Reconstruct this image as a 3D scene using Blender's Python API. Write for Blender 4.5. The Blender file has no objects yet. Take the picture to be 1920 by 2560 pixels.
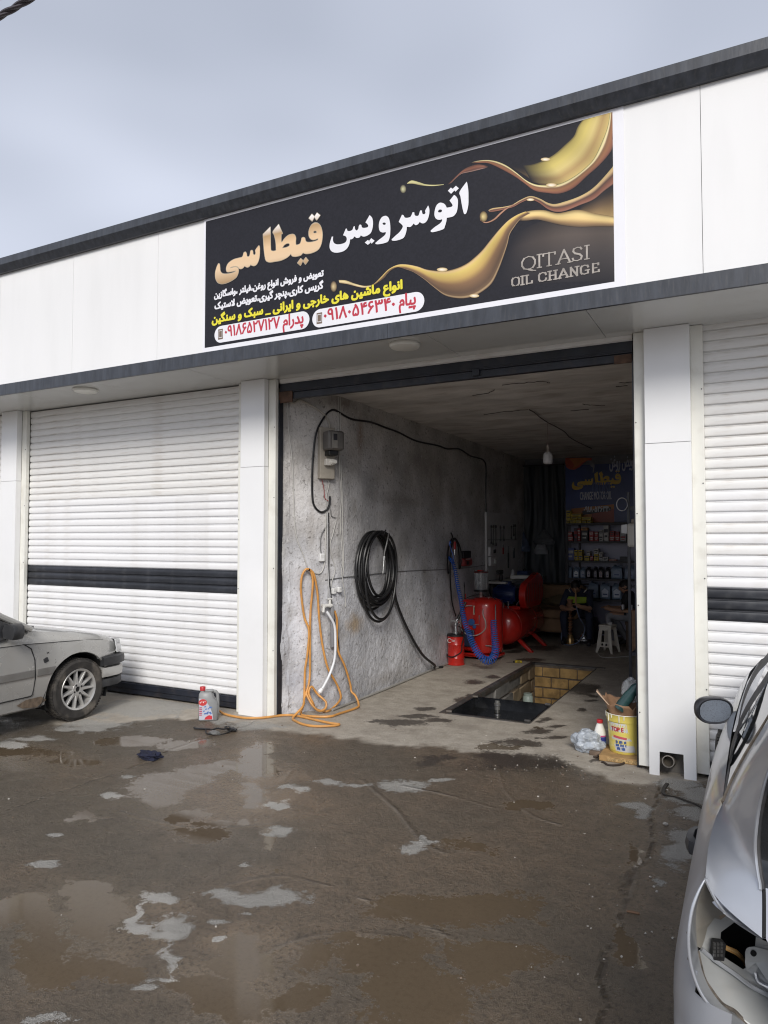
import bpy, bmesh, math, random
import numpy as np
from mathutils import Vector, Matrix, noise as mnoise
random.seed(7); rng = np.random.default_rng(7)
SC = bpy.context.scene; COL = SC.collection
PI = math.pi
# ---------------------------------------------------------------- camera
FPX, HOR, CAMH = 1770.0, 1347.0, 1.62          # focal length (pixels of the 1920x2560 photo), horizon row, eye height
TH = math.atan((HOR-1280)/FPX); PSI = math.radians(27.587)
cam = bpy.data.cameras.new('camera'); camo = bpy.data.objects.new('camera', cam); COL.objects.link(camo)
cam.sensor_fit = 'VERTICAL'; cam.sensor_height = 36; cam.lens = FPX/2560*36
cam.clip_start = .05; cam.clip_end = 2000
camo.location = (0, 0, CAMH); camo.rotation_euler = (PI/2+TH, 0, PSI); SC.camera = camo
# ---------------------------------------------------------------- sky and sun
SUN_DIR = Vector((.36, -.74, .54)).normalized()
w = bpy.data.worlds.new('World'); SC.world = w; w.use_nodes = True
nt = w.node_tree; N, Lk = nt.nodes, nt.links
bg = N['Background']; bg.inputs[1].default_value = .10
sky = N.new('ShaderNodeTexSky'); sky.sky_type = 'NISHITA'; sky.sun_disc = False
sky.sun_elevation = math.asin(SUN_DIR.z); sky.sun_rotation = math.atan2(SUN_DIR.x, SUN_DIR.y)
sky.dust_density = 2.0
tc = N.new('ShaderNodeTexCoord'); mp = N.new('ShaderNodeMapping'); mp.inputs['Scale'].default_value = (1, 1, 1.9)
mp.inputs['Location'].default_value = (.4, 2.6, 1.9)
Lk.new(tc.outputs['Generated'], mp.inputs[0])
nz = N.new('ShaderNodeTexNoise'); nz.inputs['Scale'].default_value = .85; nz.inputs['Detail'].default_value = 3.0
nz.inputs['Roughness'].default_value = .50; nz.inputs['Distortion'].default_value = .3
Lk.new(mp.outputs[0], nz.inputs['Vector'])
cr = N.new('ShaderNodeValToRGB'); cr.color_ramp.interpolation = 'EASE'
e = cr.color_ramp.elements; e[0].position = .30; e[0].color = (2.55, 2.76, 3.3, 1); e[1].position = .60; e[1].color = (4.75, 5.0, 5.75, 1)
Lk.new(nz.outputs['Fac'], cr.inputs[0])
mx = N.new('ShaderNodeMix'); mx.data_type = 'RGBA'; mx.inputs['Factor'].default_value = .94
Lk.new(sky.outputs[0], mx.inputs['A']); Lk.new(cr.outputs[0], mx.inputs['B']); Lk.new(mx.outputs['Result'], bg.inputs[0])
sl = bpy.data.lights.new('sun', 'SUN'); sl.energy = 1.5; sl.angle = math.radians(22); sl.color = (1, .955, .89)
so = bpy.data.objects.new('sun', sl); COL.objects.link(so); so.rotation_euler = SUN_DIR.to_track_quat('Z', 'Y').to_euler()
VS = SC.view_settings; VS.view_transform = 'Standard'; VS.look = 'None'; VS.exposure = .88; VS.gamma = 1; VS.use_curve_mapping = False
SC.render.engine = 'CYCLES'; SC.cycles.use_denoising = True; SC.cycles.max_bounces = 10; SC.cycles.diffuse_bounces = 6
SC.cycles.sample_clamp_indirect = 6; SC.cycles.filter_width = 1.15; SC.cycles.denoising_prefilter = 'ACCURATE'; SC.cycles.denoising_input_passes = 'RGB_ALBEDO_NORMAL'
# ---------------------------------------------------------------- measuring helpers (photo pixel -> point on a plane of the place)
cR = Vector((math.cos(PSI), math.sin(PSI), 0)); cF = Vector((-math.sin(PSI)*math.cos(TH), math.cos(PSI)*math.cos(TH), math.sin(TH)))
cU = cR.cross(cF); cC = Vector((0, 0, CAMH))
def ray(u, v): return cF + cR*((u-960)/FPX) - cU*((v-1280)/FPX)
def G(u, v, z=0.0): d = ray(u, v); return cC + d*((z-CAMH)/d.z)
def AY(u, v, y): d = ray(u, v); return cC + d*(y/d.y)
def AX(u, v, x): d = ray(u, v); return cC + d*(x/d.x)
def zm(x0, y0, s): return lambda x, y: (x0+x/s, y0+y/s)
# ---------------------------------------------------------------- materials
def mat(name, col, rough=.5, metal=0.0, var=.12, vs=6.0, bump=0.0, bs=60.0, spec=.5, coat=0.0, dirt=None, dam=.5, ds=3.0, stretch=None, emit=None, alpha=None, trans=0.0, rvar=0.0, col2=None):
    m = bpy.data.materials.new(name); m.use_nodes = True; nt = m.node_tree; N, L = nt.nodes, nt.links
    b = N['Principled BSDF']
    b.inputs['Roughness'].default_value = rough; b.inputs['Metallic'].default_value = metal
    b.inputs['Specular IOR Level'].default_value = spec
    if coat: b.inputs['Coat Weight'].default_value = coat; b.inputs['Coat Roughness'].default_value = .06
    if trans: b.inputs['Transmission Weight'].default_value = trans
    if emit: b.inputs['Emission Color'].default_value = (*emit[0], 1); b.inputs['Emission Strength'].default_value = emit[1]
    if alpha is not None: b.inputs['Alpha'].default_value = alpha
    tc = N.new('ShaderNodeTexCoord'); src = tc.outputs['Object']
    if stretch:
        mp = N.new('ShaderNodeMapping'); mp.inputs['Scale'].default_value = stretch; L.new(src, mp.inputs[0]); ssrc = mp.outputs[0]
    else: ssrc = src
    def noise(scale, detail=4, s=None):
        n = N.new('ShaderNodeTexNoise'); n.inputs['Scale'].default_value = scale; n.inputs['Detail'].default_value = detail
        L.new(s or src, n.inputs['Vector']); return n.outputs['Fac']
    lo = tuple(c*(1-var) for c in col); hi = tuple(min(1, c*(1+var)) for c in (col2 or col))
    r = N.new('ShaderNodeValToRGB'); r.color_ramp.elements[0].position = .35; r.color_ramp.elements[1].position = .65
    r.color_ramp.elements[0].color = (*lo, 1); r.color_ramp.elements[1].color = (*hi, 1)
    L.new(noise(vs, 5, ssrc), r.inputs[0]); out = r.outputs[0]
    if dirt:
        mx = N.new('ShaderNodeMix'); mx.data_type = 'RGBA'; mx.inputs['B'].default_value = (*dirt, 1)
        mr = N.new('ShaderNodeMapRange'); mr.inputs['From Min'].default_value = .52; mr.inputs['From Max'].default_value = .72
        mr.inputs['To Max'].default_value = dam; L.new(noise(ds, 8, ssrc), mr.inputs['Value'])
        L.new(mr.outputs[0], mx.inputs['Factor']); L.new(out, mx.inputs['A']); out = mx.outputs['Result']
    L.new(out, b.inputs['Base Color'])
    if rvar:
        mr = N.new('ShaderNodeMapRange'); mr.inputs['To Min'].default_value = max(0, rough-rvar); mr.inputs['To Max'].default_value = min(1, rough+rvar)
        L.new(noise(vs*1.7, 5, ssrc), mr.inputs['Value']); L.new(mr.outputs[0], b.inputs['Roughness'])
    if bump:
        bp = N.new('ShaderNodeBump'); bp.inputs['Strength'].default_value = min(1, bump); bp.inputs['Distance'].default_value = .004*max(1, bump)
        L.new(noise(bs, 6, ssrc), bp.inputs['Height']); L.new(bp.outputs[0], b.inputs['Normal'])
    return m
MC = {}
def flat(col, rough=.6, metal=0.0, var=.06, **k):        # one shared material per plain colour
    key = (tuple(col), rough, metal, tuple(sorted(k.items())))
    if key not in MC: MC[key] = mat('paint_%02d' % len(MC), col, rough, metal, var, **k)
    return MC[key]
# ---------------------------------------------------------------- mesh builder
class MB:
    def __init__(s): s.v = []; s.f = []; s.mi = []; s.m = Matrix(); s.cur = 0
    def _add(s, vs, fs):
        o = len(s.v); s.v += [s.m @ Vector(p) for p in vs]; s.f += [tuple(i+o for i in f) for f in fs]; s.mi += [s.cur]*len(fs); return s
    def box(s, a, b):
        x0, y0, z0 = [min(a[i], b[i]) for i in range(3)]; x1, y1, z1 = [max(a[i], b[i]) for i in range(3)]
        return s._add([(x0,y0,z0),(x1,y0,z0),(x1,y1,z0),(x0,y1,z0),(x0,y0,z1),(x1,y0,z1),(x1,y1,z1),(x0,y1,z1)],
                      [(0,3,2,1),(4,5,6,7),(0,1,5,4),(1,2,6,5),(2,3,7,6),(3,0,4,7)])
    def cbox(s, c, size, rot=None):
        h = [k/2 for k in size]; keep = s.m
        s.m = keep @ Matrix.Translation(c) @ (rot.to_4x4() if rot else Matrix()); s.box([-k for k in h], h); s.m = keep; return s
    def quad(s, a, b, c, d): return s._add([a, b, c, d], [(0, 1, 2, 3)])
    def loft(s, rings, closed=True, cap0=True, cap1=True):
        n = len(rings[0]); vs = [p for r in rings for p in r]; fs = []
        for i in range(len(rings)-1):
            for j in range(n if closed else n-1):
                k = (j+1) % n; fs.append((i*n+j, i*n+k, (i+1)*n+k, (i+1)*n+j))
        if cap0: fs.append(tuple(reversed(range(n))))
        if cap1: fs.append(tuple((len(rings)-1)*n+j for j in range(n)))
        return s._add(vs, fs)
    def cyl(s, a, b, r0, r1=None, n=14, cap=True):
        a, b = Vector(a), Vector(b); r1 = r0 if r1 is None else r1; d = (b-a).normalized()
        u = d.orthogonal().normalized(); w_ = d.cross(u)
        R = lambda c, r: [c + u*(r*math.cos(t)) + w_*(r*math.sin(t)) for t in [2*PI*k/n for k in range(n)]]
        return s.loft([R(a, r0), R(b, r1)], True, cap, cap)
    def lathe(s, prof, c=(0,0,0), n=20, axis='Z', sx=1, sy=1, cap=True):
        c = Vector(c); rings = []
        for r, h in prof:
            ring = []
            for k in range(n):
                t = 2*PI*k/n; x, y = r*math.cos(t)*sx, r*math.sin(t)*sy
                ring.append(c + (Vector((x, y, h)) if axis == 'Z' else Vector((h, x, y)) if axis == 'X' else Vector((y, h, x))))
            rings.append(ring)
        return s.loft(rings, True, cap, cap)
    def tube(s, pts, r, n=8, closed=False, rad=None):
        P = [Vector(p) for p in pts]; k = len(P); rings = []; u = None
        for i in range(k):
            a = P[(i-1) % k] if (closed or i > 0) else P[i]; b = P[(i+1) % k] if (closed or i < k-1) else P[i]
            d = (b-a); d = d.normalized() if d.length > 1e-9 else Vector((0,0,1))
            if u is None: u = d.orthogonal().normalized()
            u = (u - d*u.dot(d)); u = u.normalized() if u.length > 1e-6 else d.orthogonal().normalized()
            w_ = d.cross(u); rr = rad[i] if rad else r
            rings.append([P[i] + u*(rr*math.cos(t)) + w_*(rr*math.sin(t)) for t in [2*PI*j/n for j in range(n)]])
        if closed: rings.append(rings[0]); return s.loft(rings, True, False, False)
        return s.loft(rings)
    def prism(s, poly, d):                                  # poly: 3-D points of one flat outline, d: extrusion vector
        d = Vector(d); n = len(poly); return s._add([Vector(p) for p in poly]+[Vector(p)+d for p in poly],
            [tuple(reversed(range(n))), tuple(range(n, 2*n))]+[(j, (j+1) % n, n+(j+1) % n, n+j) for j in range(n)])
    def sphere(s, c, r, n=12, m=8):
        c = Vector(c); r = Vector((r, r, r)) if not hasattr(r, '__len__') else Vector(r)
        rings = [[c + Vector((r.x*math.sin(a)*math.cos(t), r.y*math.sin(a)*math.sin(t), r.z*math.cos(a))) for t in [2*PI*k/n for k in range(n)]]
                 for a in [max(.02, PI*i/m) if i < m else PI-.02 for i in range(m+1)]]
        return s.loft(list(reversed(rings)))
    def build(s, name, m, parent=None, smooth=False, bev=0, kind=None, ang=40, recalc=True, seg=2):
        me = bpy.data.meshes.new(name); me.from_pydata([tuple(p) for p in s.v], [], s.f)
        for k in (m if isinstance(m, (list, tuple)) else [m]): me.materials.append(k)
        if any(s.mi): me.polygons.foreach_set('material_index', s.mi)
        if recalc:
            bm = bmesh.new(); bm.from_mesh(me); bmesh.ops.recalc_face_normals(bm, faces=bm.faces); bm.to_mesh(me); bm.free()
        if smooth: me.polygons.foreach_set('use_smooth', [True]*len(me.polygons)); me.set_sharp_from_angle(angle=math.radians(ang))
        return put(name, me, parent, kind, bev, seg)
def put(name, me, parent=None, kind=None, bev=0, seg=2):
    o = bpy.data.objects.new(name, me); COL.objects.link(o)
    if parent: o.parent = parent
    if kind: o['kind'] = kind
    if bev:
        b = o.modifiers.new('bevel', 'BEVEL'); b.width = bev; b.segments = seg; b.limit_method = 'ANGLE'; b.angle_limit = math.radians(35); b.harden_normals = False
        if not me.polygons[0].use_smooth: me.polygons.foreach_set('use_smooth', [True]*len(me.polygons)); me.set_sharp_from_angle(angle=math.radians(50))
    return o
def tag(o, label, cat, group=None, kind=None):
    o['label'] = label; o['category'] = cat
    if group: o['group'] = group
    if kind: o['kind'] = kind
    return o
def thing(name, label, cat, loc=(0,0,0), rz=0, group=None):
    o = bpy.data.objects.new(name, None); COL.objects.link(o); o.location = loc; o.rotation_euler = (0, 0, rz); o.empty_display_size = .05
    return tag(o, label, cat, group)
def dup(o, parent=None, loc=None, label=None, rz=None):
    c = o.copy(); COL.objects.link(c)
    if parent: c.parent = parent
    if loc is not None: c.location = loc
    if rz is not None: c.rotation_euler = (0, 0, rz)
    if label: c['label'] = label
    for ch in list(o.children): dup(ch, c)
    return c
def spline(pts, n=8, closed=False):                        # Catmull-Rom through the points
    P = [Vector(p) for p in pts]; k = len(P); out = []
    for i in range(k if closed else k-1):
        g = lambda j: P[j % k] if closed else P[min(max(j, 0), k-1)]
        a, b, c, d = g(i-1), g(i), g(i+1), g(i+2)
        for t in [j/n for j in range(n)]:
            out.append(.5*((2*b)+(c-a)*t+(2*a-5*b+4*c-d)*t*t+(3*b-a-3*c+d)*t**3))
    if not closed: out.append(P[-1])
    return out
def interp(x, xs, ys): return float(np.interp(x, xs, ys))
# ================================================================ GROUND
GX0, GX1, GY0, GY1, GS = -6.6, .9, .9, 5.34, .016
def fractal(X, Y, s, seed, oct=4):
    out = np.zeros(X.shape); amp = 1; tot = 0
    for o in range(oct):                                    # value noise
        k = s*2**o; xi = np.floor(X*k).astype(int); yi = np.floor(Y*k).astype(int); fx = X*k-xi; fy = Y*k-yi
        fx = fx*fx*(3-2*fx); fy = fy*fy*(3-2*fy)
        def h(a, b):
            n = (a*374761393 + b*668265263 + (seed+o)*982451653) & 0x7fffffff
            n = ((n ^ (n >> 13))*1274126177) & 0x7fffffff
            return ((n ^ (n >> 16)) & 0xffff)/65535.0
        out += amp*((h(xi,yi)*(1-fx)+h(xi+1,yi)*fx)*(1-fy)+(h(xi,yi+1)*(1-fx)+h(xi+1,yi+1)*fx)*fy); tot += amp; amp *= .55
    return out/tot
def fields(X, Y, els, warp=.10):                                     # soft "how far inside" value of a set of pixel ellipses (u, v, du, dv)
    out = np.full(X.shape, -1.0)
    X, Y = X+warp*(fractal(X, Y, 4.2, 21, 4)-.5)*2+warp*.35*(fractal(X, Y, 15, 31, 3)-.5)*2, Y+warp*(fractal(X, Y, 4.2, 77, 4)-.5)*2+warp*.35*(fractal(X, Y, 15, 41, 3)-.5)*2
    for (u, v, du, dv) in els:
        c = G(u, v); a = G(u+du, v)-c; b = G(u, v+dv)-c
        M = np.linalg.inv(np.array([[a.x, b.x], [a.y, b.y]]))
        dx, dy = X-c.x, Y-c.y
        out = np.maximum(out, 1-np.hypot(M[0,0]*dx+M[0,1]*dy, M[1,0]*dx+M[1,1]*dy))
    return out
PUD = [(500,1925,70,22),(415,1960,105,40),(385,2000,70,22),(470,2042,34,13),(650,1905,52,52),(640,1985,48,34),(560,1912,60,16),(668,2100,34,40),(610,2060,30,16),
       (500,2090,90,24),(212,2042,42,14),(540,2062,46,12),(250,2290,80,62),(215,2240,60,30),(60,2285,85,60),(110,2380,110,44),(590,2395,100,42),(520,2470,150,44),(700,2180,26,10),
       (230,2430,120,40),(950,2390,170,70),(1150,2270,190,50),(1010,2480,150,60),(1250,2420,110,60),(1180,2120,90,22),(880,2330,70,22),(1330,2010,70,16),(60,1880,120,16),(330,1850,90,14),(480,1862,70,10),(1240,1870,70,6),
       (540,2510,90,30),(760,2480,80,36),(1340,1820,12,4),(200,1905,90,12),(1560,2350,40,70),(1600,2130,20,40)]
DRY = [(330,1770,150,24),(430,1760,110,16),(250,1812,90,12),(210,1822,80,8),(90,1848,60,6),(30,1862,40,8),(640,1815,80,12),(560,1800,60,9),
       (345,2275,10,40),(395,2245,52,13),(350,2315,26,20),(560,2235,55,14),(650,2245,95,20),(690,2235,60,16),(450,2310,70,26),(420,2330,60,16),(555,2305,30,9),(610,2290,24,6),(425,2400,26,44),(395,2455,50,9),(345,2480,40,10),(430,2385,40,20),(540,2355,12,7),
       (735,1970,30,12),(820,1955,40,8),(690,2010,42,9),(700,2075,28,18),(668,2085,24,5),(280,1990,30,8),(330,1938,30,7),(150,2085,26,6),(130,2155,34,9),(620,2160,18,5),(120,2540,55,16),(1050,2100,12,14),(1030,2122,26,10),(1060,2110,30,5),
       (1580,2010,46,9),(1612,2030,24,22),(1700,1960,60,14),(1740,1990,60,20),(1735,2030,46,22),(1700,2130,56,40),(1720,2090,50,20),(1650,2210,12,10),(985,1962,60,14),(1100,1948,26,4),(880,1962,60,6)]
OIL = [(1450,1722,46,14),(1180,1705,26,7),(1225,1692,20,5),(1195,1742,26,8),(1160,1748,30,6),(1090,1800,34,7),(1020,1806,60,9),(960,1803,40,4),(1050,1790,50,5),(1340,1828,38,10),(1380,1846,34,6),(1400,1816,30,5),(1300,1860,60,10),(1366,1800,18,6),
       (1480,1752,16,4),(1456,1776,14,4),(1482,1740,12,4),(1300,1905,120,26),(1240,1890,60,14),(1090,1905,40,12),(1360,1620,40,8),(1330,1650,30,5),(1126,1895,14,5),(1280,1628,22,4),(1420,1690,14,3),(1062,1770,22,5),(1500,1900,20,5)]
WET = [(500,2000,330,150),(650,1960,120,170),(200,2290,330,140),(560,2430,260,140),(60,1900,300,60)]
EDX = [-30,-6.6,-5.9,-5.4,-5.1,-4.75,-4.4,-4.0,-3.6,-3.3,-2.9,-2.5,-2.1,-1.7,-1.3,-.95,-.7,-.4,0,.9,30]
EDY = [4.3,4.3,4.2,4.2,4.33,4.75,5.0,5.0,4.93,4.98,5.02,5.05,5.14,5.2,5.16,5.05,4.95,5.2,5.3,5.3,5.3]
JOINTS = [-7.45, -3.97, -.54, 2.95]
def ground_attrs(me, X, Y):
    n1 = fractal(X, Y, 3.1, 11, 5); n2 = fractal(X, Y, 9, 5, 4); n3 = fractal(X, Y, 1.1, 3, 4)
    edge = np.interp(X, EDX, EDY) + (n2-.5)*.22 + (n1-.5)*.16
    floor = np.clip((Y-edge)/.10+.5, 0, 1)
    inside = np.clip((Y-5.2)/.3, 0, 1)
    dry = fields(X, Y, DRY, .07)*1.2 + (n2-.5)*1.9 + (n1-.5)*.6 - .04
    arc = np.zeros(X.shape)
    for a_ in ARCS:
        pts = spline([G(*p) for p in a_], 6)
        for p, q in zip(pts[:-1], pts[1:]):
            dx, dy = q.x-p.x, q.y-p.y; t = np.clip(((X-p.x)*dx+(Y-p.y)*dy)/(dx*dx+dy*dy+1e-9), 0, 1); arc = np.maximum(arc, np.clip(1-np.hypot(X-p.x-t*dx, Y-p.y-t*dy)/.020, 0, 1))
    arc *= n1
    pud = fields(X, Y, PUD, .12)*1.1 + (n1-.5)*1.2 + (n2-.5)*.9 - .03
    oil = fields(X, Y, OIL)*1.2 + (n2-.5)*1.0 + (n1-.5)*.3
    wet = np.clip(fields(X, Y, WET, .25)*1.6 + (n1-.5)*1.6 + (n3-.5)*.8 + .05, 0, 1)*(1-floor)
    jx = np.min([np.abs(X-j+(n1-.5)*.16+(n2-.5)*.05) for j in JOINTS], axis=0)
    joint = np.clip(1-jx/.011, 0, 1)*(Y < 5.15)
    for nm, a in (('dry', dry), ('pud', pud), ('oil', oil), ('flr', floor), ('brn', n3), ('wet', wet), ('arc', arc), ('joint', joint)):
        at = me.attributes.new(nm, 'FLOAT', 'POINT'); at.data.foreach_set('value', a.astype(np.float32).ravel())
    return joint, pud
def grid_mesh(name, xs, ys, keep=None, z=None):
    X, Y = np.meshgrid(xs, ys); nx, ny = len(xs), len(ys)
    Z = np.zeros(X.shape) if z is None else z(X, Y)
    me = bpy.data.meshes.new(name); idx = np.arange(nx*ny).reshape(ny, nx)
    q = np.stack([idx[:-1,:-1], idx[:-1,1:], idx[1:,1:], idx[1:,:-1]], -1).reshape(-1, 4)
    if keep is not None:
        cx = (X[:-1,:-1]+X[1:,1:])/2; cy = (Y[:-1,:-1]+Y[1:,1:])/2; q = q[keep(cx, cy).ravel()]
    me.from_pydata(np.stack([X, Y, Z], -1).reshape(-1, 3).tolist(), [], q.tolist())
    me.polygons.foreach_set('use_smooth', [True]*len(me.polygons))
    return me, X, Y
ARCS = [[(905,1950),(985,2020),(1020,2062),(1062,2110),(1120,2135)], [(560,2215),(700,2190),(820,2215)], [(900,2245),(1010,2285),(1125,2345)], [(1245,1915),(1262,1975),(1325,2035),(1400,2062)], [(1010,1965),(1130,1990),(1235,2020)], [(600,1985),(690,1965),(730,1925)], [(300,2030),(480,2070),(690,2060)], [(820,2330),(930,2335),(1040,2350)], [(1590,2110),(1588,2190),(1560,2280)], [(640,2400),(760,2345),(900,2330)]]
def ground_material():
    m = bpy.data.materials.new('wet_concrete_ground'); m.use_nodes = True; nt = m.node_tree; N, L = nt.nodes, nt.links; b = N['Principled BSDF']
    geo = N.new('ShaderNodeNewGeometry'); pos = geo.outputs['Position']
    def noise(s, d=5, r=.55):
        n = N.new('ShaderNodeTexNoise'); n.inputs['Scale'].default_value = s; n.inputs['Detail'].default_value = d; n.inputs['Roughness'].default_value = r; L.new(pos, n.inputs['Vector']); return n.outputs['Fac']
    def att(n): a = N.new('ShaderNodeAttribute'); a.attribute_name = n; return a.outputs['Fac']
    def mr(v, a, c, lo=0, hi=1):
        k = N.new('ShaderNodeMapRange'); k.inputs['From Min'].default_value = a; k.inputs['From Max'].default_value = c; k.inputs['To Min'].default_value = lo; k.inputs['To Max'].default_value = hi; L.new(v, k.inputs['Value']); return k.outputs[0]
    def op(o, a, c):
        k = N.new('ShaderNodeMath'); k.operation = o
        for i, q in enumerate((a, c)):
            if isinstance(q, (int, float)): k.inputs[i].default_value = q
            else: L.new(q, k.inputs[i])
        return k.outputs[0]
    def mix(f, a, c):
        k = N.new('ShaderNodeMix'); k.data_type = 'RGBA'
        for nm, q in (('Factor', f), ('A', a), ('B', c)):
            if isinstance(q, tuple): k.inputs[nm].default_value = (*q, 1)
            elif isinstance(q, (int, float)): k.inputs[nm].default_value = q
            else: L.new(q, k.inputs[nm])
        return k.outputs['Result']
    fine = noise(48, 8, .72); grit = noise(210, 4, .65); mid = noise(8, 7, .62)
    fj = op('SUBTRACT', noise(34, 6, .65), .5); fj2 = op('ADD', op('MULTIPLY', fj, 2.0), op('ADD', op('MULTIPLY', op('SUBTRACT', grit, .5), 1.8), op('MULTIPLY', op('SUBTRACT', fine, .5), 1.5)))
    # base film of mud and water over concrete
    base = mix(mr(att('brn'), .38, .62), (.122, .096, .065), (.168, .121, .077))
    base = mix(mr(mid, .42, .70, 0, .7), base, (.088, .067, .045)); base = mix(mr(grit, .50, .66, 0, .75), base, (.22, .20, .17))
    base = mix(mr(fine, .50, .62, 0, .8), base, (.052, .039, .026))  # pale grit, dark flecks: pit dirt plus bump shading painted into the colour
    flc = mix(mr(mid, .36, .66), (.36, .32, .265), (.46, .415, .35)); flc = mix(mr(noise(3, 5), .5, .75, 0, .7), flc, (.24, .208, .17)); flc = mix(mr(fine, .5, .75, 0, .5), flc, (.2, .18, .155))
    base = mix(mr(op('ADD', att('arc'), op('MULTIPLY', fj, .5)), .2, .6, 0, .5), base, (.22, .195, .165)); base = mix(att('flr'), base, flc)
    D = mr(op('ADD', att('dry'), fj2), .04, .22); dcol = mix(mr(grit, .42, .6), (.20, .19, .17), (.50, .48, .44))
    base = mix(D, base, dcol)
    O = mr(op('ADD', att('oil'), fj2), .0, .22, 0, .85); base = mix(O, base, (.045, .036, .028))
    P = mr(op('ADD', att('pud'), op('ADD', op('MULTIPLY', fj, 1.3), op('MULTIPLY', op('SUBTRACT', fine, .5), 1.6))), .02, .12); P = op('MULTIPLY', P, op('SUBTRACT', 1.0, D))
    base = mix(op('MULTIPLY', P, .8), base, (.094, .069, .044))
    J = att('joint'); base = mix(op('MULTIPLY', J, .4), base, (.03, .026, .022))
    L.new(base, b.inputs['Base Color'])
    r = mr(mid, .35, .7, .26, .46); 
    def lerp(f, a, c): return op('ADD', op('MULTIPLY', a, op('SUBTRACT', 1.0, f)), op('MULTIPLY', f, c))
    r = lerp(att('wet'), r, .15); r = lerp(att('flr'), r, .72); r = lerp(D, r, .85); r = lerp(O, r, .33); r = lerp(P, r, .012); L.new(r, b.inputs['Roughness'])
    b.inputs['Specular IOR Level'].default_value = .40
    h = op('ADD', op('MULTIPLY', fine, .9), op('MULTIPLY', grit, .55)); h = op('ADD', h, op('MULTIPLY', mid, 1.6)); h = op('ADD', h, op('MULTIPLY', D, .5)); h = op('ADD', h, op('MULTIPLY', att('arc'), 2.0)); h = op('SUBTRACT', h, op('MULTIPLY', J, 1.8))
    bp = N.new('ShaderNodeBump'); bp.inputs['Distance'].default_value = .024
    st = op('MULTIPLY', op('SUBTRACT', 1.0, op('MULTIPLY', P, .985)), op('SUBTRACT', .90, op('ADD', op('MULTIPLY', att('flr'), .35), op('MULTIPLY', att('wet'), .52)))); L.new(st, bp.inputs['Strength'])
    L.new(h, bp.inputs['Height']); L.new(bp.outputs[0], b.inputs['Normal'])
    return m
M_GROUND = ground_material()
def finish(me, X, Y, name):
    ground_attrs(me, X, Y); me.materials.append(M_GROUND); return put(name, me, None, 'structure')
xs = np.arange(GX0, GX1+1e-6, GS); ys = np.arange(GY0, GY1+1e-6, GS); GX1, GY1 = xs[-1], ys[-1]
me, X, Y = grid_mesh('yard_ground', xs, ys, z=lambda X, Y: -.004*np.clip(1-np.min([np.abs(X-j+(fractal(X,Y,3.1,11,5)-.5)*.16) for j in JOINTS], axis=0)/.016, 0, 1)*(Y < 5.1)*(Y > 1.0)*(X < .8))
finish(me, X, Y, 'yard_ground')
fx = np.concatenate([[-300,-120,-50,-22,-12,-8], xs[[0,-1]], [3,8,20,50,120,300]]); fy = np.concatenate([[-300,-120,-40,-12,-3], ys[[0,-1]]])
me, X, Y = grid_mesh('outer_ground', fx, fy, keep=lambda x, y: ~((x > GX0) & (x < GX1) & (y > GY0) & (y < GY1))); finish(me, X, Y, 'outer_ground')
# garage floor with the hole of the service pit
PX0, PX1, PY0, PY1 = -2.575, -1.775, 6.17, 9.17
hx = np.unique(np.round(np.concatenate([np.arange(-4.0, -.60, .03), [PX0, PX1, -.60]]), 4)); hy = np.unique(np.round(np.concatenate([[GY1], np.arange(GY1+.03, 12.4, .03), [PY0, PY1, 12.4]]), 4))
me, X, Y = grid_mesh('garage_floor', hx, hy, keep=lambda x, y: ~((x > PX0) & (x < PX1) & (y > PY0) & (y < PY1))); finish(me, X, Y, 'garage_floor')
me, X, Y = grid_mesh('floor_under_neighbours', np.array([-14.,-4.0]), np.array([GY1, 12.4])); finish(me, X, Y, 'neighbour_floor')
me, X, Y = grid_mesh('floor_under_neighbours', np.array([-.60, 5.]), np.array([GY1, 12.4])); finish(me, X, Y, 'neighbour_floor')
# crumbs of concrete and grit lying about
cb = MB()
for k in range(300):
    if k < 110: x, y = random.gauss(-.55, .22), random.uniform(2.0, 5.1)
    elif k < 200: x, y = random.gauss(-1.3, .5), random.gauss(5.0, .25)
    else: x, y = random.uniform(-5.5, .1), random.uniform(1.4, 5.2)
    s_ = random.choice([.002,.003,.003,.004,.006]) * (1.6 if k % 37 == 0 else 1)
    cb.cur = 0 if random.random() < .55 else 1
    cb.cbox((x, y, s_*.35), (s_*random.uniform(1,2.2), s_*random.uniform(1,2), s_*.9), Matrix.Rotation(random.uniform(0,3), 3, 'Z') @ Matrix.Rotation(random.uniform(-.5,.5), 3, 'X'))
o = cb.build('concrete_crumbs', [flat((.40,.38,.34), .9), flat((.16,.12,.09), .9)], kind='stuff'); o['label'] = 'small pale crumbs of concrete and grit strewn over the wet yard'; o['category'] = 'crumbs'
# ================================================================ SHOP BUILDING
M_PANEL = mat('white_composite_panel', (.82,.82,.815), .24, 0, .015, 1.2, coat=.15, bump=.35, bs=1.1, dirt=(.62,.62,.60), dam=.10, ds=2.2, stretch=(3,3,.5), rvar=.06)
M_PILLAR = mat('pillar_composite_panel', (.82,.825,.83), .24, 0, .02, 1.5, coat=.15, bump=.3, bs=1.3, dirt=(.55,.55,.52), dam=.12, ds=3, rvar=.06)
M_POST = mat('cream_painted_post', (.76,.755,.70), .38, 0, .03, 4, dirt=(.42,.38,.31), dam=.30, ds=7)
M_ANTH = mat('anthracite_trim', (.040,.045,.056), .40, 0, .25, 3, dirt=(.12,.115,.11), dam=.22, ds=9, stretch=(7,7,1.2), rvar=.1, bump=.1, bs=14)
M_SOFFIT = mat('soffit_panel', (.60,.605,.59), .16, 0, .03, 2, coat=.3, rvar=.05)
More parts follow.
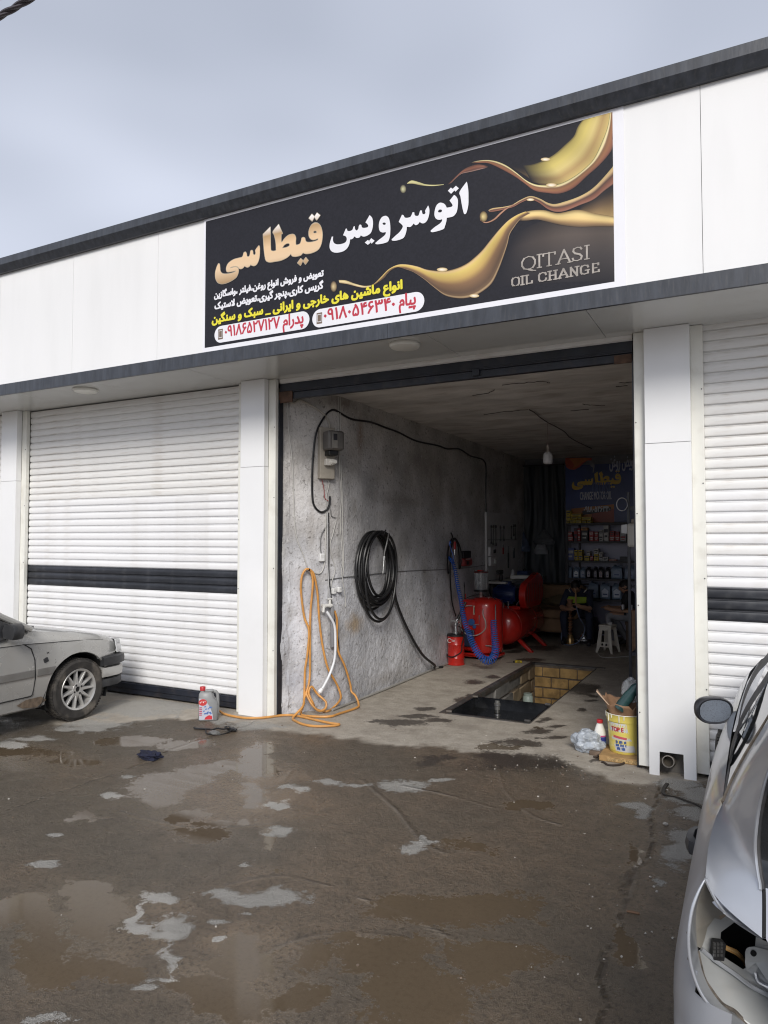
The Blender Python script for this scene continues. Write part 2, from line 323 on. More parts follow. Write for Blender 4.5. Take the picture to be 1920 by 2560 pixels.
M_SLAT = mat('white_shutter_slat', (.80,.80,.805), .30, 0, .02, 3, dirt=(.52,.48,.41), dam=.22, ds=5, stretch=(1,1,2), rvar=.08)
M_SLATD = mat('dusty_shutter_slat', (.78,.775,.76), .34, 0, .03, 3, dirt=(.44,.38,.31), dam=.42, ds=6, stretch=(.7,1,6), rvar=.08)
M_SLATB = mat('black_shutter_slat', (.022,.024,.03), .34, 0, .3, 3, dirt=(.10,.10,.10), dam=.25, ds=12, rvar=.1)
M_BLACKMET = mat('black_metal', (.014,.017,.026), .38, 0, .3, 5, dirt=(.09,.07,.06), dam=.3, ds=9, rvar=.12)
M_RUST = mat('rusty_steel', (.10,.055,.035), .75, 0, .4, 14, bump=.4, bs=60)
M_CONC = mat('raw_concrete', (.21,.195,.175), .85, 0, .22, 2.4, dirt=(.11,.095,.08), dam=.6, ds=3.5, bump=.8, bs=30)
shop = thing('shop_building', 'long low white clad shop front with a dark edged fascia and an open service bay', 'building', (-3, 5.3, 0))
def P(mb, name, m, **k):                                    # part of the shop, built in world coordinates
    o = mb.build(name, m, shop, **k); o.matrix_parent_inverse = Matrix.Translation((3, -5.3, 0)); return o
ZS, YF = 3.10, 4.575
BX0, BX1 = -12.5, 4.6
pil = [(-11.30,-11.02), (-7.78,-7.50), (-4.25,-3.975), (-.668,-.37), (2.92,3.20)]
def cut(x0, x1): return x0 < -.5 < x1 and x1 < 0
for (a, b_) in pil:
    yb = 5.295
    if cut(a, b_):
        poly = [(a,0,.0),(-.603,0,.0),(-.600,0,.162),(-.449,0,.162),(-.447,0,.0),(b_,0,.0),(b_,0,2.284),(a,0,2.284)]
        q = MB()
        for seg in ([0,1,2,7], [2,3,6,7], [3,4,5,6]): q.prism([(poly[i][0], 5.23, poly[i][2]) for i in seg], (0, .004, 0))
        q.box((a,5.234,0),(a+.004,yb,2.284)).box((b_-.004,5.234,0),(b_,yb,2.284))
    else:
        q = MB().box((a,5.23,.0),(b_,yb,2.284))
    P(q, 'pillar_panel', M_PILLAR)
    P(MB().box((a,5.23,2.2865),(b_,yb,ZS-.002)), 'pillar_panel', M_PILLAR, bev=.003)
    core = MB().box((a+.02, 5.34, -.05), (b_-.02, 5.60, ZS)).box((a+.006,5.297,.30),(b_-.006,5.338,ZS-.01))
    P(core, 'pillar_core', M_CONC)
    for s, x in ((-1, a), (1, b_)):
        x1 = x+s*.079
        P(MB().box((x-s*.002 if cut(a,b_) else x, 5.296, .03 if cut(a,b_) else 0), (x1, 5.34, ZS-.002)), 'door_post', M_POST, bev=.003)
        for z in (.5, 1.25, 1.9, 2.55): P(MB().cyl((x1-s*.012, 5.2965, z+.1*s), (x1-s*.012, 5.292, z+.1*s), .0045, n=8), 'screw', flat((.1,.1,.1), .4))
# fascia panels, seams 3 mm wide
seams = [-5.835+1.118*k for k in range(-6, 10)]
for a, b_ in zip(seams[:-1], seams[1:]):
    P(MB().box((a+.0015, 4.632, 3.12), (b_-.0015, 4.662, 4.47)), 'fascia_panel', M_PANEL)
P(MB().box((BX0, 4.664, 3.11), (BX1, 4.70, 4.46)), 'fascia_backing', flat((.1,.1,.11), .6))
tj = [BX0] + [-5.347+2.986*k for k in range(-2, 4)] + [BX1]
for a, b_ in zip(tj[:-1], tj[1:]):
    z = random.uniform(-.002, .002)
    poly = [(a, YF, 3.092), (a, YF, 3.203), (a, 4.6315, 3.208), (a, 4.6315, 3.196), (a, 4.60, 3.112), (a, 4.60, 3.092)]
    P(MB().prism([(p[0]+.001, p[1]+z, p[2]) for p in poly], (b_-a-.002, 0, 0)), 'fascia_trim', M_ANTH)
    poly = [(a, 4.55, 4.445), (a, 4.55, 4.515), (a, 4.70, 4.545), (a, 4.70, 4.47), (a, 4.631, 4.383), (a, 4.598, 4.383)]
    P(MB().prism([(p[0]+.001, p[1]+z, p[2]) for p in poly], (b_-a-.002, 0, 0)), 'roof_coping', M_ANTH)
# soffit
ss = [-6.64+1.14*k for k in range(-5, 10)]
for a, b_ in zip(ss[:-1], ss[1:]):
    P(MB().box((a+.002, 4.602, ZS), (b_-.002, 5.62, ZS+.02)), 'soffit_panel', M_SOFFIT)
P(MB().box((BX0, 4.70, 3.35), (BX1, 12.55, 3.60)), 'roof', M_CONC)
# neighbouring bays and outer walls (closed behind the shutters)
P(MB().box((BX0, 12.4, 0), (BX1, 12.55, 3.35)).box((BX0, 5.62, 0), (BX0+.1, 12.4, 3.35)).box((BX1-.1, 5.62, 0), (BX1, 12.4, 3.35)).box((BX0, 5.63, 3.13), (-4.02, 5.75, 3.35)).box((-.6, 5.63, 3.13), (BX1, 5.75, 3.35)), 'outer_wall', M_CONC)
# ---- roller shutters: every slat is a piece of its own
PITCH = .0740
def slat_profile(L):
    pr = [(.009, .0002), (.009, .0055), (-.0015, .0065), (-.0040, .0100), (-.0052, .0160), (-.0066, .0290), (-.0070, .0420), (-.0060, .0540), (-.0040, .0610), (-.0022, .0640), (-.0034, .0665), (-.0040, .0690), (-.0030, .0715), (.009, .0722), (.009, .0740)]
    vs = [(x, y, z) for x in (0, L) for y, z in pr]; n = len(pr)
    me = bpy.data.meshes.new('slat'); me.from_pydata(vs, [], [(i, i+1, n+i+1, n+i) for i in range(n-1)])
    me.polygons.foreach_set('use_smooth', [True]*len(me.polygons)); me.set_sharp_from_angle(angle=math.radians(50)); return me
def shutter(xa, xb, zbot, bar_bot):
    sh = bpy.data.objects.new('roller_shutter', None); COL.objects.link(sh); sh.parent = shop; sh.location = (xa+3, 5.352-5.3, 0)
    L = xb-xa; mw = slat_profile(L); md = mw.copy(); mb_ = mw.copy(); mw.materials.append(M_SLAT); md.materials.append(M_SLATD); mb_.materials.append(M_SLATB)
    i = 0; z = zbot
    while z < ZS-.02:
        me = mb_ if i in (13, 14, 15) else (md if random.random() < (i-16)/14 else mw)
        o = put('slat', me, sh); o.location = (0, random.uniform(-.0012, .0012), z+random.uniform(-.0006, .0006)); o.rotation_euler = (random.uniform(-.012, .012), 0, random.uniform(-.0004, .0004)); i += 1; z += PITCH
    bar = MB().box((0, -.012, bar_bot), (L, .02, zbot-.062)).box((0, -.022, zbot-.060), (L, .024, zbot-.002)).box((0, -.004, zbot-.066), (L, .016, zbot-.060))
    bar.build('bottom_bar', M_BLACKMET, sh, bev=.003)
    for xg in (-.02, L): MB().box((xg, .012, 0), (xg+.02, .04, ZS)).build('guide_rail', M_BLACKMET, sh)
    return sh
shutter(-11.0+.02, -7.86-.001, .131, .02)
shutter(-7.42+.001, -4.33-.001, .131, .02)
shutter(-.30+.003, 2.84, .100, .02)
# rolled-up shutter over the open bay
sh = bpy.data.objects.new('roller_shutter', None); COL.objects.link(sh); sh.parent = shop; sh.location = (-3.89+3, 5.352-5.3, 0); sh['label'] = 'rolled up shutter with its black bottom bar above the open bay'
L = 3.13; me = slat_profile(L); me.materials.append(M_SLATD); o = put('slat', me, sh); o.location = (0, 0, 3.062)
q = MB().box((0, .0, 2.975), (L, .05, 3.058)).box((0, .012, 2.915), (L, .06, 2.974)).box((0, -.006, 2.985), (L, -.0005, 2.995)).box((1.9, -.012, 2.93), (1.96, .011, 2.985))
q.build('bottom_bar', M_BLACKMET, sh, bev=.003)
MB().box((-.02, -.004, 2.88), (.14, -.0005+.011, 2.985)).build('end_bracket', M_RUST, sh, bev=.003)
MB().box((3.0, -.004, 2.90), (3.125, .010, 2.965)).build('end_bracket', M_RUST, sh, bev=.003)
for xg in (-.012, L-.004): MB().box((xg, -.010, .0), (xg+.016, .05, 2.91)).build('guide_rail', M_BLACKMET, sh)
MB().box((0, .07, 3.06), (L, .36, 3.34)).build('shutter_housing', M_BLACKMET, sh)
# ---- inside of the open bay
def wall_material():
    m = mat('rough_painted_plaster', (.485,.488,.495), .66, 0, .16, 2.6, bump=1.8, bs=38, dirt=(.33,.305,.27), dam=.5, ds=2.0, col2=(.575,.58,.59))
    nt = m.node_tree; N, L = nt.nodes, nt.links; b = N['Principled BSDF']; src = b.inputs['Base Color'].links[0].from_socket
    geo = N.new('ShaderNodeNewGeometry'); sp = N.new('ShaderNodeSeparateXYZ'); L.new(geo.outputs['Position'], sp.inputs[0])
    # bluish lower coat, dirtier cream coat above
    nn = N.new('ShaderNodeTexNoise'); nn.inputs['Scale'].default_value = 1.8; nn.inputs['Detail'].default_value = 6; L.new(geo.outputs['Position'], nn.inputs['Vector'])
    ad = N.new('ShaderNodeMath'); ad.operation = 'MULTIPLY_ADD'; ad.inputs[1].default_value = -1.5; L.new(nn.outputs['Fac'], ad.inputs[0]); L.new(sp.outputs['Z'], ad.inputs[2])
    mr = N.new('ShaderNodeMapRange'); mr.inputs['From Min'].default_value = .3; mr.inputs['From Max'].default_value = 1.9; L.new(ad.outputs[0], mr.inputs['Value'])
    mx = N.new('ShaderNodeMix'); mx.data_type = 'RGBA'; mx.blend_type = 'MULTIPLY'; mx.inputs['Factor'].default_value = 1
    mc = N.new('ShaderNodeMix'); mc.data_type = 'RGBA'; mc.inputs['A'].default_value = (1.0,1.0,1.035,1); mc.inputs['B'].default_value = (.84,.79,.73,1); L.new(mr.outputs[0], mc.inputs['Factor'])
    L.new(src, mx.inputs['A']); L.new(mc.outputs['Result'], mx.inputs['B']); out = mx.outputs['Result']
    def stain(c, r, col, amt, z=None):
        nonlocal out
        d = N.new('ShaderNodeVectorMath'); d.operation = 'SUBTRACT'; d.inputs[1].default_value = c; L.new(geo.outputs['Position'], d.inputs[0])
        k = N.new('ShaderNodeVectorMath'); k.operation = 'MULTIPLY'; k.inputs[1].default_value = tuple(1/q for q in r); L.new(d.outputs[0], k.inputs[0])
        ln = N.new('ShaderNodeVectorMath'); ln.operation = 'LENGTH'; L.new(k.outputs[0], ln.inputs[0])
        n2 = N.new('ShaderNodeTexNoise'); n2.inputs['Scale'].default_value = 9; n2.inputs['Detail'].default_value = 6; L.new(geo.outputs['Position'], n2.inputs['Vector'])
        s = N.new('ShaderNodeMath'); s.operation = 'MULTIPLY_ADD'; s.inputs[1].default_value = 1.2; L.new(n2.outputs['Fac'], s.inputs[0]); L.new(ln.outputs['Value'], s.inputs[2])
        q = N.new('ShaderNodeMapRange'); q.inputs['From Min'].default_value = .7; q.inputs['From Max'].default_value = 1.6; q.inputs['To Min'].default_value = amt; q.inputs['To Max'].default_value = 0; L.new(s.outputs[0], q.inputs['Value'])
        x = N.new('ShaderNodeMix'); x.data_type = 'RGBA'; x.inputs['B'].default_value = (*col, 1); L.new(q.outputs[0], x.inputs['Factor']); L.new(out, x.inputs['A']); out = x.outputs['Result']
    p = AX(885, 1560, -3.57); stain(p, (.5,.22,.13), (.38,.27,.15), .85)
    p = AX(735, 1110, -3.7); stain(p, (.4,.06,.45), (.22,.14,.08), .8)
    p = AX(900, 1090, -3.57); stain(p, (.5,.10,.30), (.22,.15,.10), .7)
    p = AX(702, 1330, -3.87); stain(p, (.10,.10,.75), (.50,.48,.44), .8)
    p = AX(1060, 1170, -3.57); stain(p, (.5,.8,.4), (.20,.175,.15), .5)
    for (u, v, r, col, am) in ((712,1030,(.12,.12,.30),(.08,.05,.035),.9), (742,1180,(.2,.05,.55),(.20,.16,.11),.7), (868,1010,(.3,.30,.12),(.13,.10,.085),.7), (780,1330,(.5,.05,.35),(.33,.30,.27),.5), (1000,1250,(.5,.9,.10),(.22,.19,.16),.5), (760,1700,(.5,.2,.16),(.34,.35,.40),.6), (960,1700,(.5,.5,.12),(.30,.28,.26),.6), (820,1350,(.5,.06,.5),(.36,.35,.33),.6)):
        p = AX(u, v, -3.57 if u > 840 else -3.72); stain(p, r, col, am)
    for sc_, lo, hi, col, am in ((26, .60, .70, (.12,.11,.10), .68), (55, .60, .70, (.15,.14,.13), .62), (38, .61, .70, (.66,.65,.63), .6), (6, .56, .74, (.34,.32,.295), .5)):
        n3 = N.new('ShaderNodeTexNoise'); n3.inputs['Scale'].default_value = sc_; n3.inputs['Detail'].default_value = 4; n3.inputs['Distortion'].default_value = .6; L.new(geo.outputs['Position'], n3.inputs['Vector'])
        q = N.new('ShaderNodeMapRange'); q.inputs['From Min'].default_value = lo; q.inputs['From Max'].default_value = hi; q.inputs['To Max'].default_value = am; L.new(n3.outputs['Fac'], q.inputs['Value'])
        x = N.new('ShaderNodeMix'); x.data_type = 'RGBA'; x.inputs['B'].default_value = (*col, 1); L.new(q.outputs[0], x.inputs['Factor']); L.new(out, x.inputs['A']); out = x.outputs['Result']
    L.new(out, b.inputs['Base Color']); return m
M_WALL = wall_material()
# left wall: a skewed return next to the post, then the long side wall, both hand plastered and lumpy
WALL = [(-3.905, 5.36), (-3.885, 5.42), (-3.84, 5.50), (-3.77, 5.59), (-3.695, 5.69), (-3.635, 5.79), (-3.59, 5.91), (-3.57, 6.05), (-3.565, 6.25), (-3.565, 12.20)]
def wall_path(t):
    for (a, b_) in zip(WALL[:-1], WALL[1:]):
        l = math.hypot(b_[0]-a[0], b_[1]-a[1])
        if t <= l or b_ is WALL[-1]: k = t/l; return a[0]+(b_[0]-a[0])*k, a[1]+(b_[1]-a[1])*k, (b_[1]-a[1])/l, -(b_[0]-a[0])/l
        t -= l
TL = sum(math.hypot(b_[0]-a[0], b_[1]-a[1]) for a, b_ in zip(WALL[:-1], WALL[1:]))
nu, nv = 420, 190; vs = []
for i in range(nu+1):
    t = (i/nu)**1.7*TL if i < nu else TL; x, y, nx, ny = wall_path(min(t, TL))
    for j in range(nv+1):
        z = 3.03*j/nv; low = max(0, 1-z/1.3)
        d = .010*(mnoise.noise((x*1.1, y*1.1, z*1.1))) + .003*mnoise.noise((y*4, z*4, 3+x*4)) + (.0012+.003*low)*mnoise.noise((y*15, z*11, x*15)) + (.0022+.0024*low)*mnoise.noise((y*40, z*32, x*40))
        if t < .12: d += .02*mnoise.noise((2, t*9, z*4)) - (.03 if z > 2.35 else 0)
        vs.append((x+nx*d, y+ny*d, z))
me = bpy.data.meshes.new('side_wall'); me.from_pydata(vs, [], [(i*(nv+1)+j, (i+1)*(nv+1)+j, (i+1)*(nv+1)+j+1, i*(nv+1)+j+1) for i in range(nu) for j in range(nv)])
me.polygons.foreach_set('use_smooth', [True]*len(me.polygons)); me.materials.append(M_WALL); o = put('side_wall', me, shop); o.matrix_parent_inverse = Matrix.Translation((3, -5.3, 0))
P(MB().box((-4.02, 5.60, 0), (-3.93, 12.4, 3.349)).box((-3.929, 5.601, .0), (-3.62, 5.604, .001)), 'wall_core', M_CONC)
P(MB().box((-.72, 5.62, .0), (-.62, 12.3, 3.349)), 'side_wall', M_WALL)
M_CEIL = mat('stained_ceiling_concrete', (.56,.53,.495), .85, 0, .16, 1.7, dirt=(.28,.24,.20), dam=.6, ds=2.6, bump=1.0, bs=22, stretch=(1,2.2,1))
nu, nv = 90, 70; vs = []
for i in range(nu+1):
    for j in range(nv+1):
        x = -3.90+3.20*i/nu; y = 5.72+6.5*j/nv
        vs.append((x, y, 3.015+.010*mnoise.noise((x*2.2, y*5, 0))+.006*mnoise.noise((x*7, y*14, 4))))
me = bpy.data.meshes.new('ceiling'); me.from_pydata(vs, [], [(i*(nv+1)+j, i*(nv+1)+j+1, (i+1)*(nv+1)+j+1, (i+1)*(nv+1)+j) for i in range(nu) for j in range(nv)])
me.polygons.foreach_set('use_smooth', [True]*len(me.polygons)); me.materials.append(M_CEIL); o = put('ceiling', me, shop); o.matrix_parent_inverse = Matrix.Translation((3, -5.3, 0))
P(MB().box((-3.92, 5.63, 3.06), (-.62, 5.71, 3.349)), 'lintel', M_CONC)
P(MB().box((-3.90, 12.20, 0), (-.63, 12.3, 3.04)), 'back_wall', mat('dark_grey_back_wall', (.20,.20,.22), .8, 0, .2, 2))  # one even dark grey base with random tone
# cracks in the ceiling: fine dark grooves
ck = MB()
for pts in ([(1255,964),(1300,958),(1352,954),(1374,957)], [(1180,988),(1215,984),(1238,975)], [(1210,1036),(1260,1030),(1320,1024)], [(1427,1027),(1470,1024)], [(1455,1010),(1480,1013),(1510,1013)], [(1550,958),(1582,955)], [(1540,966),(1570,964)]):
    g = [G(u, v, 3.004) for u, v in pts]; g = [p+Vector((random.uniform(-.01,.01), random.uniform(-.02,.02), 0)) for p in spline(g, 5)]
    ck.tube(g, .0035, 4)
P(ck, 'ceiling_crack', flat((.03,.026,.022), .9))
# ---- service pit
M_BRICK = mat('yellow_pit_brick', (.46,.29,.11), .85, 0, .25, 9, bump=.8, bs=70, dirt=(.20,.13,.06), dam=.6, ds=12)
M_MORT = mat('pit_mortar', (.16,.13,.10), .9, 0, .25, 14, bump=.8, bs=60)
M_STONE = mat('grey_pit_stone', (.17,.165,.155), .8, 0, .3, 7, bump=1.0, bs=40, dirt=(.05,.045,.04), dam=.6, ds=7)
PZ = -1.02
pit = bpy.data.objects.new('service_pit', None); COL.objects.link(pit); pit.location = (PX0, PY0, 0); pit['kind'] = 'structure'; pit['label'] = 'rectangular brick lined service pit in the garage floor'
def PP(mb, name, m, **k): o = mb.build(name, m, pit, **k); o.matrix_parent_inverse = Matrix.Translation((-PX0, -PY0, 0)); return o
PP(MB().box((PX0-.16, PY1, PZ-.1), (PX1+.16, PY1+.15, -.012)).box((PX0-.16, PY0-.16, PZ-.1), (PX0-.015, PY1-.001, -.012)).box((PX1, PY0-.16, PZ-.1), (PX1+.16, PY1-.001, -.012)).box((PX0-.014, PY0-.16, PZ-.1), (PX1-.001, PY0-.001, -.012)), 'pit_wall', M_MORT)
PP(MB().box((PX0-.012, PY0+.001, PZ-.09), (PX1-.002, PY1-.002, PZ)), 'pit_floor', mat('muddy_pit_floor', (.16,.11,.075), .7, 0, .3, 8, bump=.6, bs=40))
for r in range(7):                                           # back wall of yellow bricks
    z0 = -.035-.135*(r+1)+.008; off = (.0 if r % 2 else -.11); x = PX0+off
    while x < PX1:
        a, b_ = max(PX0+.006, x+.005), min(PX1-.006, x+.222-.005)
        if b_-a > .03: PP(MB().box((a, PY1-.014-random.uniform(0,.012), z0), (b_, PY1+.001, z0+.118+random.uniform(-.004,.004))), 'brick', M_BRICK, bev=.006, seg=1)
        x += .222
random.seed(3)
for r in range(6):                                           # side wall of grey stone blocks
    z = -.02-.17*(r+1)+.01; y = PY0+random.uniform(-.1, .1)
    while y < PY1:
        l = random.uniform(.22, .55); a, b_ = max(PY0+.02, y+.008), min(PY1-.03, y+l-.008); h = .15+random.uniform(-.008,.008)
        if b_-a > .05:
            d = random.uniform(.006,.03); q = MB()
            q.prism([(PX0-.03, a+random.uniform(-.006,.01), z), (PX0-.03, b_, z+random.uniform(-.01,.01)), (PX0-.03, b_-random.uniform(0,.02), z+h), (PX0-.03, a, z+h-random.uniform(0,.02))], (.014+d, 0, 0))
            PP(q, 'stone', M_STONE if y < 8.2 or random.random() < .5 else flat((.25,.19,.12), .85, var=.25), bev=.01, seg=1)
        y += l
random.seed(5)
M_STEEL = mat('worn_angle_steel', (.10,.095,.09), .5, .5, .3, 8, dirt=(.12,.08,.05), dam=.6, ds=6, rvar=.15)
PP(MB().box((PX0-.055, PY0-.03, -.010), (PX0+.004, PY1+.05, .006)).box((PX0+.004, PY0+.02, -.05), (PX0+.012, PY1-.03, -.002)).box((PX1-.004, PY0-.03, -.04), (PX1+.006, PY1+.04, .005)).box((PX0+.006, PY0-.035, -.012), (PX1-.006, PY0+.004, .005)).box((PX0+.006, PY1-.004, -.02), (PX1+.10, PY1+.06, .004)), 'edge_angle', M_STEEL, bev=.002)
# ================================================================ SHOP SIGN (printed banner fixed on the fascia)
from mathutils.geometry import tessellate_polygon
YS = 4.6265
Z1, Z2, Z3, Z4, Z5, Z6 = zm(520,530,5.3516), zm(810,430,4.3658), zm(510,660,5.184), zm(780,680,5.53), zm(980,260,2.8603), zm(820,520,2.2419)
GOLD_A = [(833,200),(745,290),(738,300),(742,380),(752,520),(765,610),(775,645),(800,665),(840,670),(900,660),(980,645),(1050,612),(1085,585),(1110,555),(1125,585),(1160,595),(1205,588),(1245,575),(1270,545),(1290,552),(1320,558),(1380,548),(1440,525),(1480,495),(1510,440),(1525,370),(1530,300),(1522,240),(1505,190),(1480,160),(1450,145),(1415,150),(1385,175),(1362,215),(1350,260),(1350,310),(1360,340),(1385,365),(1420,370),(1475,350),(1470,375),(1440,390),(1380,405),(1330,405),(1310,395),(1300,370),(1295,350),(1275,340),(1255,350),(1250,375),(1240,410),(1225,430),(1195,442),(1175,440),(1172,400),(1175,350),(1165,320),(1145,300),(1110,300),(1070,315),(1030,350),(990,405),(980,400),(978,340),(980,290),(998,290),(945,165),(870,260),(885,300),(900,360),(910,430),(912,515),(880,525),(850,520),(840,500),(836,400),(835,300)]
GOLD_AH = [[(990,485),(1020,440),(1060,418),(1085,420),(1095,440),(1080,460),(1040,478)], [(1408,275),(1415,255),(1440,250),(1455,262),(1452,282),(1420,285)]]
GOLD_B = [(680,450),(636,510),(640,545),(632,570),(615,578),(602,560),(600,530),(590,512),(572,520),(565,555),(555,590),(535,600),(520,590),(515,555),(500,535),(480,545),(470,580),(455,605),(420,615),(360,630),(310,655),(270,690),(248,735),(245,775),(258,800),(290,800),(340,790),(378,785),(355,805),(300,822),(240,830),(190,822),(165,790),(160,740),(155,700),(140,690),(120,730),(100,800),(98,860),(108,905),(135,945),(185,960),(250,948),(320,915),(375,875),(402,825),(408,780),(398,748),(370,738),(330,744),(294,754),(310,735),(360,726),(400,732),(412,750),(435,760),(465,750),(490,720),(505,730),(530,738),(555,725),(572,700),(590,715),(620,718),(650,700),(675,650),(688,590),(692,520),(690,470)]
GOLD_D = [[(1390,28),(1425,62),(1395,122),(1350,82)], [(1458,12),(1500,45),(1455,108),(1423,66)], [(1240,622),(1270,652),(1238,715),(1198,680)], [(1308,608),(1342,650),(1305,700),(1273,657)]]
WH = [[(1557,105),(1480,215),(1490,270),(1505,360),(1520,430),(1530,458),(1545,458),(1560,430),(1575,360),(1577,280),(1575,200),(1565,130)],
 [(1420,250),(1370,312),(1395,345),(1405,365),(1390,380),(1340,390),(1325,360),(1300,340),(1265,335),(1235,355),(1215,395),(1205,450),(1210,490),(1230,515),(1260,522),(1290,515),(1285,540),(1255,570),(1210,600),(1165,640),(1170,655),(1200,655),(1300,625),(1320,590),(1335,540),(1340,500),(1400,488),(1430,465),(1450,430),(1460,370),(1462,310),(1445,270)],
 [(1137,365),(1105,420),(1108,445),(1095,462),(1075,455),(1068,420),(1050,420),(1040,450),(1030,475),(1010,480),(990,470),(985,440),(968,438),(955,470),(940,492),(905,500),(880,495),(870,475),(852,465),(815,545),(840,565),(860,590),(850,620),(820,660),(780,695),(738,735),(745,748),(790,748),(860,725),(885,690),(900,640),(905,598),(940,600),(960,585),(978,562),(1000,580),(1025,570),(1045,545),(1070,560),(1100,555),(1130,520),(1148,460),(1150,405)],
 [(665,478),(630,495),(605,540),(598,600),(610,645),(640,660),(675,655),(670,680),(640,710),(600,740),(560,775),(570,788),(620,785),(690,765),(712,730),(722,680),(724,600),(718,540),(705,500),(685,482)],
 [(498,470),(452,550),(475,570),(485,590),(470,605),(430,610),(412,600),(408,580),(392,572),(380,590),(375,620),(358,640),(340,625),(335,590),(322,598),(310,630),(280,645),(255,640),(250,620),(238,618),(208,690),(240,705),(248,740),(230,770),(190,785),(145,790),(110,775),(98,745),(100,705),(85,705),(68,760),(60,810),(70,850),(100,875),(150,880),(210,865),(255,830),(278,780),(285,735),(310,730),(335,702),(355,720),(385,715),(402,692),(430,705),(470,695),(510,665),(530,610),(535,550),(525,500)],
 [(1385,170),(1425,198),(1388,238),(1352,205)], [(1440,150),(1472,178),(1435,215),(1406,182)], [(478,742),(514,768),(478,795),(445,770)], [(516,722),(552,750),(520,782),(490,755)]]
WHH = {1: [[(1245,430),(1255,412),(1280,410),(1290,425),(1275,440),(1250,440)]], 3: [[(637,565),(650,552),(670,555),(675,570),(655,578)]]}
def smooth_poly(p, n=3):                                    # rounds the shallow corners, keeps the sharp ones
    out = []; k = len(p)
    for i in range(k):
        a, b, c, d = [Vector(p[(i+j) % k]) for j in (-1, 0, 1, 2)]
        s1 = (b-a).normalized().dot((c-b).normalized()) > .35; s2 = (c-b).normalized().dot((d-c).normalized()) > .35
        m1 = (c-a)*.5 if s1 else (c-b); m2 = (d-b)*.5 if s2 else (c-b)
        for t in [j/n for j in range(n)]:
            t2, t3 = t*t, t*t*t; q = (2*t3-3*t2+1)*b+(t3-2*t2+t)*m1+(-2*t3+3*t2)*c+(t3-t2)*m2; out.append((q.x, q.y))
    return out
def plane_poly(polys, zmap, y, put_=None):                  # tessellate outline (+ holes) on the banner plane
    loops = [[AY(*zmap(*p), y) for p in smooth_poly(q)] for q in polys]
    if put_: loops = [[put_(p) for p in l] for l in loops]
    flat_ = [p for l in loops for p in l]; tri = tessellate_polygon(loops); return flat_, tri
def sheet(parts_):                                          # several tessellated outlines -> one mesh data
    mb = MB()
    for vs, tri in parts_: mb._add(vs, [tuple(t) for t in tri])
    return mb
DUAL = set('بپتجچخسشضطعغفقکگلمنهی'); ISO = {'ا':0xFE8D,'ب':0xFE8F,'پ':0xFB56,'ت':0xFE95,'ج':0xFE9D,'چ':0xFB7A,'خ':0xFEA5,'د':0xFEA9,'ر':0xFEAD,'ز':0xFEAF,'س':0xFEB1,'ش':0xFEB5,'ض':0xFEBD,'ط':0xFEC1,'ع':0xFEC9,'غ':0xFECD,'ف':0xFED1,'ق':0xFED5,'ک':0xFB8E,'گ':0xFB92,'ل':0xFEDD,'م':0xFEE1,'ن':0xFEE5,'و':0xFEED,'ه':0xFEE9,'ی':0xFBFC}
def shape(s):                                               # joined letter forms in visual order
    out = []; i = 0
    while i < len(s):
        ch = s[i]
        if ch == 'ل' and i+1 < len(s) and s[i+1] == 'ا': out.append(chr(0xFEFC if i > 0 and s[i-1] in DUAL else 0xFEFB)); i += 2; continue
        if ch in ISO:
            pv = i > 0 and s[i-1] in DUAL; nx = i+1 < len(s) and s[i+1] in ISO and ch in DUAL
            out.append(chr(ISO[ch] + (3 if pv and nx else 2 if nx else 1 if pv else 0)))
        else: out.append(ch)
        i += 1
    return ''.join(reversed(out))
def text_data(s, rows=64):                                  # outlines of the lettering filled line by line (non-zero winding)
    c = bpy.data.curves.new('lettering', 'FONT'); c.body = s; c.size = 1
    o = bpy.data.objects.new('lettering', c); COL.objects.link(o); dg = bpy.context.evaluated_depsgraph_get()
    cv = o.evaluated_get(dg).to_curve(dg); seg = []
    for sp in cv.splines:
        bp = sp.bezier_points; n = len(bp); pts = []
        for k in range(n):
            a, b = bp[k], bp[(k+1) % n]
            for t in (0, .2, .4, .6, .8):
                u = 1-t; p = a.co*u**3+a.handle_right*3*u*u*t+b.handle_left*3*u*t*t+b.co*t**3; pts.append((p.x, p.y))
        for k in range(len(pts)): seg.append((*pts[k], *pts[(k+1) % len(pts)]))
    o.to_curve_clear() if hasattr(o, 'to_curve_clear') else None
    bpy.data.objects.remove(o); bpy.data.curves.remove(c)
    S = np.array(seg); y0, y1 = S[:, [1, 3]].min(), S[:, [1, 3]].max(); hh = 1.0/rows; v, f = [], []
    for r in range(int((y1-y0)/hh)+1):
        y = y0+(r+.5)*hh; a = S[:, 1] <= y; b = S[:, 3] <= y; m_ = a != b
        if not m_.any(): continue
        q = S[m_]; x = q[:, 0]+(y-q[:, 1])/(q[:, 3]-q[:, 1])*(q[:, 2]-q[:, 0]); d = np.where(a[m_], 1, -1); od = np.argsort(x); wn = 0; st = 0
        for xx, dd in zip(x[od], d[od]):
            if wn == 0: st = xx
            wn += dd
            if wn == 0 and xx > st:
                k = len(v); v += [(st, y-hh*.51), (xx, y-hh*.51), (xx, y+hh*.51), (st, y+hh*.51)]; f.append((k, k+1, k+2, k+3))
    return np.array(v), f
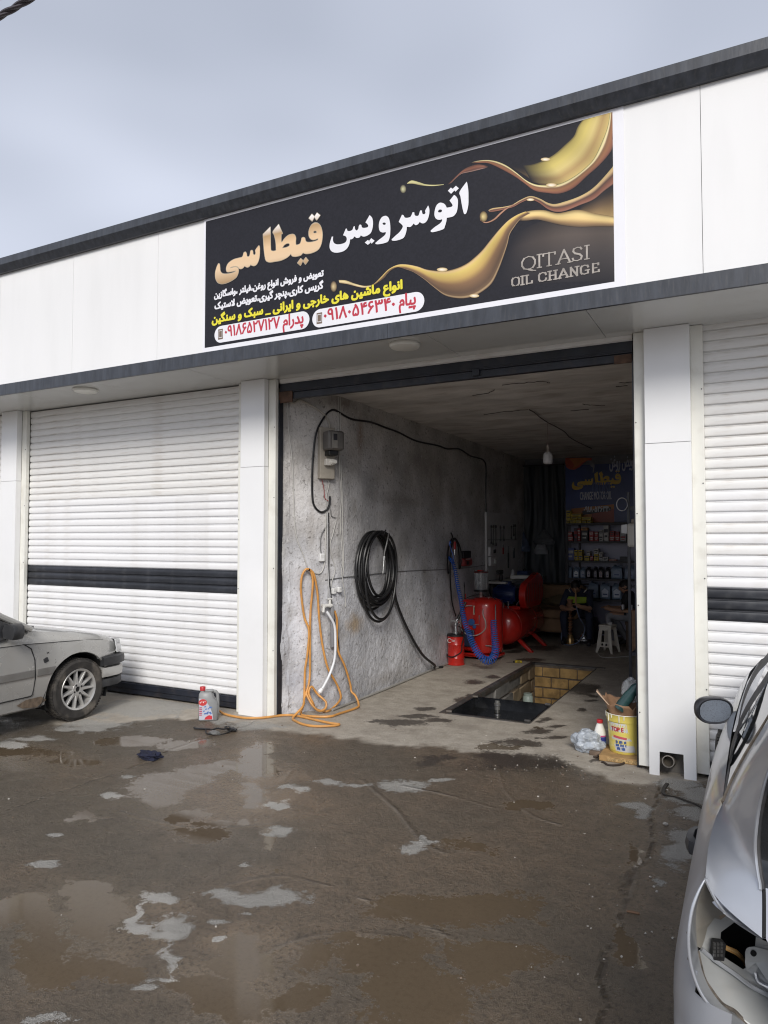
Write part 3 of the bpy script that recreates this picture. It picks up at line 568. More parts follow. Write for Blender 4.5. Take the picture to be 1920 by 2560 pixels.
def lettering(s, x0, x1, zb, h, y, bold=0.0, ux=(1,0,0), uz=(0,0,1), org=None, nb=6, lat=False):
    """flat print: text stretched from x0 to x1 with its letters h tall over the base line zb, at depth y"""
    v, f = text_data(s); lo, hi = v[:,0].min(), v[:,0].max()
    asc = .72 if lat else .74; mb = MB()
    sx = (x1-x0-2*bold)/(hi-lo)
    for i, dz in enumerate((0,) if not bold else (-bold*.8, 0, bold*.8)):
        bx = bold if dz == 0 else bold*.6
        mb._add([(x0+bold+(p[0]-lo)*sx+(bx if q % 4 in (1, 2) else -bx), y-.00006*i-.000004*((q//4) % 3), zb+p[1]/asc*h+dz) for q, p in enumerate(v)], f)
    return mb
sign = thing('shop_sign', 'wide black and gold printed shop sign on the white fascia above the open bay', 'sign', (-2.45, YS, 3.26))
def SP(mb, name, m, col=None, **k):
    o = mb.build(name, m, sign, recalc=False, **k); o.matrix_parent_inverse = Matrix.Translation((2.45, -YS, -3.26)); return o
M_PRINTW = mat('white_print', (.80,.80,.84), .42, 0, .01); M_BACKB = mat('black_print', (.015,.015,.021), .55, 0, .15, 60, bump=.15, bs=9, rvar=.08, spec=.28)
c0, c1 = AY(511, 552, YS), AY(1562, 273, YS); xl, xr = -4.178, -.692
SP(MB().box((xl, YS, 3.209), (xr, YS+.004, 4.405)), 'banner_sheet', M_PRINTW)
bx0, bx1, bz0, bz1 = -4.155, -.760, 3.258, 4.362
SP(MB().quad((bx0, YS-.0006, bz0), (bx1, YS-.0006, bz0), (bx1, YS-.0006, bz1), (bx0, YS-.0006, bz1)), 'printed_ground', M_BACKB)
# --- flowing oil: ribbons with printed colour across them
M_PCOL = bpy.data.materials.new('oil_print'); M_PCOL.use_nodes = True
_b = M_PCOL.node_tree.nodes['Principled BSDF']; _a = M_PCOL.node_tree.nodes.new('ShaderNodeVertexColor'); _a.layer_name = 'print'
M_PCOL.node_tree.links.new(_a.outputs[0], _b.inputs['Base Color']); _b.inputs['Roughness'].default_value = .55; _b.inputs['Specular IOR Level'].default_value = .28
lay = [0]
def colored(vs, fs, cols, name='oil_ribbon', parent_put=SP):
    mb = MB(); mb._add(vs, fs); o = parent_put(mb, name, M_PCOL); at = o.data.color_attributes.new('print', 'FLOAT_COLOR', 'POINT')
    at.data.foreach_set('color', np.array([(*c, 1) for c in cols], np.float32).ravel()); o.data.polygons.foreach_set('use_smooth', [True]*len(o.data.polygons)); return o
def ribbon(A, B, zmap, ramp, fade=(0, 0), n=60, m=14):
    lay[0] += 1; y = YS-.0008-.00012*lay[0]
    def res(p):
        q = spline([(a, b, 0) for a, b in p], 8); d = [0]
        for i in range(1, len(q)): d.append(d[-1]+(q[i]-q[i-1]).length)
        t = np.linspace(0, d[-1], n); return np.stack([np.interp(t, d, [k.x for k in q]), np.interp(t, d, [k.y for k in q])], -1)
    a, b = res(A), res(B); vs = []; cols = []; pos = [r[0] for r in ramp]; bgc = np.array((.015,.015,.021))
    for i in range(n):
        k = i/(n-1); f = min(1, (k/fade[0]) if fade[0] else 1, ((1-k)/fade[1]) if fade[1] else 1)
        for j in range(m):
            t = j/(m-1); p = a[i]*(1-t)+b[i]*t; q = AY(*zmap(*p), y)
            q.x = min(max(q.x, bx0), bx1); q.z = min(max(q.z, bz0), bz1)
            c = np.array([np.interp(t, pos, [r[1][h] for r in ramp]) for h in range(3)])*(1+.10*math.sin(i*.21)); vs.append(q); cols.append(bgc*(1-f)+c*f)
    colored(vs, [(i*m+j, i*m+j+1, (i+1)*m+j+1, (i+1)*m+j) for i in range(n-1) for j in range(m-1)], cols)
def drop(cx, cy, rx, ry, zmap, c0_, c1_, name='oil_drop', n=20):
    lay[0] += 1; y = YS-.0008-.00012*lay[0]; vs = [AY(*zmap(cx-rx*.25, cy), y)]; cols = [c0_]
    for r, c in ((.5, tuple((a+b)/2 for a, b in zip(c0_, c1_))), (1, c1_)):
        for k in range(n): vs.append(AY(*zmap(cx+rx*r*math.cos(2*PI*k/n), cy+ry*r*math.sin(2*PI*k/n)), y)); cols.append(c)
    fs = [(0, 1+k, 1+(k+1) % n) for k in range(n)]+[(1+k, 1+n+k, 1+n+(k+1) % n, 1+(k+1) % n) for k in range(n)]
    colored(vs, fs, cols, name)
br, dk, gd, yl, lt, rd = (.20,.11,.06), (.05,.035,.03), (.52,.33,.13), (.60,.49,.15), (.85,.70,.42), (.24,.10,.065)
ribbon([(1040,150),(1090,120),(1180,80),(1300,40),(1603,20)], [(930,430),(1000,440),(1150,430),(1350,415),(1603,412)], Z6, [(0,(.03,.026,.027)),(.3,(.10,.08,.07)),(.6,(.06,.052,.052)),(1,(.02,.019,.024))], (.45,0))
ribbon([(1240,200),(1200,260),(1130,330),(1040,390),(900,430),(800,420)], [(1540,300),(1480,420),(1380,520),(1240,585),(1080,585),(900,480)], Z5, [(0,(.015,.015,.021)),(.2,(.022,.02,.023)),(.5,(.13,.09,.05)),(.7,(.30,.20,.09)),(1,(.10,.07,.04))], (.5,.45))
ribbon([(1300,790),(1380,700),(1470,640),(1595,560)], [(1240,800),(1330,835),(1450,850),(1595,850)], Z5, [(0,(.015,.015,.021)),(.2,(.03,.024,.024)),(.45,(.13,.085,.05)),(.7,(.30,.20,.09)),(1,(.5,.36,.16))], (.35,0))
ribbon([(1375,100),(1330,160),(1300,230),(1240,290),(1160,360),(1080,405),(1000,432),(930,436)], [(1560,52),(1545,150),(1510,250),(1450,380),(1390,450),(1300,520),(1200,570),(1000,560)], Z5, [(0,(.10,.08,.04)),(.06,(.40,.32,.10)),(.3,yl),(.55,(.62,.50,.20)),(.75,(.42,.28,.12)),(1,(.55,.42,.16))], (0,.30))
ribbon([(1560,52),(1545,150),(1510,250),(1450,380),(1390,450),(1300,520),(1200,570),(1120,580),(1030,575),(960,545),(890,490),(820,440),(750,410),(680,400),(600,408),(565,420)],
       [(1590,52),(1590,240),(1570,330),(1490,430),(1400,510),(1300,600),(1200,640),(1100,635),(1020,620),(950,570),(880,520),(800,475),(730,440),(680,422),(620,422),(570,425)], Z5, [(0,dk),(.08,(.6,.55,.25)),(.2,lt),(.32,br),(.6,(.30,.14,.07)),(.85,rd),(1,(.10,.05,.04))], (0,.04))
ribbon([(690,445),(620,432),(560,445),(510,470),(460,515),(420,555),(395,575)], [(690,452),(620,470),(560,485),(500,498),(462,526),(425,562),(398,578)], Z5, [(0,(.10,.05,.04)),(.4,rd),(.8,(.12,.06,.05)),(1,(.4,.25,.2))], (.1,.1))
ribbon([(108,566),(140,547),(190,558),(240,574),(300,578),(370,574)], [(108,570),(150,570),(200,580),(250,586),(310,586),(370,578)], Z5, [(0,(.5,.46,.22)),(.5,(.62,.58,.30)),(1,(.3,.25,.12))])
drop(80, 608, 22, 30, Z5, (.62,.60,.36), (.06,.05,.04)); 
ribbon([(690,760),(720,745),(800,735),(860,720),(920,685),(990,658),(1060,678),(1110,705),(1160,716),(1220,703),(1330,665),(1420,615),(1500,540),(1590,435)], [(695,772),(740,768),(810,752),(870,735),(930,702),(990,684),(1050,706),(1110,750),(1170,772),(1240,765),(1340,725),(1440,685),(1520,620),(1590,570)], Z5, [(0,(.5,.4,.18)),(.2,(.62,.42,.22)),(.45,(.10,.06,.05)),(.75,rd),(.92,(.30,.14,.1)),(1,dk)])
ribbon([(630,825),(660,842),(690,840),(730,818),(770,780),(815,745),(870,715)], [(630,830),(660,850),(695,848),(740,826),(780,788),(822,752),(876,722)], Z5, [(0,rd),(.5,(.5,.3,.2)),(1,rd)])
drop(655, 805, 28, 38, Z5, (.75,.6,.28), (.10,.06,.03))
ribbon([(1085,28),(1140,14),(1210,12),(1290,28),(1400,10),(1500,30),(1606,48)], [(1070,72),(1120,70),(1180,66),(1300,94),(1400,106),(1500,104),(1606,104)], Z6, [(0,(.20,.13,.06)),(.25,(.75,.58,.26)),(.5,(.80,.58,.25)),(.75,(.36,.23,.11)),(1,(.10,.07,.05))], (.04,0))
ribbon([(1105,20),(1060,38),(1010,70),(960,120),(910,180),(870,230),(830,270),(780,310),(720,338),(650,353),(560,346),(500,327),(440,316),(390,318),(340,343),(300,383),(265,419),(235,438)], [(1135,28),(1080,62),(1042,110),(1018,150),(1007,200),(985,270),(955,350),(920,420),(870,465),(810,497),(740,507),(660,492),(600,450),(540,400),(480,360),(430,342),(390,332),(345,355),(310,395),(242,443)], Z6, [(0,(.16,.10,.05)),(.05,(.70,.50,.24)),(.14,(.66,.50,.15)),(.34,(.52,.35,.12)),(.5,(.24,.14,.075)),(.8,(.12,.075,.05)),(.93,(.16,.10,.06)),(.97,(.62,.44,.24)),(1,(.08,.05,.04))], (0,.03), 90, 22)
ribbon([(60,404),(100,406),(150,424),(200,436),(240,434)], [(64,420),(110,427),(160,440),(200,447),(240,443)], Z6, [(0,(.5,.38,.18)),(.5,(.8,.66,.38)),(1,(.3,.2,.1))])
drop(32, 440, 18, 30, Z6, (.7,.55,.30), (.08,.05,.035))
for z_, cx, cy, r in ((Z6,640,345,26), (Z6,820,492,24), (Z5,1140,580,34), (Z5,1098,396,30), (Z5,990,684,24)):
    drop(cx, cy, r*1.15, r*.42, z_, (1.0,.93,.80), (.55,.40,.18), 'print_highlight')
# --- lettering
def pz(p): return AY(*p, YS)
y_ = YS-.0042
GPOLY = [[GOLD_A]+GOLD_AH, [GOLD_B]]+[[d] for d in GOLD_D]
def shifted(dx, dz, y): return [plane_poly(p, Z1, y, lambda q: Vector((q.x+dx, y, q.z+dz))) for p in GPOLY]
halo = MB()
for k in range(8):
    for vs, tri in shifted(.0045*math.cos(k*PI/4), .0045*math.sin(k*PI/4), y_+.0006-.00005*k): halo._add(vs, [tuple(t) for t in tri])
SP(halo, 'title_outline', mat('title_edge_print', (.40,.35,.27), .42, 0, .02))
m = mat('gold_title_print', (.72,.50,.29), .42, 0, .02); nt_ = m.node_tree; b_ = nt_.nodes['Principled BSDF']
tc_ = nt_.nodes.new('ShaderNodeTexCoord'); sp_ = nt_.nodes.new('ShaderNodeSeparateXYZ'); nt_.links.new(tc_.outputs['Generated'], sp_.inputs[0]); rr = nt_.nodes.new('ShaderNodeValToRGB')
for el, (p_, c_) in zip([rr.color_ramp.elements[0], rr.color_ramp.elements[1], rr.color_ramp.elements.new(.35), rr.color_ramp.elements.new(.6), rr.color_ramp.elements.new(.78)], [(0,(.40,.26,.13)), (1,(.34,.22,.11)), (.3,(.78,.57,.36)), (.55,(.80,.56,.33)), (.78,(.48,.31,.15))]): el.position = p_; el.color = (*c_, 1)
nt_.links.new(sp_.outputs['Z'], rr.inputs[0]); nt_.links.new(rr.outputs[0], b_.inputs['Base Color'])
SP(sheet(shifted(0, 0, y_-.0002)), 'gold_title', m)
SP(sheet([plane_poly([p]+WHH.get(i, []), Z2, y_) for i, p in enumerate(WH)]), 'white_title', M_PRINTW)
def line(s, pl, pr, h, m, name, bold): a, c = pz(pl), pz(pr); return SP(lettering(s, a.x, c.x, (a.z+c.z)/2, h, y_, bold), name, m)
line(shape('تعویض و فروش انواع روغن،فیلتر ،واسگازین'), Z3(134,436), Z3(1556,162), .052, M_PRINTW, 'white_text_line', .0040)
line(shape('گریس کاری،پنچر گیری،تعویض لاستیک'), Z3(140,583), Z3(1552,318), .056, M_PRINTW, 'white_text_line', .0042)
M_PY, M_PR, M_PB = mat('yellow_print', (.78,.70,.04), .42, 0, .02), mat('red_print', (.50,.035,.06), .42, 0, .02), mat('brown_print', (.17,.12,.085), .42, 0, .02)
line(shape('انواع ماشین های خارجی و ایرانی _ سبک و سنگین'), Z3(104,762), Z4(1256,237), .068, M_PY, 'yellow_text_line', .0052)
for (zf, l, r, top, bot, dl, dr, nl, nr, num, nam, ic, dh) in ((Z3, (140,925), (1370,722), (740,712), (770,930), (272,948), (988,838), (1022,838), (1295,776), '۰۹۱۸۶۵۲۷۱۲۷', 'پدرام', (188,848,248,976), .098),
        (Z4, (8,650), (1556,395), (775,396), (795,655), (165,690), (1152,520), (1202,512), (1442,462), '۰۹۱۸۰۵۴۶۳۴۰', 'پیام', (68,568,144,714), .098)):
    a, c, t_, u_ = pz(zf(*l)), pz(zf(*r)), pz(zf(*top)), pz(zf(*bot)); rad = (t_.z-u_.z)/2; zc = (t_.z+u_.z)/2
    out = [(a.x+rad+rad*math.cos(k), zc+rad*math.sin(k)) for k in np.linspace(PI/2, 3*PI/2, 17)]+[(c.x-rad+rad*math.cos(k), zc+rad*math.sin(k)) for k in np.linspace(-PI/2, PI/2, 17)]
    SP(MB()._add([(p[0], y_+.0004, p[1]) for p in out], [tuple(range(len(out)))]), 'number_pill', M_PRINTW)
    p, q = pz(zf(*dl)), pz(zf(*dr)); SP(lettering(num, p.x, q.x, (p.z+q.z)/2+.004, dh, y_-.0002, .0034), 'phone_number', M_PR)
    p, q = pz(zf(*nl)), pz(zf(*nr)); SP(lettering(shape(nam), p.x, q.x, (p.z+q.z)/2+.014, .092, y_-.0002, .0042), 'red_name', M_PR)
    p, q = pz(zf(ic[0], ic[1])), pz(zf(ic[2], ic[3])); w_, h_ = q.x-p.x, .088; cx, cz = (p.x+q.x)/2, (p.z+q.z)/2
    SP(MB().box((cx-w_/2, y_-.0002, cz-h_/2), (cx+w_/2, y_+.0002, cz+h_/2)), 'phone_icon', M_PB, bev=.0)
    SP(MB().box((cx-w_*.36, y_-.0004, cz-h_*.34), (cx+w_*.36, y_-.0003, cz+h_*.36)), 'phone_icon', M_PRINTW)
    SP(MB().box((cx-w_*.29, y_-.0006, cz-h_*.29), (cx+w_*.29, y_-.0005, cz+h_*.31)), 'phone_icon', M_PB)
# serif capitals drawn as strokes
LET = {'Q': ([[(.5,0),(.2,.1),(.05,.35),(.05,.65),(.2,.9),(.5,1),(.8,.9),(.95,.65),(.95,.35),(.8,.1),(.5,0)], [(.5,.0),(.75,-.12),(1.0,-.18)]], []), 'I': ([[(.15,0),(.15,1)]], [(.15,0),(.15,1)]), 'T': ([[(.4,0),(.4,1)], [(.0,.97),(.8,.97)], [(.0,.97),(.0,.82)], [(.8,.97),(.8,.82)]], [(.4,0)]),
 'A': ([[(.05,0),(.45,1)], [(.45,1),(.85,0)], [(.2,.33),(.7,.33)]], [(.05,0),(.85,0)]), 'S': ([[(.62,.82),(.55,.95),(.35,1),(.12,.92),(.08,.74),(.2,.58),(.5,.45),(.64,.28),(.58,.08),(.34,0),(.1,.06),(.04,.22)]], []),
 'O': ([[(.4,0),(.15,.08),(.06,.25),(.06,.75),(.15,.92),(.4,1),(.65,.92),(.74,.75),(.74,.25),(.65,.08),(.4,0)]], []), 'L': ([[(.15,0),(.15,1)], [(.15,.03),(.65,.03),(.65,.25)]], [(.15,1)]), 'C': ([[(.72,.72),(.66,.92),(.4,1),(.15,.92),(.06,.75),(.06,.25),(.15,.08),(.4,0),(.66,.08),(.74,.28)]], []),
 'H': ([[(.15,0),(.15,1)], [(.7,0),(.7,1)], [(.15,.5),(.7,.5)]], [(.15,0),(.15,1),(.7,0),(.7,1)]), 'N': ([[(.15,0),(.15,1)], [(.15,1),(.72,0)], [(.72,0),(.72,1)]], [(.15,0),(.72,1)]), 'G': ([[(.72,.75),(.66,.92),(.4,1),(.15,.92),(.06,.75),(.06,.25),(.15,.08),(.4,0),(.7,.08),(.7,.42)], [(.45,.42),(.85,.42)]], []), 'E': ([[(.15,0),(.15,1)], [(.15,.97),(.62,.97),(.62,.8)], [(.15,.5),(.5,.5)], [(.15,.03),(.66,.03),(.66,.22)]], [])}
ADV = {'Q':1.1,'I':.42,'T':.95,'A':.98,'S':.82,'O':.92,'L':.82,'C':.92,'H':.98,'N':1.0,'G':1.0,'E':.84,' ':.45,'M':1,'R':.9}
def strokes(s, x0, x1, z0, h, wd, serif, y):
    tot = sum(ADV[c] for c in s); mb = MB(); x = 0; k = 0
    for ch in s:
        if ch != ' ':
            sx = (x1-x0)/tot; polys, ser = LET[ch]
            for pl in polys:
                for a, b in zip(pl[:-1], pl[1:]):
                    a_, b_ = Vector((x0+(x+a[0])*sx, 0, z0+a[1]*h)), Vector((x0+(x+b[0])*sx, 0, z0+b[1]*h)); d = (b_-a_).normalized(); k += 1
                    t = wd*(.55 if abs(d.z) < .3 else 1); n_ = Vector((-d.z, 0, d.x))*t/2; a_ -= d*t*.35; b_ += d*t*.35; yy = Vector((0, y-.00002*(k % 9), 0))
                    mb.quad(a_+n_+yy, b_+n_+yy, b_-n_+yy, a_-n_+yy)
            for (a, b) in ser:
                k += 1; cx, cz = x0+(x+a)*sx, z0+b*h; yy = y-.00002*(k % 9); q = wd*.28
                mb.quad((cx-serif, yy, cz-q), (cx+serif, yy, cz-q), (cx+serif, yy, cz+q), (cx-serif, yy, cz+q))
        x += ADV[ch]
    return mb
M_SILV = mat('silver_print', (.38,.345,.31), .4, 0, .25, 9)
a, c = pz(Z6(1085,350)), pz(Z6(1458,288)); SP(strokes('QITASI', a.x, c.x+.02, (a.z+c.z)/2, .088, .012, .018, y_), 'latin_name', M_SILV)
a, c = pz(Z6(1030,440)), pz(Z6(1530,357)); SP(strokes('OIL CHANGE', a.x, c.x, (a.z+c.z)/2, .058, .013, .016, y_), 'latin_subtitle', M_SILV)
# ---- round ceiling lamps under the soffit
for k, (u, v, lb) in enumerate(((1012, 868, 'round white ceiling lamp under the soffit over the open bay'), (214, 979, 'round white ceiling lamp under the soffit over the closed shutter'))):
    p = G(u, v, 3.075); l_ = thing('ceiling_lamp', lb, 'lamp', (p.x, p.y, ZS), 0, 'round lamps under the soffit')
    MB().lathe([(.0001,-.034),(.085,-.034),(.108,-.028),(.116,-.014)], n=40).build('diffuser', flat((.72,.71,.66), .35), l_, smooth=True)
    MB().lathe([(.117,-.014),(.120,-.013),(.120,-.001),(.1,-.001)], n=40).build('lamp_rim', flat((.60,.59,.55), .4), l_, smooth=True)
# ================================================================ CARS
M_SILVER = mat('dusty_silver_paint', (.43,.425,.405), .28, .3, .04, 2, coat=.6, dirt=(.39,.37,.34), dam=.3, ds=3, rvar=.07)
M_SILVER2 = mat('silver_paint', (.44,.46,.495), .33, .5, .03, 2, coat=.45, dirt=(.36,.35,.34), dam=.25, ds=4, rvar=.05)
M_BPLAST = mat('grey_black_bumper_plastic', (.030,.031,.034), .5, 0, .25, 9, dirt=(.12,.11,.10), dam=.4, ds=9, rvar=.1)
M_GLASS = mat('dark_car_glass', (.012,.014,.016), .05, 0, .1, 3, spec=.7)
M_TYRE = mat('muddy_tyre', (.035,.032,.029), .85, 0, .3, 14, dirt=(.19,.165,.135), dam=.75, ds=7, bump=.5, bs=60)
M_ALLOY = mat('dusty_alloy_rim', (.50,.495,.48), .38, .5, .08, 9, dirt=(.2,.17,.14), dam=.5, ds=12)
M_DARK = mat('dark_cavity', (.012,.012,.012), .9, 0, .2)
M_LENS = mat('clear_lamp_lens', (.62,.64,.64), .12, 0, .06, 20, coat=.5)
def body_shell(stations, m, name, parent, thick=False, sub=1):
    """stations: list of (y, [(x,z)...]) half sections from sill to roof centre (x measured outward from the middle line)"""
    rings = [[(px, y, pz_) for px, pz_ in sec] for y, sec in stations]
    n = len(rings[0]); vs = [p for r in rings for p in r]; fs = [(i*n+j, i*n+j+1, (i+1)*n+j+1, (i+1)*n+j) for i in range(len(rings)-1) for j in range(n-1)]
    return vs, fs
def wheel(parent, c, R, rimr, W, side, rz=0.0):
    """tyre and ten-spoke rim; side=+1 when the outer face looks along +x"""
    o = bpy.data.objects.new('wheel', None); COL.objects.link(o); o.parent = parent; o.location = c; o.rotation_euler = (0, 0, rz)
    s = side; h = W/2
    prof = [(rimr, -h*.8), (R*.90, -h), (R*.975, -h*.86), (R, -h*.62)]
    for k in range(5):                                       # grooves round the tread
        a = -h*.55+h*1.1*k/4; prof += [(R, a-.010), (R-.007, a-.006), (R-.007, a+.006), (R, a+.010)]
    prof += [(R, h*.62), (R*.975, h*.86), (R*.90, h), (rimr+.012, h*.93), (rimr, h*.80)]
    MB().lathe([(r, x*s) for r, x in prof], n=56, axis='X', cap=False).build('tyre', M_TYRE, o, smooth=True, ang=30)
    bl = MB()
    for k in range(64):                                      # tread blocks
        t = 2*PI*k/64
        for x in (-.72, -.28, .28, .72):
            bl.m = Matrix.Rotation(t, 4, 'X'); bl.box((x*h-h*.16, -.0085, R-.004), (x*h+h*.16, .0085, R+.0035))
    bl.m = Matrix(); b_ = bl.build('tyre_tread', M_TYRE, o, kind='stuff')
    x0 = h*.80
    MB().lathe([(rimr*.99, (x0-.012)*s), (rimr+.006, (x0+.006)*s), (rimr+.002, (x0+.012)*s), (rimr*.93, (x0+.004)*s), (rimr*.90, (x0-.03)*s), (rimr*.89, -h*.7*s)], n=48, axis='X', cap=False).build('rim', M_ALLOY, o, smooth=True)
    MB().lathe([(rimr*.88, -h*.2*s), (.001, -h*.25*s)], n=32, axis='X', cap=False).build('brake_disc', M_DARK, o)
    for k in range(11):
        t = 2*PI*k/11+.1; sp = MB(); sp.m = Matrix.Rotation(t, 4, 'X'); r0, r1 = rimr*.26, rimr*.95
        def ring(z, w_, x): return [((x-.035)*s, -w_, z), (x*s, -w_*.55, z), (x*s, w_*.55, z), ((x-.035)*s, w_, z)]
        sp.loft([ring(r0, .026, x0-.006), ring((r0+r1)/2, .0155, x0-.004), ring(r1, .0125, x0+.002)]); sp.build('spoke', M_ALLOY, o, bev=.003)
    hub = MB().lathe([(rimr*.34, (x0-.04)*s), (rimr*.34, (x0-.010)*s), (rimr*.30, (x0-.003)*s), (rimr*.14, (x0-.003)*s), (rimr*.13, (x0-.016)*s), (.001, (x0-.016)*s)], n=32, axis='X', cap=False); hub.build('hub', M_ALLOY, o, smooth=True)
    for k in range(4):
        t = PI/2*k+.5; y, z = rimr*.235*math.cos(t), rimr*.235*math.sin(t); MB().cyl(((x0-.004)*s, y, z), ((x0-.001)*s, y, z), .0095, n=12).build('wheel_bolt', M_DARK, o)
    MB().cyl(((x0-.015)*s, 0, 0), ((x0-.012)*s, 0, 0), rimr*.125, n=20).build('hub_cap_hole', M_DARK, o)
    return o
# ---- saloon parked nose to the closed shutter; its right side faces the camera
SX = -5.375                                                  # outer face of its right side
car = thing('parked_car', 'dusty silver grey saloon car parked with its nose close to the closed shutter', 'car', (SX-.80, 3.0, 0))
HW = .80; OX = SX-HW
def CP(mb, name, m, par=None, **k): return mb.build(name, m, par or car, **k)
# side outline heights along the car (local y): nose at +2.0
def L(y): return y-3.0
yw = 4.405-3.0; RT = .272
STN = [-1.95,-1.80,-1.6,-1.3,-1.0,-.7,-.4,-.1,.2,.5,.70,.85,.98,1.08,1.16,1.24,1.32,1.405,1.49,1.57,1.65,1.72,1.78,1.83,1.88,1.92,1.95]
hood = lambda y: interp(y, [-1.95,-1.7,-1.2,.75,.93,1.05,1.3,1.6,1.75,1.85,1.92,1.95], [.66,.80,.845,.85,.875,.845,.808,.755,.722,.69,.655,.62])
shoul = lambda y: interp(y, [-1.95,-1.5,0,.95,1.7,1.9,1.95], [.70,.745,.758,.742,.685,.62,.58])
halfw = lambda y: interp(y, [-1.95,-1.85,-1.5,0,1.45,1.65,1.75,1.83,1.90,1.95], [.66,.73,.785,.80,.80,.785,.762,.735,.69,.63])
sill = lambda y: interp(y, [-1.95,-1.7,1.0,1.1,1.65,1.72,1.95], [.36,.22,.195,.20,.22,.26,.32])
def arch(y):
    for c in (yw, -1.22):
        d = abs(y-c)
        if d < .338: return .265+math.sqrt(.338**2-d*d)*.985
    return 0
secs = []
ysamp = sorted(set([round(v, 4) for v in STN]+[round(yw+.338*math.cos(t), 4) for t in np.linspace(0, PI, 19)]+[round(-1.22+.338*math.cos(t), 4) for t in np.linspace(0, PI, 19)]))
for y in ysamp:
    w_, s_, h_ = halfw(y), shoul(y), hood(y); b_ = max(sill(y), arch(y)); zs = lambda k: b_+(s_-b_)*k
    bul = lambda z: w_-.045*max(0, (.42-z)/.3)**2-.02*max(0, (z-.5)/.25)**2
    secs.append((y, [(bul(b_)-.012, b_), (bul(b_), b_+.006)]+[(bul(zs(k)), zs(k)) for k in (.3, .55, .8)]+[(bul(s_)-.002, s_-.004), (bul(s_)-.006, s_), (bul(s_)-.008, s_+.006), (bul(s_)-.028, s_+(h_-s_)*.45), (bul(s_)-.065, s_+(h_-s_)*.80), (bul(s_)-.13, h_-.004), (.35, h_+.012), (0, h_+.018)]))
vs, fs = body_shell(secs, M_SILVER, 'body', car); q = MB(); q._add(vs, fs); q._add([(-x, y, z) for x, y, z in vs], [tuple(reversed(f)) for f in fs])
CP(q, 'body', M_SILVER, smooth=True, ang=28, recalc=False)
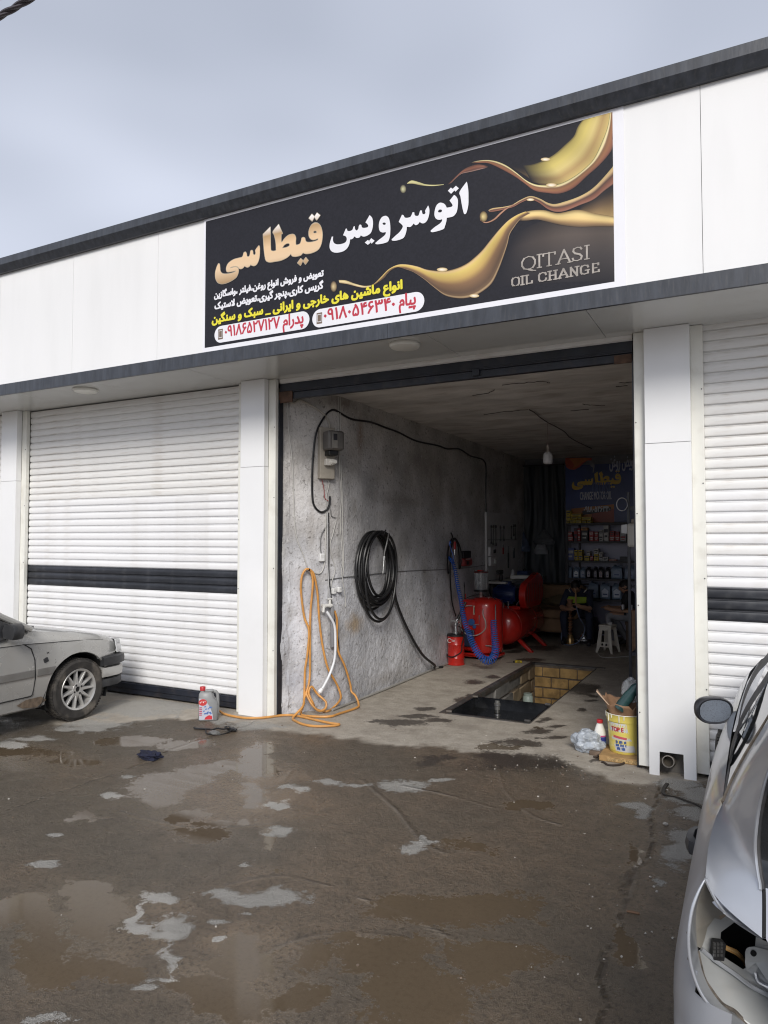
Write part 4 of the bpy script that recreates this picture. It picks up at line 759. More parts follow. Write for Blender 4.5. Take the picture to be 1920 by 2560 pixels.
# cabin: glass house
gy = [-1.28, -.95, -.5, 0, .36, .92]; gz = [.85, 1.20, 1.275, 1.275, 1.225, .868]; gx = [.60, .50, .53, .55, .56, .70]
roof = [[(s*k*gx[i], gy[i], gz[i]+(0 if abs(k) > .9 else .02)) for s, k in ((1,1),(1,.5),(1,0),(-1,.5),(-1,1))] for i in range(len(gy))]
CP(MB().loft(roof[1:5], False, False, False), 'roof', M_SILVER, smooth=True)
CP(MB().loft(roof[4:6], False, False, False), 'windscreen', M_GLASS); CP(MB().loft(roof[0:2], False, False, False), 'rear_window', M_GLASS)
for s in (1, -1):
    belt = [(s*.765, y, .792+.02*(y > .4)) for y in (-1.0, -.5, 0, .40, .66)]; top = [(s*.52, -.88, 1.17), (s*.55, -.5, 1.235), (s*.565, 0, 1.24), (s*.575, .30, 1.20), (s*.70, .66, .95)]
    CP(MB().loft([belt, top], False, False, False), 'side_window', M_GLASS)
    CP(MB().tube([(s*.795, .92, .86), (s*.72, .70, .985), (s*.60, .38, 1.215)], .024, 8), 'windscreen_pillar', M_SILVER, smooth=True)
    CP(MB().tube([(s*.775, y, .797+.012*(y > .4)) for y in (-1.0, 0, .40, .70)], .012, 6), 'window_seal', M_BPLAST)
    # black plastic triangle and mirror
    CP(MB().prism([(s*.762, .50, .80), (s*.762, .86, .845), (s*.735, .56, 1.02)], (s*.012, 0, 0)), 'mirror_mount', M_BPLAST)
    ml = MB(); ml.m = Matrix.Translation((s*.86, .72, .865)); ml.loft([[(s*(x*.9+dx), y_, z*.9) for x, z in ((-.07,-.05),(.06,-.06),(.085,-.02),(.08,.05),(.04,.075),(-.05,.07),(-.08,.02))] for y_, dx in ((-.06,.005),(-.045,.01),(.0,.005),(.05,-.02))]); ml.m = Matrix()
    ml.box((s*.765, .70, .82), (s*.80, .77, .86)); CP(ml, 'door_mirror', M_BPLAST, smooth=True, ang=60)
    # shut lines, crease shade line, side moulding, badge
    def on(y, z): return Vector((s*(halfw(y)-.045*max(0, (.42-z)/.3)**2-.02*max(0, (z-.5)/.25)**2+.0005), y, z))
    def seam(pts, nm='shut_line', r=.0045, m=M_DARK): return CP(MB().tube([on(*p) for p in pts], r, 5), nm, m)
    seam([(.86, .745), (.925, .70), (.955, .60), (.960, .45), (.94, .32), (.925, .305)]); seam([(.925, .305), (.4, .300), (-.2, .300)]); seam([(-.22, .30), (-.22, .76)])
    seam([(-1.0, .742), (0, .748), (.86, .742), (1.3, .716), (1.68, .684)], 'crease_shade_line', .0028)  # near-black line laid on the body as the shade of its crease
    mo = MB()
    for y0, y1 in ((-.18, .945), (.972, 1.15)):
        p = [on(y0, .462), on(y1-(.03 if y1 > 1 else 0), .462), on(y1, .522), on(y0, .522)]; mo.prism([k-Vector((s*.004, 0, 0)) for k in p], (s*.016, 0, 0))
    CP(mo, 'side_moulding', mat('dirty_grey_moulding', (.17,.165,.155), .5, 0, .1, 9, dirt=(.11,.10,.09), dam=.5, ds=12), bev=.003)
    p = on(1.06, .585); CP(MB().cbox(p, (.012, .042, .040), Matrix.Rotation(.35, 3, 'X')), 'side_badge', M_BPLAST, bev=.005)
    CP(MB().cbox(on(1.08, .645), (.006, .016, .007), Matrix.Rotation(.4, 3, 'X')), 'paint_chip', M_DARK)
    # sill, wheel arch lining, wheels
    CP(MB().box((s*.70, -.86, .185), (s*.768, 1.05, .30)), 'sill', M_SILVER, bev=.02)
    for c in (yw, -1.22):
        li = MB(); n = 20; rin = [[(s*.775, c+.33*math.cos(t), .262+.33*math.sin(t)) for t in np.linspace(-.35, PI+.35, n)], [(s*.45, c+.33*math.cos(t), .262+.33*math.sin(t)) for t in np.linspace(-.35, PI+.35, n)]]
        li.loft(rin, False, False, False); li._add([(s*.45, c+.33*math.cos(t), .262+.33*math.sin(t)) for t in np.linspace(-.35, PI+.35, n)], [tuple(range(n))]); CP(li, 'wheel_arch_liner', M_DARK)
        wheel(car, (s*(HW-.088), c, RT), RT, .178, .175, s, 0)
    CP(MB().prism([(s*.745, 1.02, .195), (s*.795, 1.02, .195), (s*.795, 1.09, .38), (s*.745, 1.09, .38)], (0, .0, .0001)), 'mud_flap', M_DARK)
    # head lamp wrapping the corner, mud splash on the sill
    CP(MB().prism([(s*.60, 1.972, .535), (s*.60, 1.962, .648), (s*.690, 1.93, .655), (s*.755, 1.825, .665), (s*.775, 1.835, .54), (s*.71, 1.95, .535)], (s*.004, .006, 0)), 'headlight', M_LENS, bev=.004)
    CP(MB().prism([on(.99, .20)+Vector((s*.003, 0, 0)), on(.86, .215)+Vector((s*.003, 0, 0)), on(.80, .25)+Vector((s*.003, 0, 0)), on(.88, .283)+Vector((s*.003, 0, 0)), on(1.02, .285)+Vector((s*.003, 0, 0)), on(1.075, .245)+Vector((s*.003, 0, 0))], (s*.002, 0, 0)), 'rust_patch', mat('rust_and_mud', (.16,.12,.085), .9, 0, .3, 30, bump=.5))
CP(MB().prism([(-.655, 1.965, .55), (.655, 1.965, .55), (.655, 1.955, .645), (-.655, 1.955, .645)], (0, -.01, 0)), 'grille', M_BPLAST)
# bumper: black upper band, painted lower skirt, black chin
def bump_ring(z0, z1, out, m, nm):
    path = [(.795, 1.655), (.800, 1.74), (.790, 1.84), (.74, 1.93), (.62, 1.985), (.3, 2.02), (0, 2.03)]; path = path+[(-x, y) for x, y in reversed(path[:-1])]
    rings = []
    for i, (x, y) in enumerate(path):
        nx, ny = (1, .0) if abs(x) > .78 else (math.copysign(.6, x), .8) if abs(x) > .5 else (0, 1)
        nx = math.copysign(nx, x) if x else 0
        rings.append([(x+nx*(out-.05), y+ny*(out-.05), z0), (x+nx*out, y+ny*out, z0+.01), (x+nx*(out+.004), y+ny*(out+.004), (z0+z1)/2), (x+nx*out, y+ny*out, z1-.012), (x+nx*(out-.05), y+ny*(out-.05), z1)])
    CP(MB().loft(rings), nm, m, smooth=True, ang=35)
bump_ring(.432, .528, .022, M_BPLAST, 'bumper_band'); bump_ring(.325, .431, .006, M_SILVER, 'bumper'); bump_ring(.235, .324, -.004, M_BPLAST, 'bumper_chin')
CP(MB().box((-.6, -1.9, .17), (.6, 1.85, .30)), 'underbody', M_DARK)
CP(MB().tube([(.30, .97, .89), (.45, .955, .885), (.68, .94, .875)], .012, 6).tube([(.55, .93, .90), (.2, .90, .905), (-.3, .90, .91)], .009, 6).box((.60, .90, .868), (.76, .965, .885)), 'wiper', M_BPLAST)
CP(MB().box((-.75, .88, .85), (.75, .955, .868)), 'scuttle_grille', M_BPLAST)
# ---- hatchback seen from behind along its left side, its left tail lamp missing
c2 = thing('parked_car', 'silver hatchback with its tail lamp missing, parked nose to the right hand shutter', 'car', (.615, 3.4, 0))
XC = .615
def C2(mb, name, m, **k): o = mb.build(name, m, c2, **k); o.matrix_parent_inverse = Matrix.Translation((-XC, -3.4, 0)); return o
def D(u, v, d): return cC+ray(u, v)*d                       # point at forward depth d on the sight line
MIR = MB()
def both(mb):                                                # keep a mirror image about the car's middle for the other side
    global MIR; MIR = MB(); MIR._add([(2*XC-p[0], p[1], p[2]) for p in mb.v], [tuple(reversed(f)) for f in mb.f])
ez = lambda z: interp(z, [.18,.25,.35,.5,.62,.70,.76,.82,.87,.905], [.07,.045,.016,.003,0,.010,.022,.044,.072,.096])
ry = lambda z: interp(z, [.18,.25,.35,.50,.565,.575,.65,.72,.80,.905], [.06,.0,-.03,-.05,-.045,.0,.01,.02,.03,.085])
side = lambda y: interp(y, [1.5,1.64,1.8,2.1,2.5,2.95,3.25,3.7,4.33,4.8,5.05,5.2,5.28], [-.15,-.172,-.184,-.1855,-.1855,-.1825,-.176,-.158,-.128,-.07,.0,.14,.40])
def archz(y):
    for c in (2.16, 4.42):
        d = abs(y-c)
        if d < .325: return .27+math.sqrt(.325**2-d*d)
    return 0
zl = [.20,.25,.32,.40,.48,.56,.575,.60,.64,.68,.72,.76,.80,.84,.87,.905]
ysd = sorted(set([5.28,5.2,5.05,4.8,3.7,3.45,3.2,2.95,2.7,2.55,1.95,1.8]+[round(c+.325*math.cos(t), 3) for c in (2.16, 4.42) for t in np.linspace(0, PI, 15)]), reverse=True)
tailhole = [(1763,2197),(1745,2232),(1730,2276),(1722,2334),(1724,2390),(1735,2440),(1757,2490),(1790,2530),(1837,2572),(1900,2615),(1990,2670),(2080,2560),(2010,2440),(1905,2345),(1862,2318),(1820,2288),(1790,2252)]
def inside(p, poly):
    x, y = p; r = False
    for i in range(len(poly)):
        (x0, y0), (x1, y1) = poly[i], poly[i-1]
        if (y0 > y) != (y1 > y) and x < (x1-x0)*(y-y0)/(y1-y0)+x0: r = not r
    return r
def to_px(p):
    q = p-cC; d = q.dot(cF); return (960+FPX*q.dot(cR)/d, 1280-FPX*q.dot(cU)/d) if d > .05 else (0, 0)
# C pillar between side glass and hatch
LB = [G(u, v, z) for u, v, z in ((1975,1705,1.27),(1920,1800,1.15),(1870,1880,1.05),(1835,1945,.975),(1812,1998,.925),(1788,2050,.905),(1772,2112,.893),(1763,2197,.882))]
RB = [G(u, v, z) for u, v, z in ((2010,1815,1.30),(1937,1905,1.18),(1906,2000,1.075),(1893,2095,.99),(1894,2150,.945),(1900,2195,.915),(1905,2228,.895),(1905,2345,.83))]
LBy = [(p.y, p) for p in LB[4:]]; edgeU = [D(1763,2197,1.485), D(1790,2252,1.478), D(1820,2288,1.472), D(1862,2318,1.466), D(1905,2345,1.462), Vector((XC, 1.60, .86))]
def crest(p):                                                # upper rim of the body side: window corner, pillar foot, then the lamp opening's upper edge
    ys_ = [q[0] for q in LBy][::-1]; L_ = [q[1] for q in LBy][::-1]
    if p.y > ys_[-1]: return None
    if p.y > ys_[0] and p.x < -.05: return Vector([interp(p.y, ys_, [q[a] for q in L_]) for a in range(3)])
    xs_ = [q.x for q in edgeU]; return Vector([interp(p.x, xs_, [q[a] for q in edgeU]) for a in range(3)])
rows = []
for z in zl:
    row = []
    for y in ysd:
        zz = max(z, archz(y)); row.append(Vector((side(y)+ez(zz), y, zz)))
    e_, r_ = ez(z), ry(z); base = Vector((side(1.8)+e_, 1.8, z))
    corner = spline([base, Vector((side(1.68)+e_+.004, 1.70+r_*.5, z)), Vector((-.128+e_*.9, 1.615+r_, z)), Vector((-.06+e_*.6, 1.578+r_, z)), Vector((.10, 1.560+r_, z)), Vector((XC, 1.52+r_, z))], 12)[1:]
    full = row+corner
    if z > .80:
        for a in range(len(full)):
            cpt = crest(full[a])
            if cpt: full[a] = full[a].lerp(cpt, ((z-.80)/.105)**1.3)
    rows.append(full)
q = MB(); n = len(rows[0]); vs = [p for r in rows for p in r]; fs = []
for i in range(len(rows)-1):
    for j in range(n-1):
        f = (i*n+j, i*n+j+1, (i+1)*n+j+1, (i+1)*n+j); c = sum((vs[k] for k in f), Vector())/4
        if c.z > .58 and c.y < 1.8 and inside(to_px(c), tailhole): continue
        if c.z > .84 and c.y < 1.66 and c.x > -.02: continue
        fs.append(f)
q._add(vs, fs); q._add([(2*XC-p.x, p.y, p.z) for p in vs], [tuple(reversed(f)) for f in [(i*n+j, i*n+j+1, (i+1)*n+j+1, (i+1)*n+j) for i in range(len(rows)-1) for j in range(n-1)]])
C2(q, 'body', M_SILVER2, smooth=True, ang=50, recalc=False)
LBs, RBs = spline(LB, 6), spline(RB, 6); q = MB(); rings = []
for a, b in zip(LBs, RBs):
    rings.append([a*(1-t)+b*t+Vector((-.018, -.010, .006))*math.sin(PI*t) for t in np.linspace(0, 1, 9)])
q.loft(rings, False, False, False)
both(q); C2(q, 'rear_pillar', M_SILVER2, smooth=True, ang=60); C2(MIR, 'rear_pillar', M_SILVER2, smooth=True, ang=60)
roofp = [RBs[0], Vector((.13, 2.2, 1.36)), Vector((.115, 2.6, 1.375)), Vector((.125, 3.0, 1.33))]
mid = [Vector((XC, p.y, p.z+.045)) for p in roofp]
q = MB().loft([[a*(1-t)+b*t+Vector((0, 0, .012*math.sin(PI*t))) for t in np.linspace(0, 1, 6)] for a, b in zip(spline(roofp, 5), spline(mid, 5))], False, False, False)
q.tube([LBs[0], Vector((.085, 2.25, 1.335)), Vector((.085, 2.6, 1.345)), Vector((.10, 2.95, 1.29))], .03, 8); both(q); C2(q, 'roof', M_SILVER2, smooth=True); C2(MIR, 'roof', M_SILVER2, smooth=True)
# hatch: window and panel below
q = MB()
rw = [p+Vector((.006, .004, -.001)) for p in RBs[:37]]; mir = lambda p: Vector((2*XC-p.x, p.y, p.z))
q.loft([[a*(1-t)+mir(a)*t+Vector((0, -.10*math.sin(PI*t), 0)) for t in np.linspace(0, 1, 12)] for a in rw], False, False, False); C2(q, 'rear_window', M_GLASS, smooth=True)
q = MB(); hl = [p+Vector((.007, 0, 0)) for p in RBs[35:]]+[Vector((.09, 1.565, .70)), Vector((.10, 1.56, .585))]
q.loft([[a*(1-t)+mir(a)*t+Vector((0, -.10*math.sin(PI*t), 0)) for t in np.linspace(0, 1, 12)] for a in hl], False, False, False); C2(q, 'hatch_panel', M_SILVER2, smooth=True)
C2(MB().tube([p+Vector((.002, .006, 0)) for p in RBs[:37]], .006, 6), 'window_seal', M_BPLAST)
C2(MB().tube([p+Vector((.004, .004, 0)) for p in RBs[36:]], .0035, 6), 'hatch_gap', M_DARK)
C2(MB().tube([p+Vector((-.003, .002, .001)) for p in RBs[4:37]], .0035, 8), 'hatch_frame_lip', M_SILVER2, smooth=True)
# lamp opening: rolled lip, soiled channel, shelf, back plate with a hole, plug and wires
fd = [1.485,1.480,1.475,1.468,1.462,1.455,1.445,1.435,1.422,1.41,1.395]
lip = [D(u, v, d) for (u, v), d in zip(tailhole[:11], fd)]; lips = spline(lip, 8)
C2(MB().tube(lips, .0075, 10, rad=[.0015+.0022*min(1, i/14) for i in range(len(lips))]), 'lamp_opening_lip', M_SILVER2, smooth=True)
up = spline([D(1763,2197,1.485), D(1790,2252,1.478), D(1820,2288,1.472), D(1862,2318,1.466), D(1905,2345,1.462)], 6)
C2(MB().tube(up, .0035, 6), 'pillar_edge', M_SILVER2, smooth=True)
M_INNER = mat('soiled_inner_metal', (.27,.255,.225), .55, .1, .08, 20, dirt=(.22,.18,.14), dam=.7, ds=14); M_INN2 = mat('pale_inner_metal', (.36,.37,.37), .42, .2, .05, 9, dirt=(.4,.37,.33), dam=.4, ds=12)
Bz = zm(1660, 2000, 3.95)
def BD(x, y, d): return D(*Bz(x, y), d)
inn = spline([BD(420,790,1.53), BD(372,880,1.545), BD(330,1010,1.555), BD(318,1150,1.56), BD(320,1300,1.56), BD(330,1440,1.555), BD(352,1560,1.55), BD(385,1700,1.545), BD(450,1850,1.53), BD(560,2000,1.52), BD(720,2130,1.50), BD(830,2230,1.49), BD(1100,2420,1.47)], 7)
lip2 = [lips[int(round(i*(len(lips)-1)/(len(inn)-1)))] for i in range(len(inn))]
C2(MB().loft([[a, a*.5+b*.5+Vector((.004, .012, 0)), b] for a, b in zip(lip2, inn)], False, False, False), 'lamp_opening_channel', M_SILVER2, smooth=True)
def patch(pts, name, m, **k):
    q = MB(); vs_, tri = [p for p, _ in pts], tessellate_polygon([[Vector((t[0], t[1], 0)) for _, t in pts]]); q._add(vs_, [tuple(t) for t in tri]); return C2(q, name, m, smooth=True, ang=75, **k)
def pp(l): return [(BD(x, y, d), (x, -y)) for x, y, d in l]
# dirty inner wall, back plate round the hole, sloping shelf
patch(pp([(415,785,1.535),(500,930,1.56),(640,1125,1.57),(560,1185,1.575),(500,1165,1.575),(430,1260,1.585),(400,1380,1.585),(366,1468,1.575),(318,1440,1.565),(296,1300,1.568),(300,1120,1.565),(330,1000,1.56),(370,880,1.55)]), 'lamp_housing_wall', M_INNER)
o = patch(pp([(640,1120,1.572),(705,1200,1.575),(562,1305,1.585),(556,1402,1.585),(585,1545,1.585),(700,1620,1.58),(780,1672,1.575),(806,1660,1.575),(800,1500,1.575),(822,1458,1.57),(900,1440,1.565),(908,1350,1.56),(1100,1440,1.54),(1160,1900,1.53),(1020,1925,1.54),(860,1840,1.555),(700,1720,1.565),(500,1580,1.575),(368,1468,1.58),(400,1380,1.588),(430,1260,1.588),(500,1165,1.578),(560,1185,1.578)]), 'lamp_back_plate', M_INN2)
patch(pp([(500,1100,1.70),(960,1250,1.70),(960,1740,1.70),(500,1700,1.70)]), 'lamp_hole_depth', M_DARK)
patch(pp([(368,1470,1.578),(500,1582,1.573),(700,1722,1.563),(860,1842,1.553),(1020,1927,1.538),(1160,1985,1.53),(1160,2420,1.45),(830,2232,1.488),(720,2132,1.498),(560,2002,1.518),(450,1852,1.528),(385,1702,1.543),(352,1562,1.548),(336,1490,1.56)]), 'lamp_shelf', M_INN2)
C2(MB().tube(spline([BD(372,1472,1.566), BD(500,1578,1.562), BD(700,1716,1.552), BD(860,1836,1.542), BD(1020,1920,1.528), BD(1180,1990,1.52)], 6), .005, 6), 'shelf_edge', M_SILVER2, smooth=True)
C2(MB().tube(spline([BD(330,1490,1.552), BD(362,1640,1.542), BD(395,1760,1.536), BD(455,1860,1.526), BD(570,2010,1.514), BD(690,2080,1.502), BD(760,2150,1.495), BD(840,2235,1.487), BD(1000,2340,1.47)], 6), .0042, 5), 'cracked_sealant', flat((.11,.095,.08), .9, var=.4, vs=60))
patch(pp([(500,1040,1.572),(545,1000,1.562),(645,1122,1.568),(560,1180,1.572)]), 'sticker_residue', flat((.24,.19,.14), .8, var=.2))
a = BD(532,1475,1.565); rot = Matrix((cR, cF, cU)).transposed()
C2(MB().cbox(a, (.024, .022, .038), rot @ Matrix.Rotation(.12, 3, 'Y')), 'lamp_plug', flat((.012,.012,.013), .6, var=.5, vs=90), bev=.002)
pr = MB()
for i in range(3):
    for j in range(4): pr.cbox(BD(497+34*i, 1420+36*j, 1.553), (.005, .004, .006), rot)
C2(pr, 'plug_sockets', flat((.05,.05,.05), .4))
for i, col in enumerate(((.55,.32,.12), (.62,.42,.2), (.5,.28,.1))):
    C2(MB().tube(spline([BD(575,1430+14*i,1.57), BD(640,1455+16*i,1.575), BD(720,1490+20*i,1.60), BD(770,1545+18*i,1.63), BD(800,1600+15*i,1.66)], 6), .0022, 6), 'lamp_wire', flat(col, .4), smooth=True)
pl = pp([(810,1470,1.566),(845,1450,1.562),(905,1452,1.556),(1060,1490,1.54),(1160,1600,1.53),(1160,1990,1.52),(930,1790,1.545),(905,1720,1.552),(930,1650,1.552),(905,1610,1.556),(860,1640,1.56),(815,1690,1.566),(800,1600,1.568)])
patch(pl, 'lamp_bracket', M_INN2); q = BD(885,1515,1.556)
C2(MB().cyl(q-cF*.001, q+cF*.002, .0065, n=12), 'bracket_hole', M_DARK); C2(MB().cyl(BD(470,905,1.553), BD(470,905,1.556), .0055, n=12), 'screw_hole', M_DARK)
C2(MB().tube(spline([BD(905,1700,1.546), BD(930,1785,1.54), BD(1000,1830,1.532), BD(1160,1900,1.515)], 5), .004, 6), 'bracket_edge', M_SILVER2, smooth=True)
# side windows, pillars, seals
rail = [Vector((.090, 2.20, 1.335)), Vector((.088, 2.42, 1.345)), Vector((.095, 2.80, 1.31))]
V0, B0, A0 = G(1813,1996,.922), G(1824,1907,.90), G(1850,1815,.90)
gl = MB(); mids = LBs[:25]
gl.loft([[p, p*.5+Vector((.02, 2.47, p.z))*.5 if False else p.lerp(Vector((B0.x+(.088-B0.x)*(p.z-.9)/.44, B0.y-.15*(p.z-.9)/.44, p.z)), .5), Vector((B0.x+(.088-B0.x)*(p.z-.9)/.44, B0.y-.15*(p.z-.9)/.44, p.z))] for p in mids], False, False, False)
both(gl); C2(gl, 'side_window', M_GLASS, smooth=True); C2(MIR, 'side_window', M_GLASS, smooth=True)
gl = MB().loft([[Vector((B0.x+(.088-B0.x)*k, B0.y+.03-.15*k, .9+.44*k)), Vector((A0.x+(.095-A0.x)*k, A0.y+.02-.12*k, .9+.42*k))] for k in np.linspace(0, 1, 8)], False, False, False)
both(gl); C2(gl, 'side_window', mat('clear_door_glass', (.9,.9,.9), .03, 0, .01, 2, trans=.9), smooth=True); C2(MIR, 'side_window', mat('clear_door_glass', (.9,.9,.9), .03, 0, .01, 2, trans=.9), smooth=True)
bp_ = [G(1824,1907,.90), G(1833,1862,.96), G(1858,1795,1.05), G(1888,1742,1.12), G(1925,1685,1.20), Vector((.088, 2.44, 1.345))]
def strip(pts, w_, off=.002): return MB().loft([[p+Vector((-off, -w_/2, 0)), p+Vector((-off, w_/2, 0))] for p in spline(pts, 6)], False, False, False)
q = strip(bp_, .15, .003); both(q); C2(q, 'window_pillar', M_BPLAST, smooth=True); C2(MIR, 'window_pillar', M_BPLAST, smooth=True)
ap = [G(1846,1822,.90), G(1858,1760,.98), G(1876,1710,1.06), G(1897,1672,1.13), G(1925,1640,1.20), Vector((.095, 2.82, 1.31))]
q = strip(ap, .20, .003); both(q); C2(q, 'windscreen_pillar', M_BPLAST, smooth=True); C2(MIR, 'windscreen_pillar', M_BPLAST, smooth=True)
q = MB().tube([G(1811,1990,.915), G(1818,1945,.905), G(1823,1910,.895)], .004, 6).tube([G(1824,1912,.893), G(1836,1862,.893), G(1846,1818,.893)], .005, 6); both(q); C2(q, 'window_seal', M_BPLAST); C2(MIR, 'window_seal', M_BPLAST)
q = MB().tube([p+Vector((-.001, .002, .001)) for p in LBs[4:26]], .005, 6); both(q); C2(q, 'window_edge_grime', flat((.20,.16,.115), .8, var=.3, vs=30)); C2(MIR, 'window_edge_grime', flat((.20,.16,.115), .8, var=.3, vs=30))
# door mirror
mc = D(1785, 1776, 3.06); rx, rz = .080, .057
def oval(cx, d, kx, kz, n=28): return [mc+cR*(cx+rx*kx*math.copysign(abs(math.cos(t))**.8, math.cos(t)))+cU*(rz*kz*math.copysign(abs(math.sin(t))**.85, math.sin(t))-.006*math.cos(t)*0)+cF*d for t in np.linspace(0, 2*PI, n, endpoint=False)]
C2(MB().loft([oval(0,-.012,.86,.84), oval(0,-.016,.95,.94), oval(0,-.008,1.0,1.0), oval(.002,.02,1.0,.99), oval(.008,.05,.92,.88), oval(.015,.075,.70,.62), oval(.02,.085,.3,.3)], True, False, True), 'mirror_housing', mat('mirror_shell', (.05,.05,.055), .35, .2, .2, 8), smooth=True)
M_MIR = mat('dusty_mirror_glass', (.50,.52,.52), .09, .85, .1, 8, dirt=(.33,.33,.32), dam=.9, ds=190, rvar=.05)
C2(MB().loft([oval(.002,-.0105,.85,.83), [mc+cR*.0+cF*(-.0105)]*28], True, False, False), 'mirror_glass', M_MIR)
C2(MB().loft([[mc+cR*(.058+.0)+cU*.034+cF*.02, mc+cR*.07+cU*(-.042)+cF*.015, mc+cR*.07+cU*(-.042)+cF*.06, mc+cR*.06+cU*.03+cF*.06], [D(1840,1795,3.06), D(1838,1822,3.06), D(1838,1822,3.14), D(1840,1795,3.14)], [D(1856,1780,3.05), D(1852,1830,3.04), D(1852,1830,3.15), D(1856,1780,3.15)]]), 'mirror_arm', M_BPLAST, bev=.006)
# door handle, wheels, bumper, lamp on the other side, underbody
C2(MB().loft([[Vector((x, y, z+dz)) for dz, x in ((-.024, xo+.02), (-.020, xo), (.0, xo-.004), (.020, xo), (.024, xo+.02))] for y, xo, z in ((2.40,-.17,.665),(2.415,-.195,.665),(2.46,-.207,.663),(2.52,-.205,.66),(2.56,-.192,.658),(2.58,-.17,.658))]), 'door_handle', M_BPLAST, smooth=True)
for s in (-1, 1):
    for c in (2.16, 4.42):
        x = XC+s*(.79-.10+(.05 if c > 4 else 0)); wheel(c2, (x-XC, c-3.4, .272), .272, .172, .17, s, 0)
        li = MB(); th = np.linspace(-.3, PI+.3, 16); li.loft([[(XC+s*.76, c+.32*math.cos(t), .27+.32*math.sin(t)) for t in th], [(XC+s*.45, c+.32*math.cos(t), .27+.32*math.sin(t)) for t in th]], False, False, False)._add([(XC+s*.45, c+.32*math.cos(t), .27+.32*math.sin(t)) for t in th], [tuple(range(16))]); C2(li, 'wheel_arch_liner', M_DARK)
C2(MB().box((-.08, 1.7, .17), (1.31, 5.1, .30)), 'underbody', M_DARK)
C2(MB().box((-.04, 1.62, .575), (1.27, 1.75, .60)).box((0, 2.0, .3), (1.23, 2.1, 1.0)), 'inner_structure', M_DARK)
hd = [[(XC+s*w_, y, z) for s, w_ in ((-1,1),(-1,.5),(0,0),(1,.5),(1,1))] for y, z, w_ in ((3.0,.93,.70),(3.25,.90,.70))]
q = MB().loft([[Vector((side(y)+.10, y, .905)), Vector((side(y)+.2, y, z)), Vector((XC, y, z+.03)), Vector((2*XC-side(y)-.2, y, z)), Vector((2*XC-side(y)-.10, y, .905))] for y, z in ((2.95,.93),(3.4,.915),(4.0,.87),(4.6,.80),(5.0,.72),(5.27,.60))], False, False, False); C2(q, 'bonnet', M_SILVER2, smooth=True)
C2(MB().loft([[Vector((.095, 2.82, 1.31)), Vector((XC, 2.80, 1.36)), Vector((2*XC-.095, 2.82, 1.31))], [Vector((-.04, 3.05, .92)), Vector((XC, 3.35, .94)), Vector((2*XC+.04, 3.05, .92))]], False, False, False), 'windscreen', mat('windscreen_glass', (.9,.9,.9), .03, 0, .01, 2, trans=.9), smooth=True)
# ================================================================ THINGS ON THE LEFT WALL
def W(u, v, off=.0):                                         # point on the plastered wall seen at a photo pixel
    d = ray(u, v)
    for a, b in zip(WALL[:-1], WALL[1:]):
        a_, b_ = Vector((a[0], a[1], 0)), Vector((b[0], b[1], 0)); e_ = b_-a_; den = d.x*e_.y-d.y*e_.x
        if abs(den) < 1e-9: continue
        t = (a_.x*e_.y-a_.y*e_.x)/den; k = (d.x*t-a_.x)/e_.x if abs(e_.x) > abs(e_.y) else (d.y*t-a_.y)/e_.y
        if -1e-6 <= k <= 1+1e-6:
            n_ = Vector((e_.y, -e_.x, 0)).normalized(); return cC+d*t+n_*off
    return AX(u, v, -3.565)+Vector((off, 0, 0))
def Wn(u):
    p, q = W(u-2, 1300), W(u+2, 1300); e_ = q-p; e_.z = 0; return Vector((e_.y, -e_.x, 0)).normalized()
P3 = zm(660, 960, 2.4586); P4 = zm(1080, 1300, 5.53)
def wire(pts, r, m, name, label, cat='cable', zf=P3, off=.012, group=None, n=6):
    o = MB().tube(spline([W(*zf(*p[:2]), p[2] if len(p) > 2 else off) for p in pts], 7), r, n).build(name, m, smooth=True); return tag(o, label, cat, group)
M_BLK = mat('black_rubber', (.012,.012,.013), .42, 0, .2, 9, rvar=.08); M_WCAB = mat('dull_white_cable', (.50,.49,.46), .5, 0, .06); M_GCAB = mat('grey_cable', (.16,.16,.16), .55, 0, .1)
wire([(400,690),(398,740),(380,775),(345,787),(310,755),(295,700),(293,560),(303,400),(322,290),(370,200),(405,165),(440,165),(530,215),(650,235),(740,268),(820,297),(930,350),(1060,378),(1120,398),(1195,400),(1260,440),(1310,455),(1345,470),(1360,520),(1358,700),(1366,900),(1380,1000),(1390,1150),(1380,1250),(1398,1330)], .0105, M_BLK, 'power_cable', 'thick black power cable looping down beside the meter and sagging along the wall')
wire([(120,108),(150,105),(178,120),(215,100),(240,108),(300,140),(350,175),(380,205),(398,250),(398,322)], .010, mat('cream_cable', (.40,.37,.32), .5), 'supply_cable', 'thick cream cable running from the shutter corner down to the meter')
wire([(140,100),(150,300),(170,480),(185,830),(200,950),(235,1040),(262,1120)], .0045, M_WCAB, 'wall_wire', 'long thin white wire running down to the orange hose hook')
wire([(452,80),(455,330),(460,560),(470,700),(463,850),(478,1080),(472,1160),(492,1300),(495,1370)], .0042, M_WCAB, 'wall_wire', 'thin white wire hanging just right of the meter, left one of the pair')
wire([(462,80),(464,330),(469,560),(476,700),(478,900),(484,1090),(480,1180)], .0042, M_WCAB, 'wall_wire', 'thin white wire hanging just right of the meter, right one of the pair')
wire([(378,800),(374,1000),(370,1100),(345,1160),(300,1158),(285,1140)], .0055, M_WCAB, 'wall_wire', 'white wire ending in a curl beside the orange hose')
wire([(393,790),(395,1000),(395,1180),(405,1270),(418,1400),(450,1560),(456,1660)], .005, M_BLK, 'wall_wire', 'thin black wire hanging over the water tap to knee height')
wire([(386,790),(388,900),(388,1100),(392,1230),(390,1330)], .006, mat('pvc_pipe', (.42,.42,.42), .5), 'conduit', 'thin grey plastic conduit rising from the water tap', 'pipe')
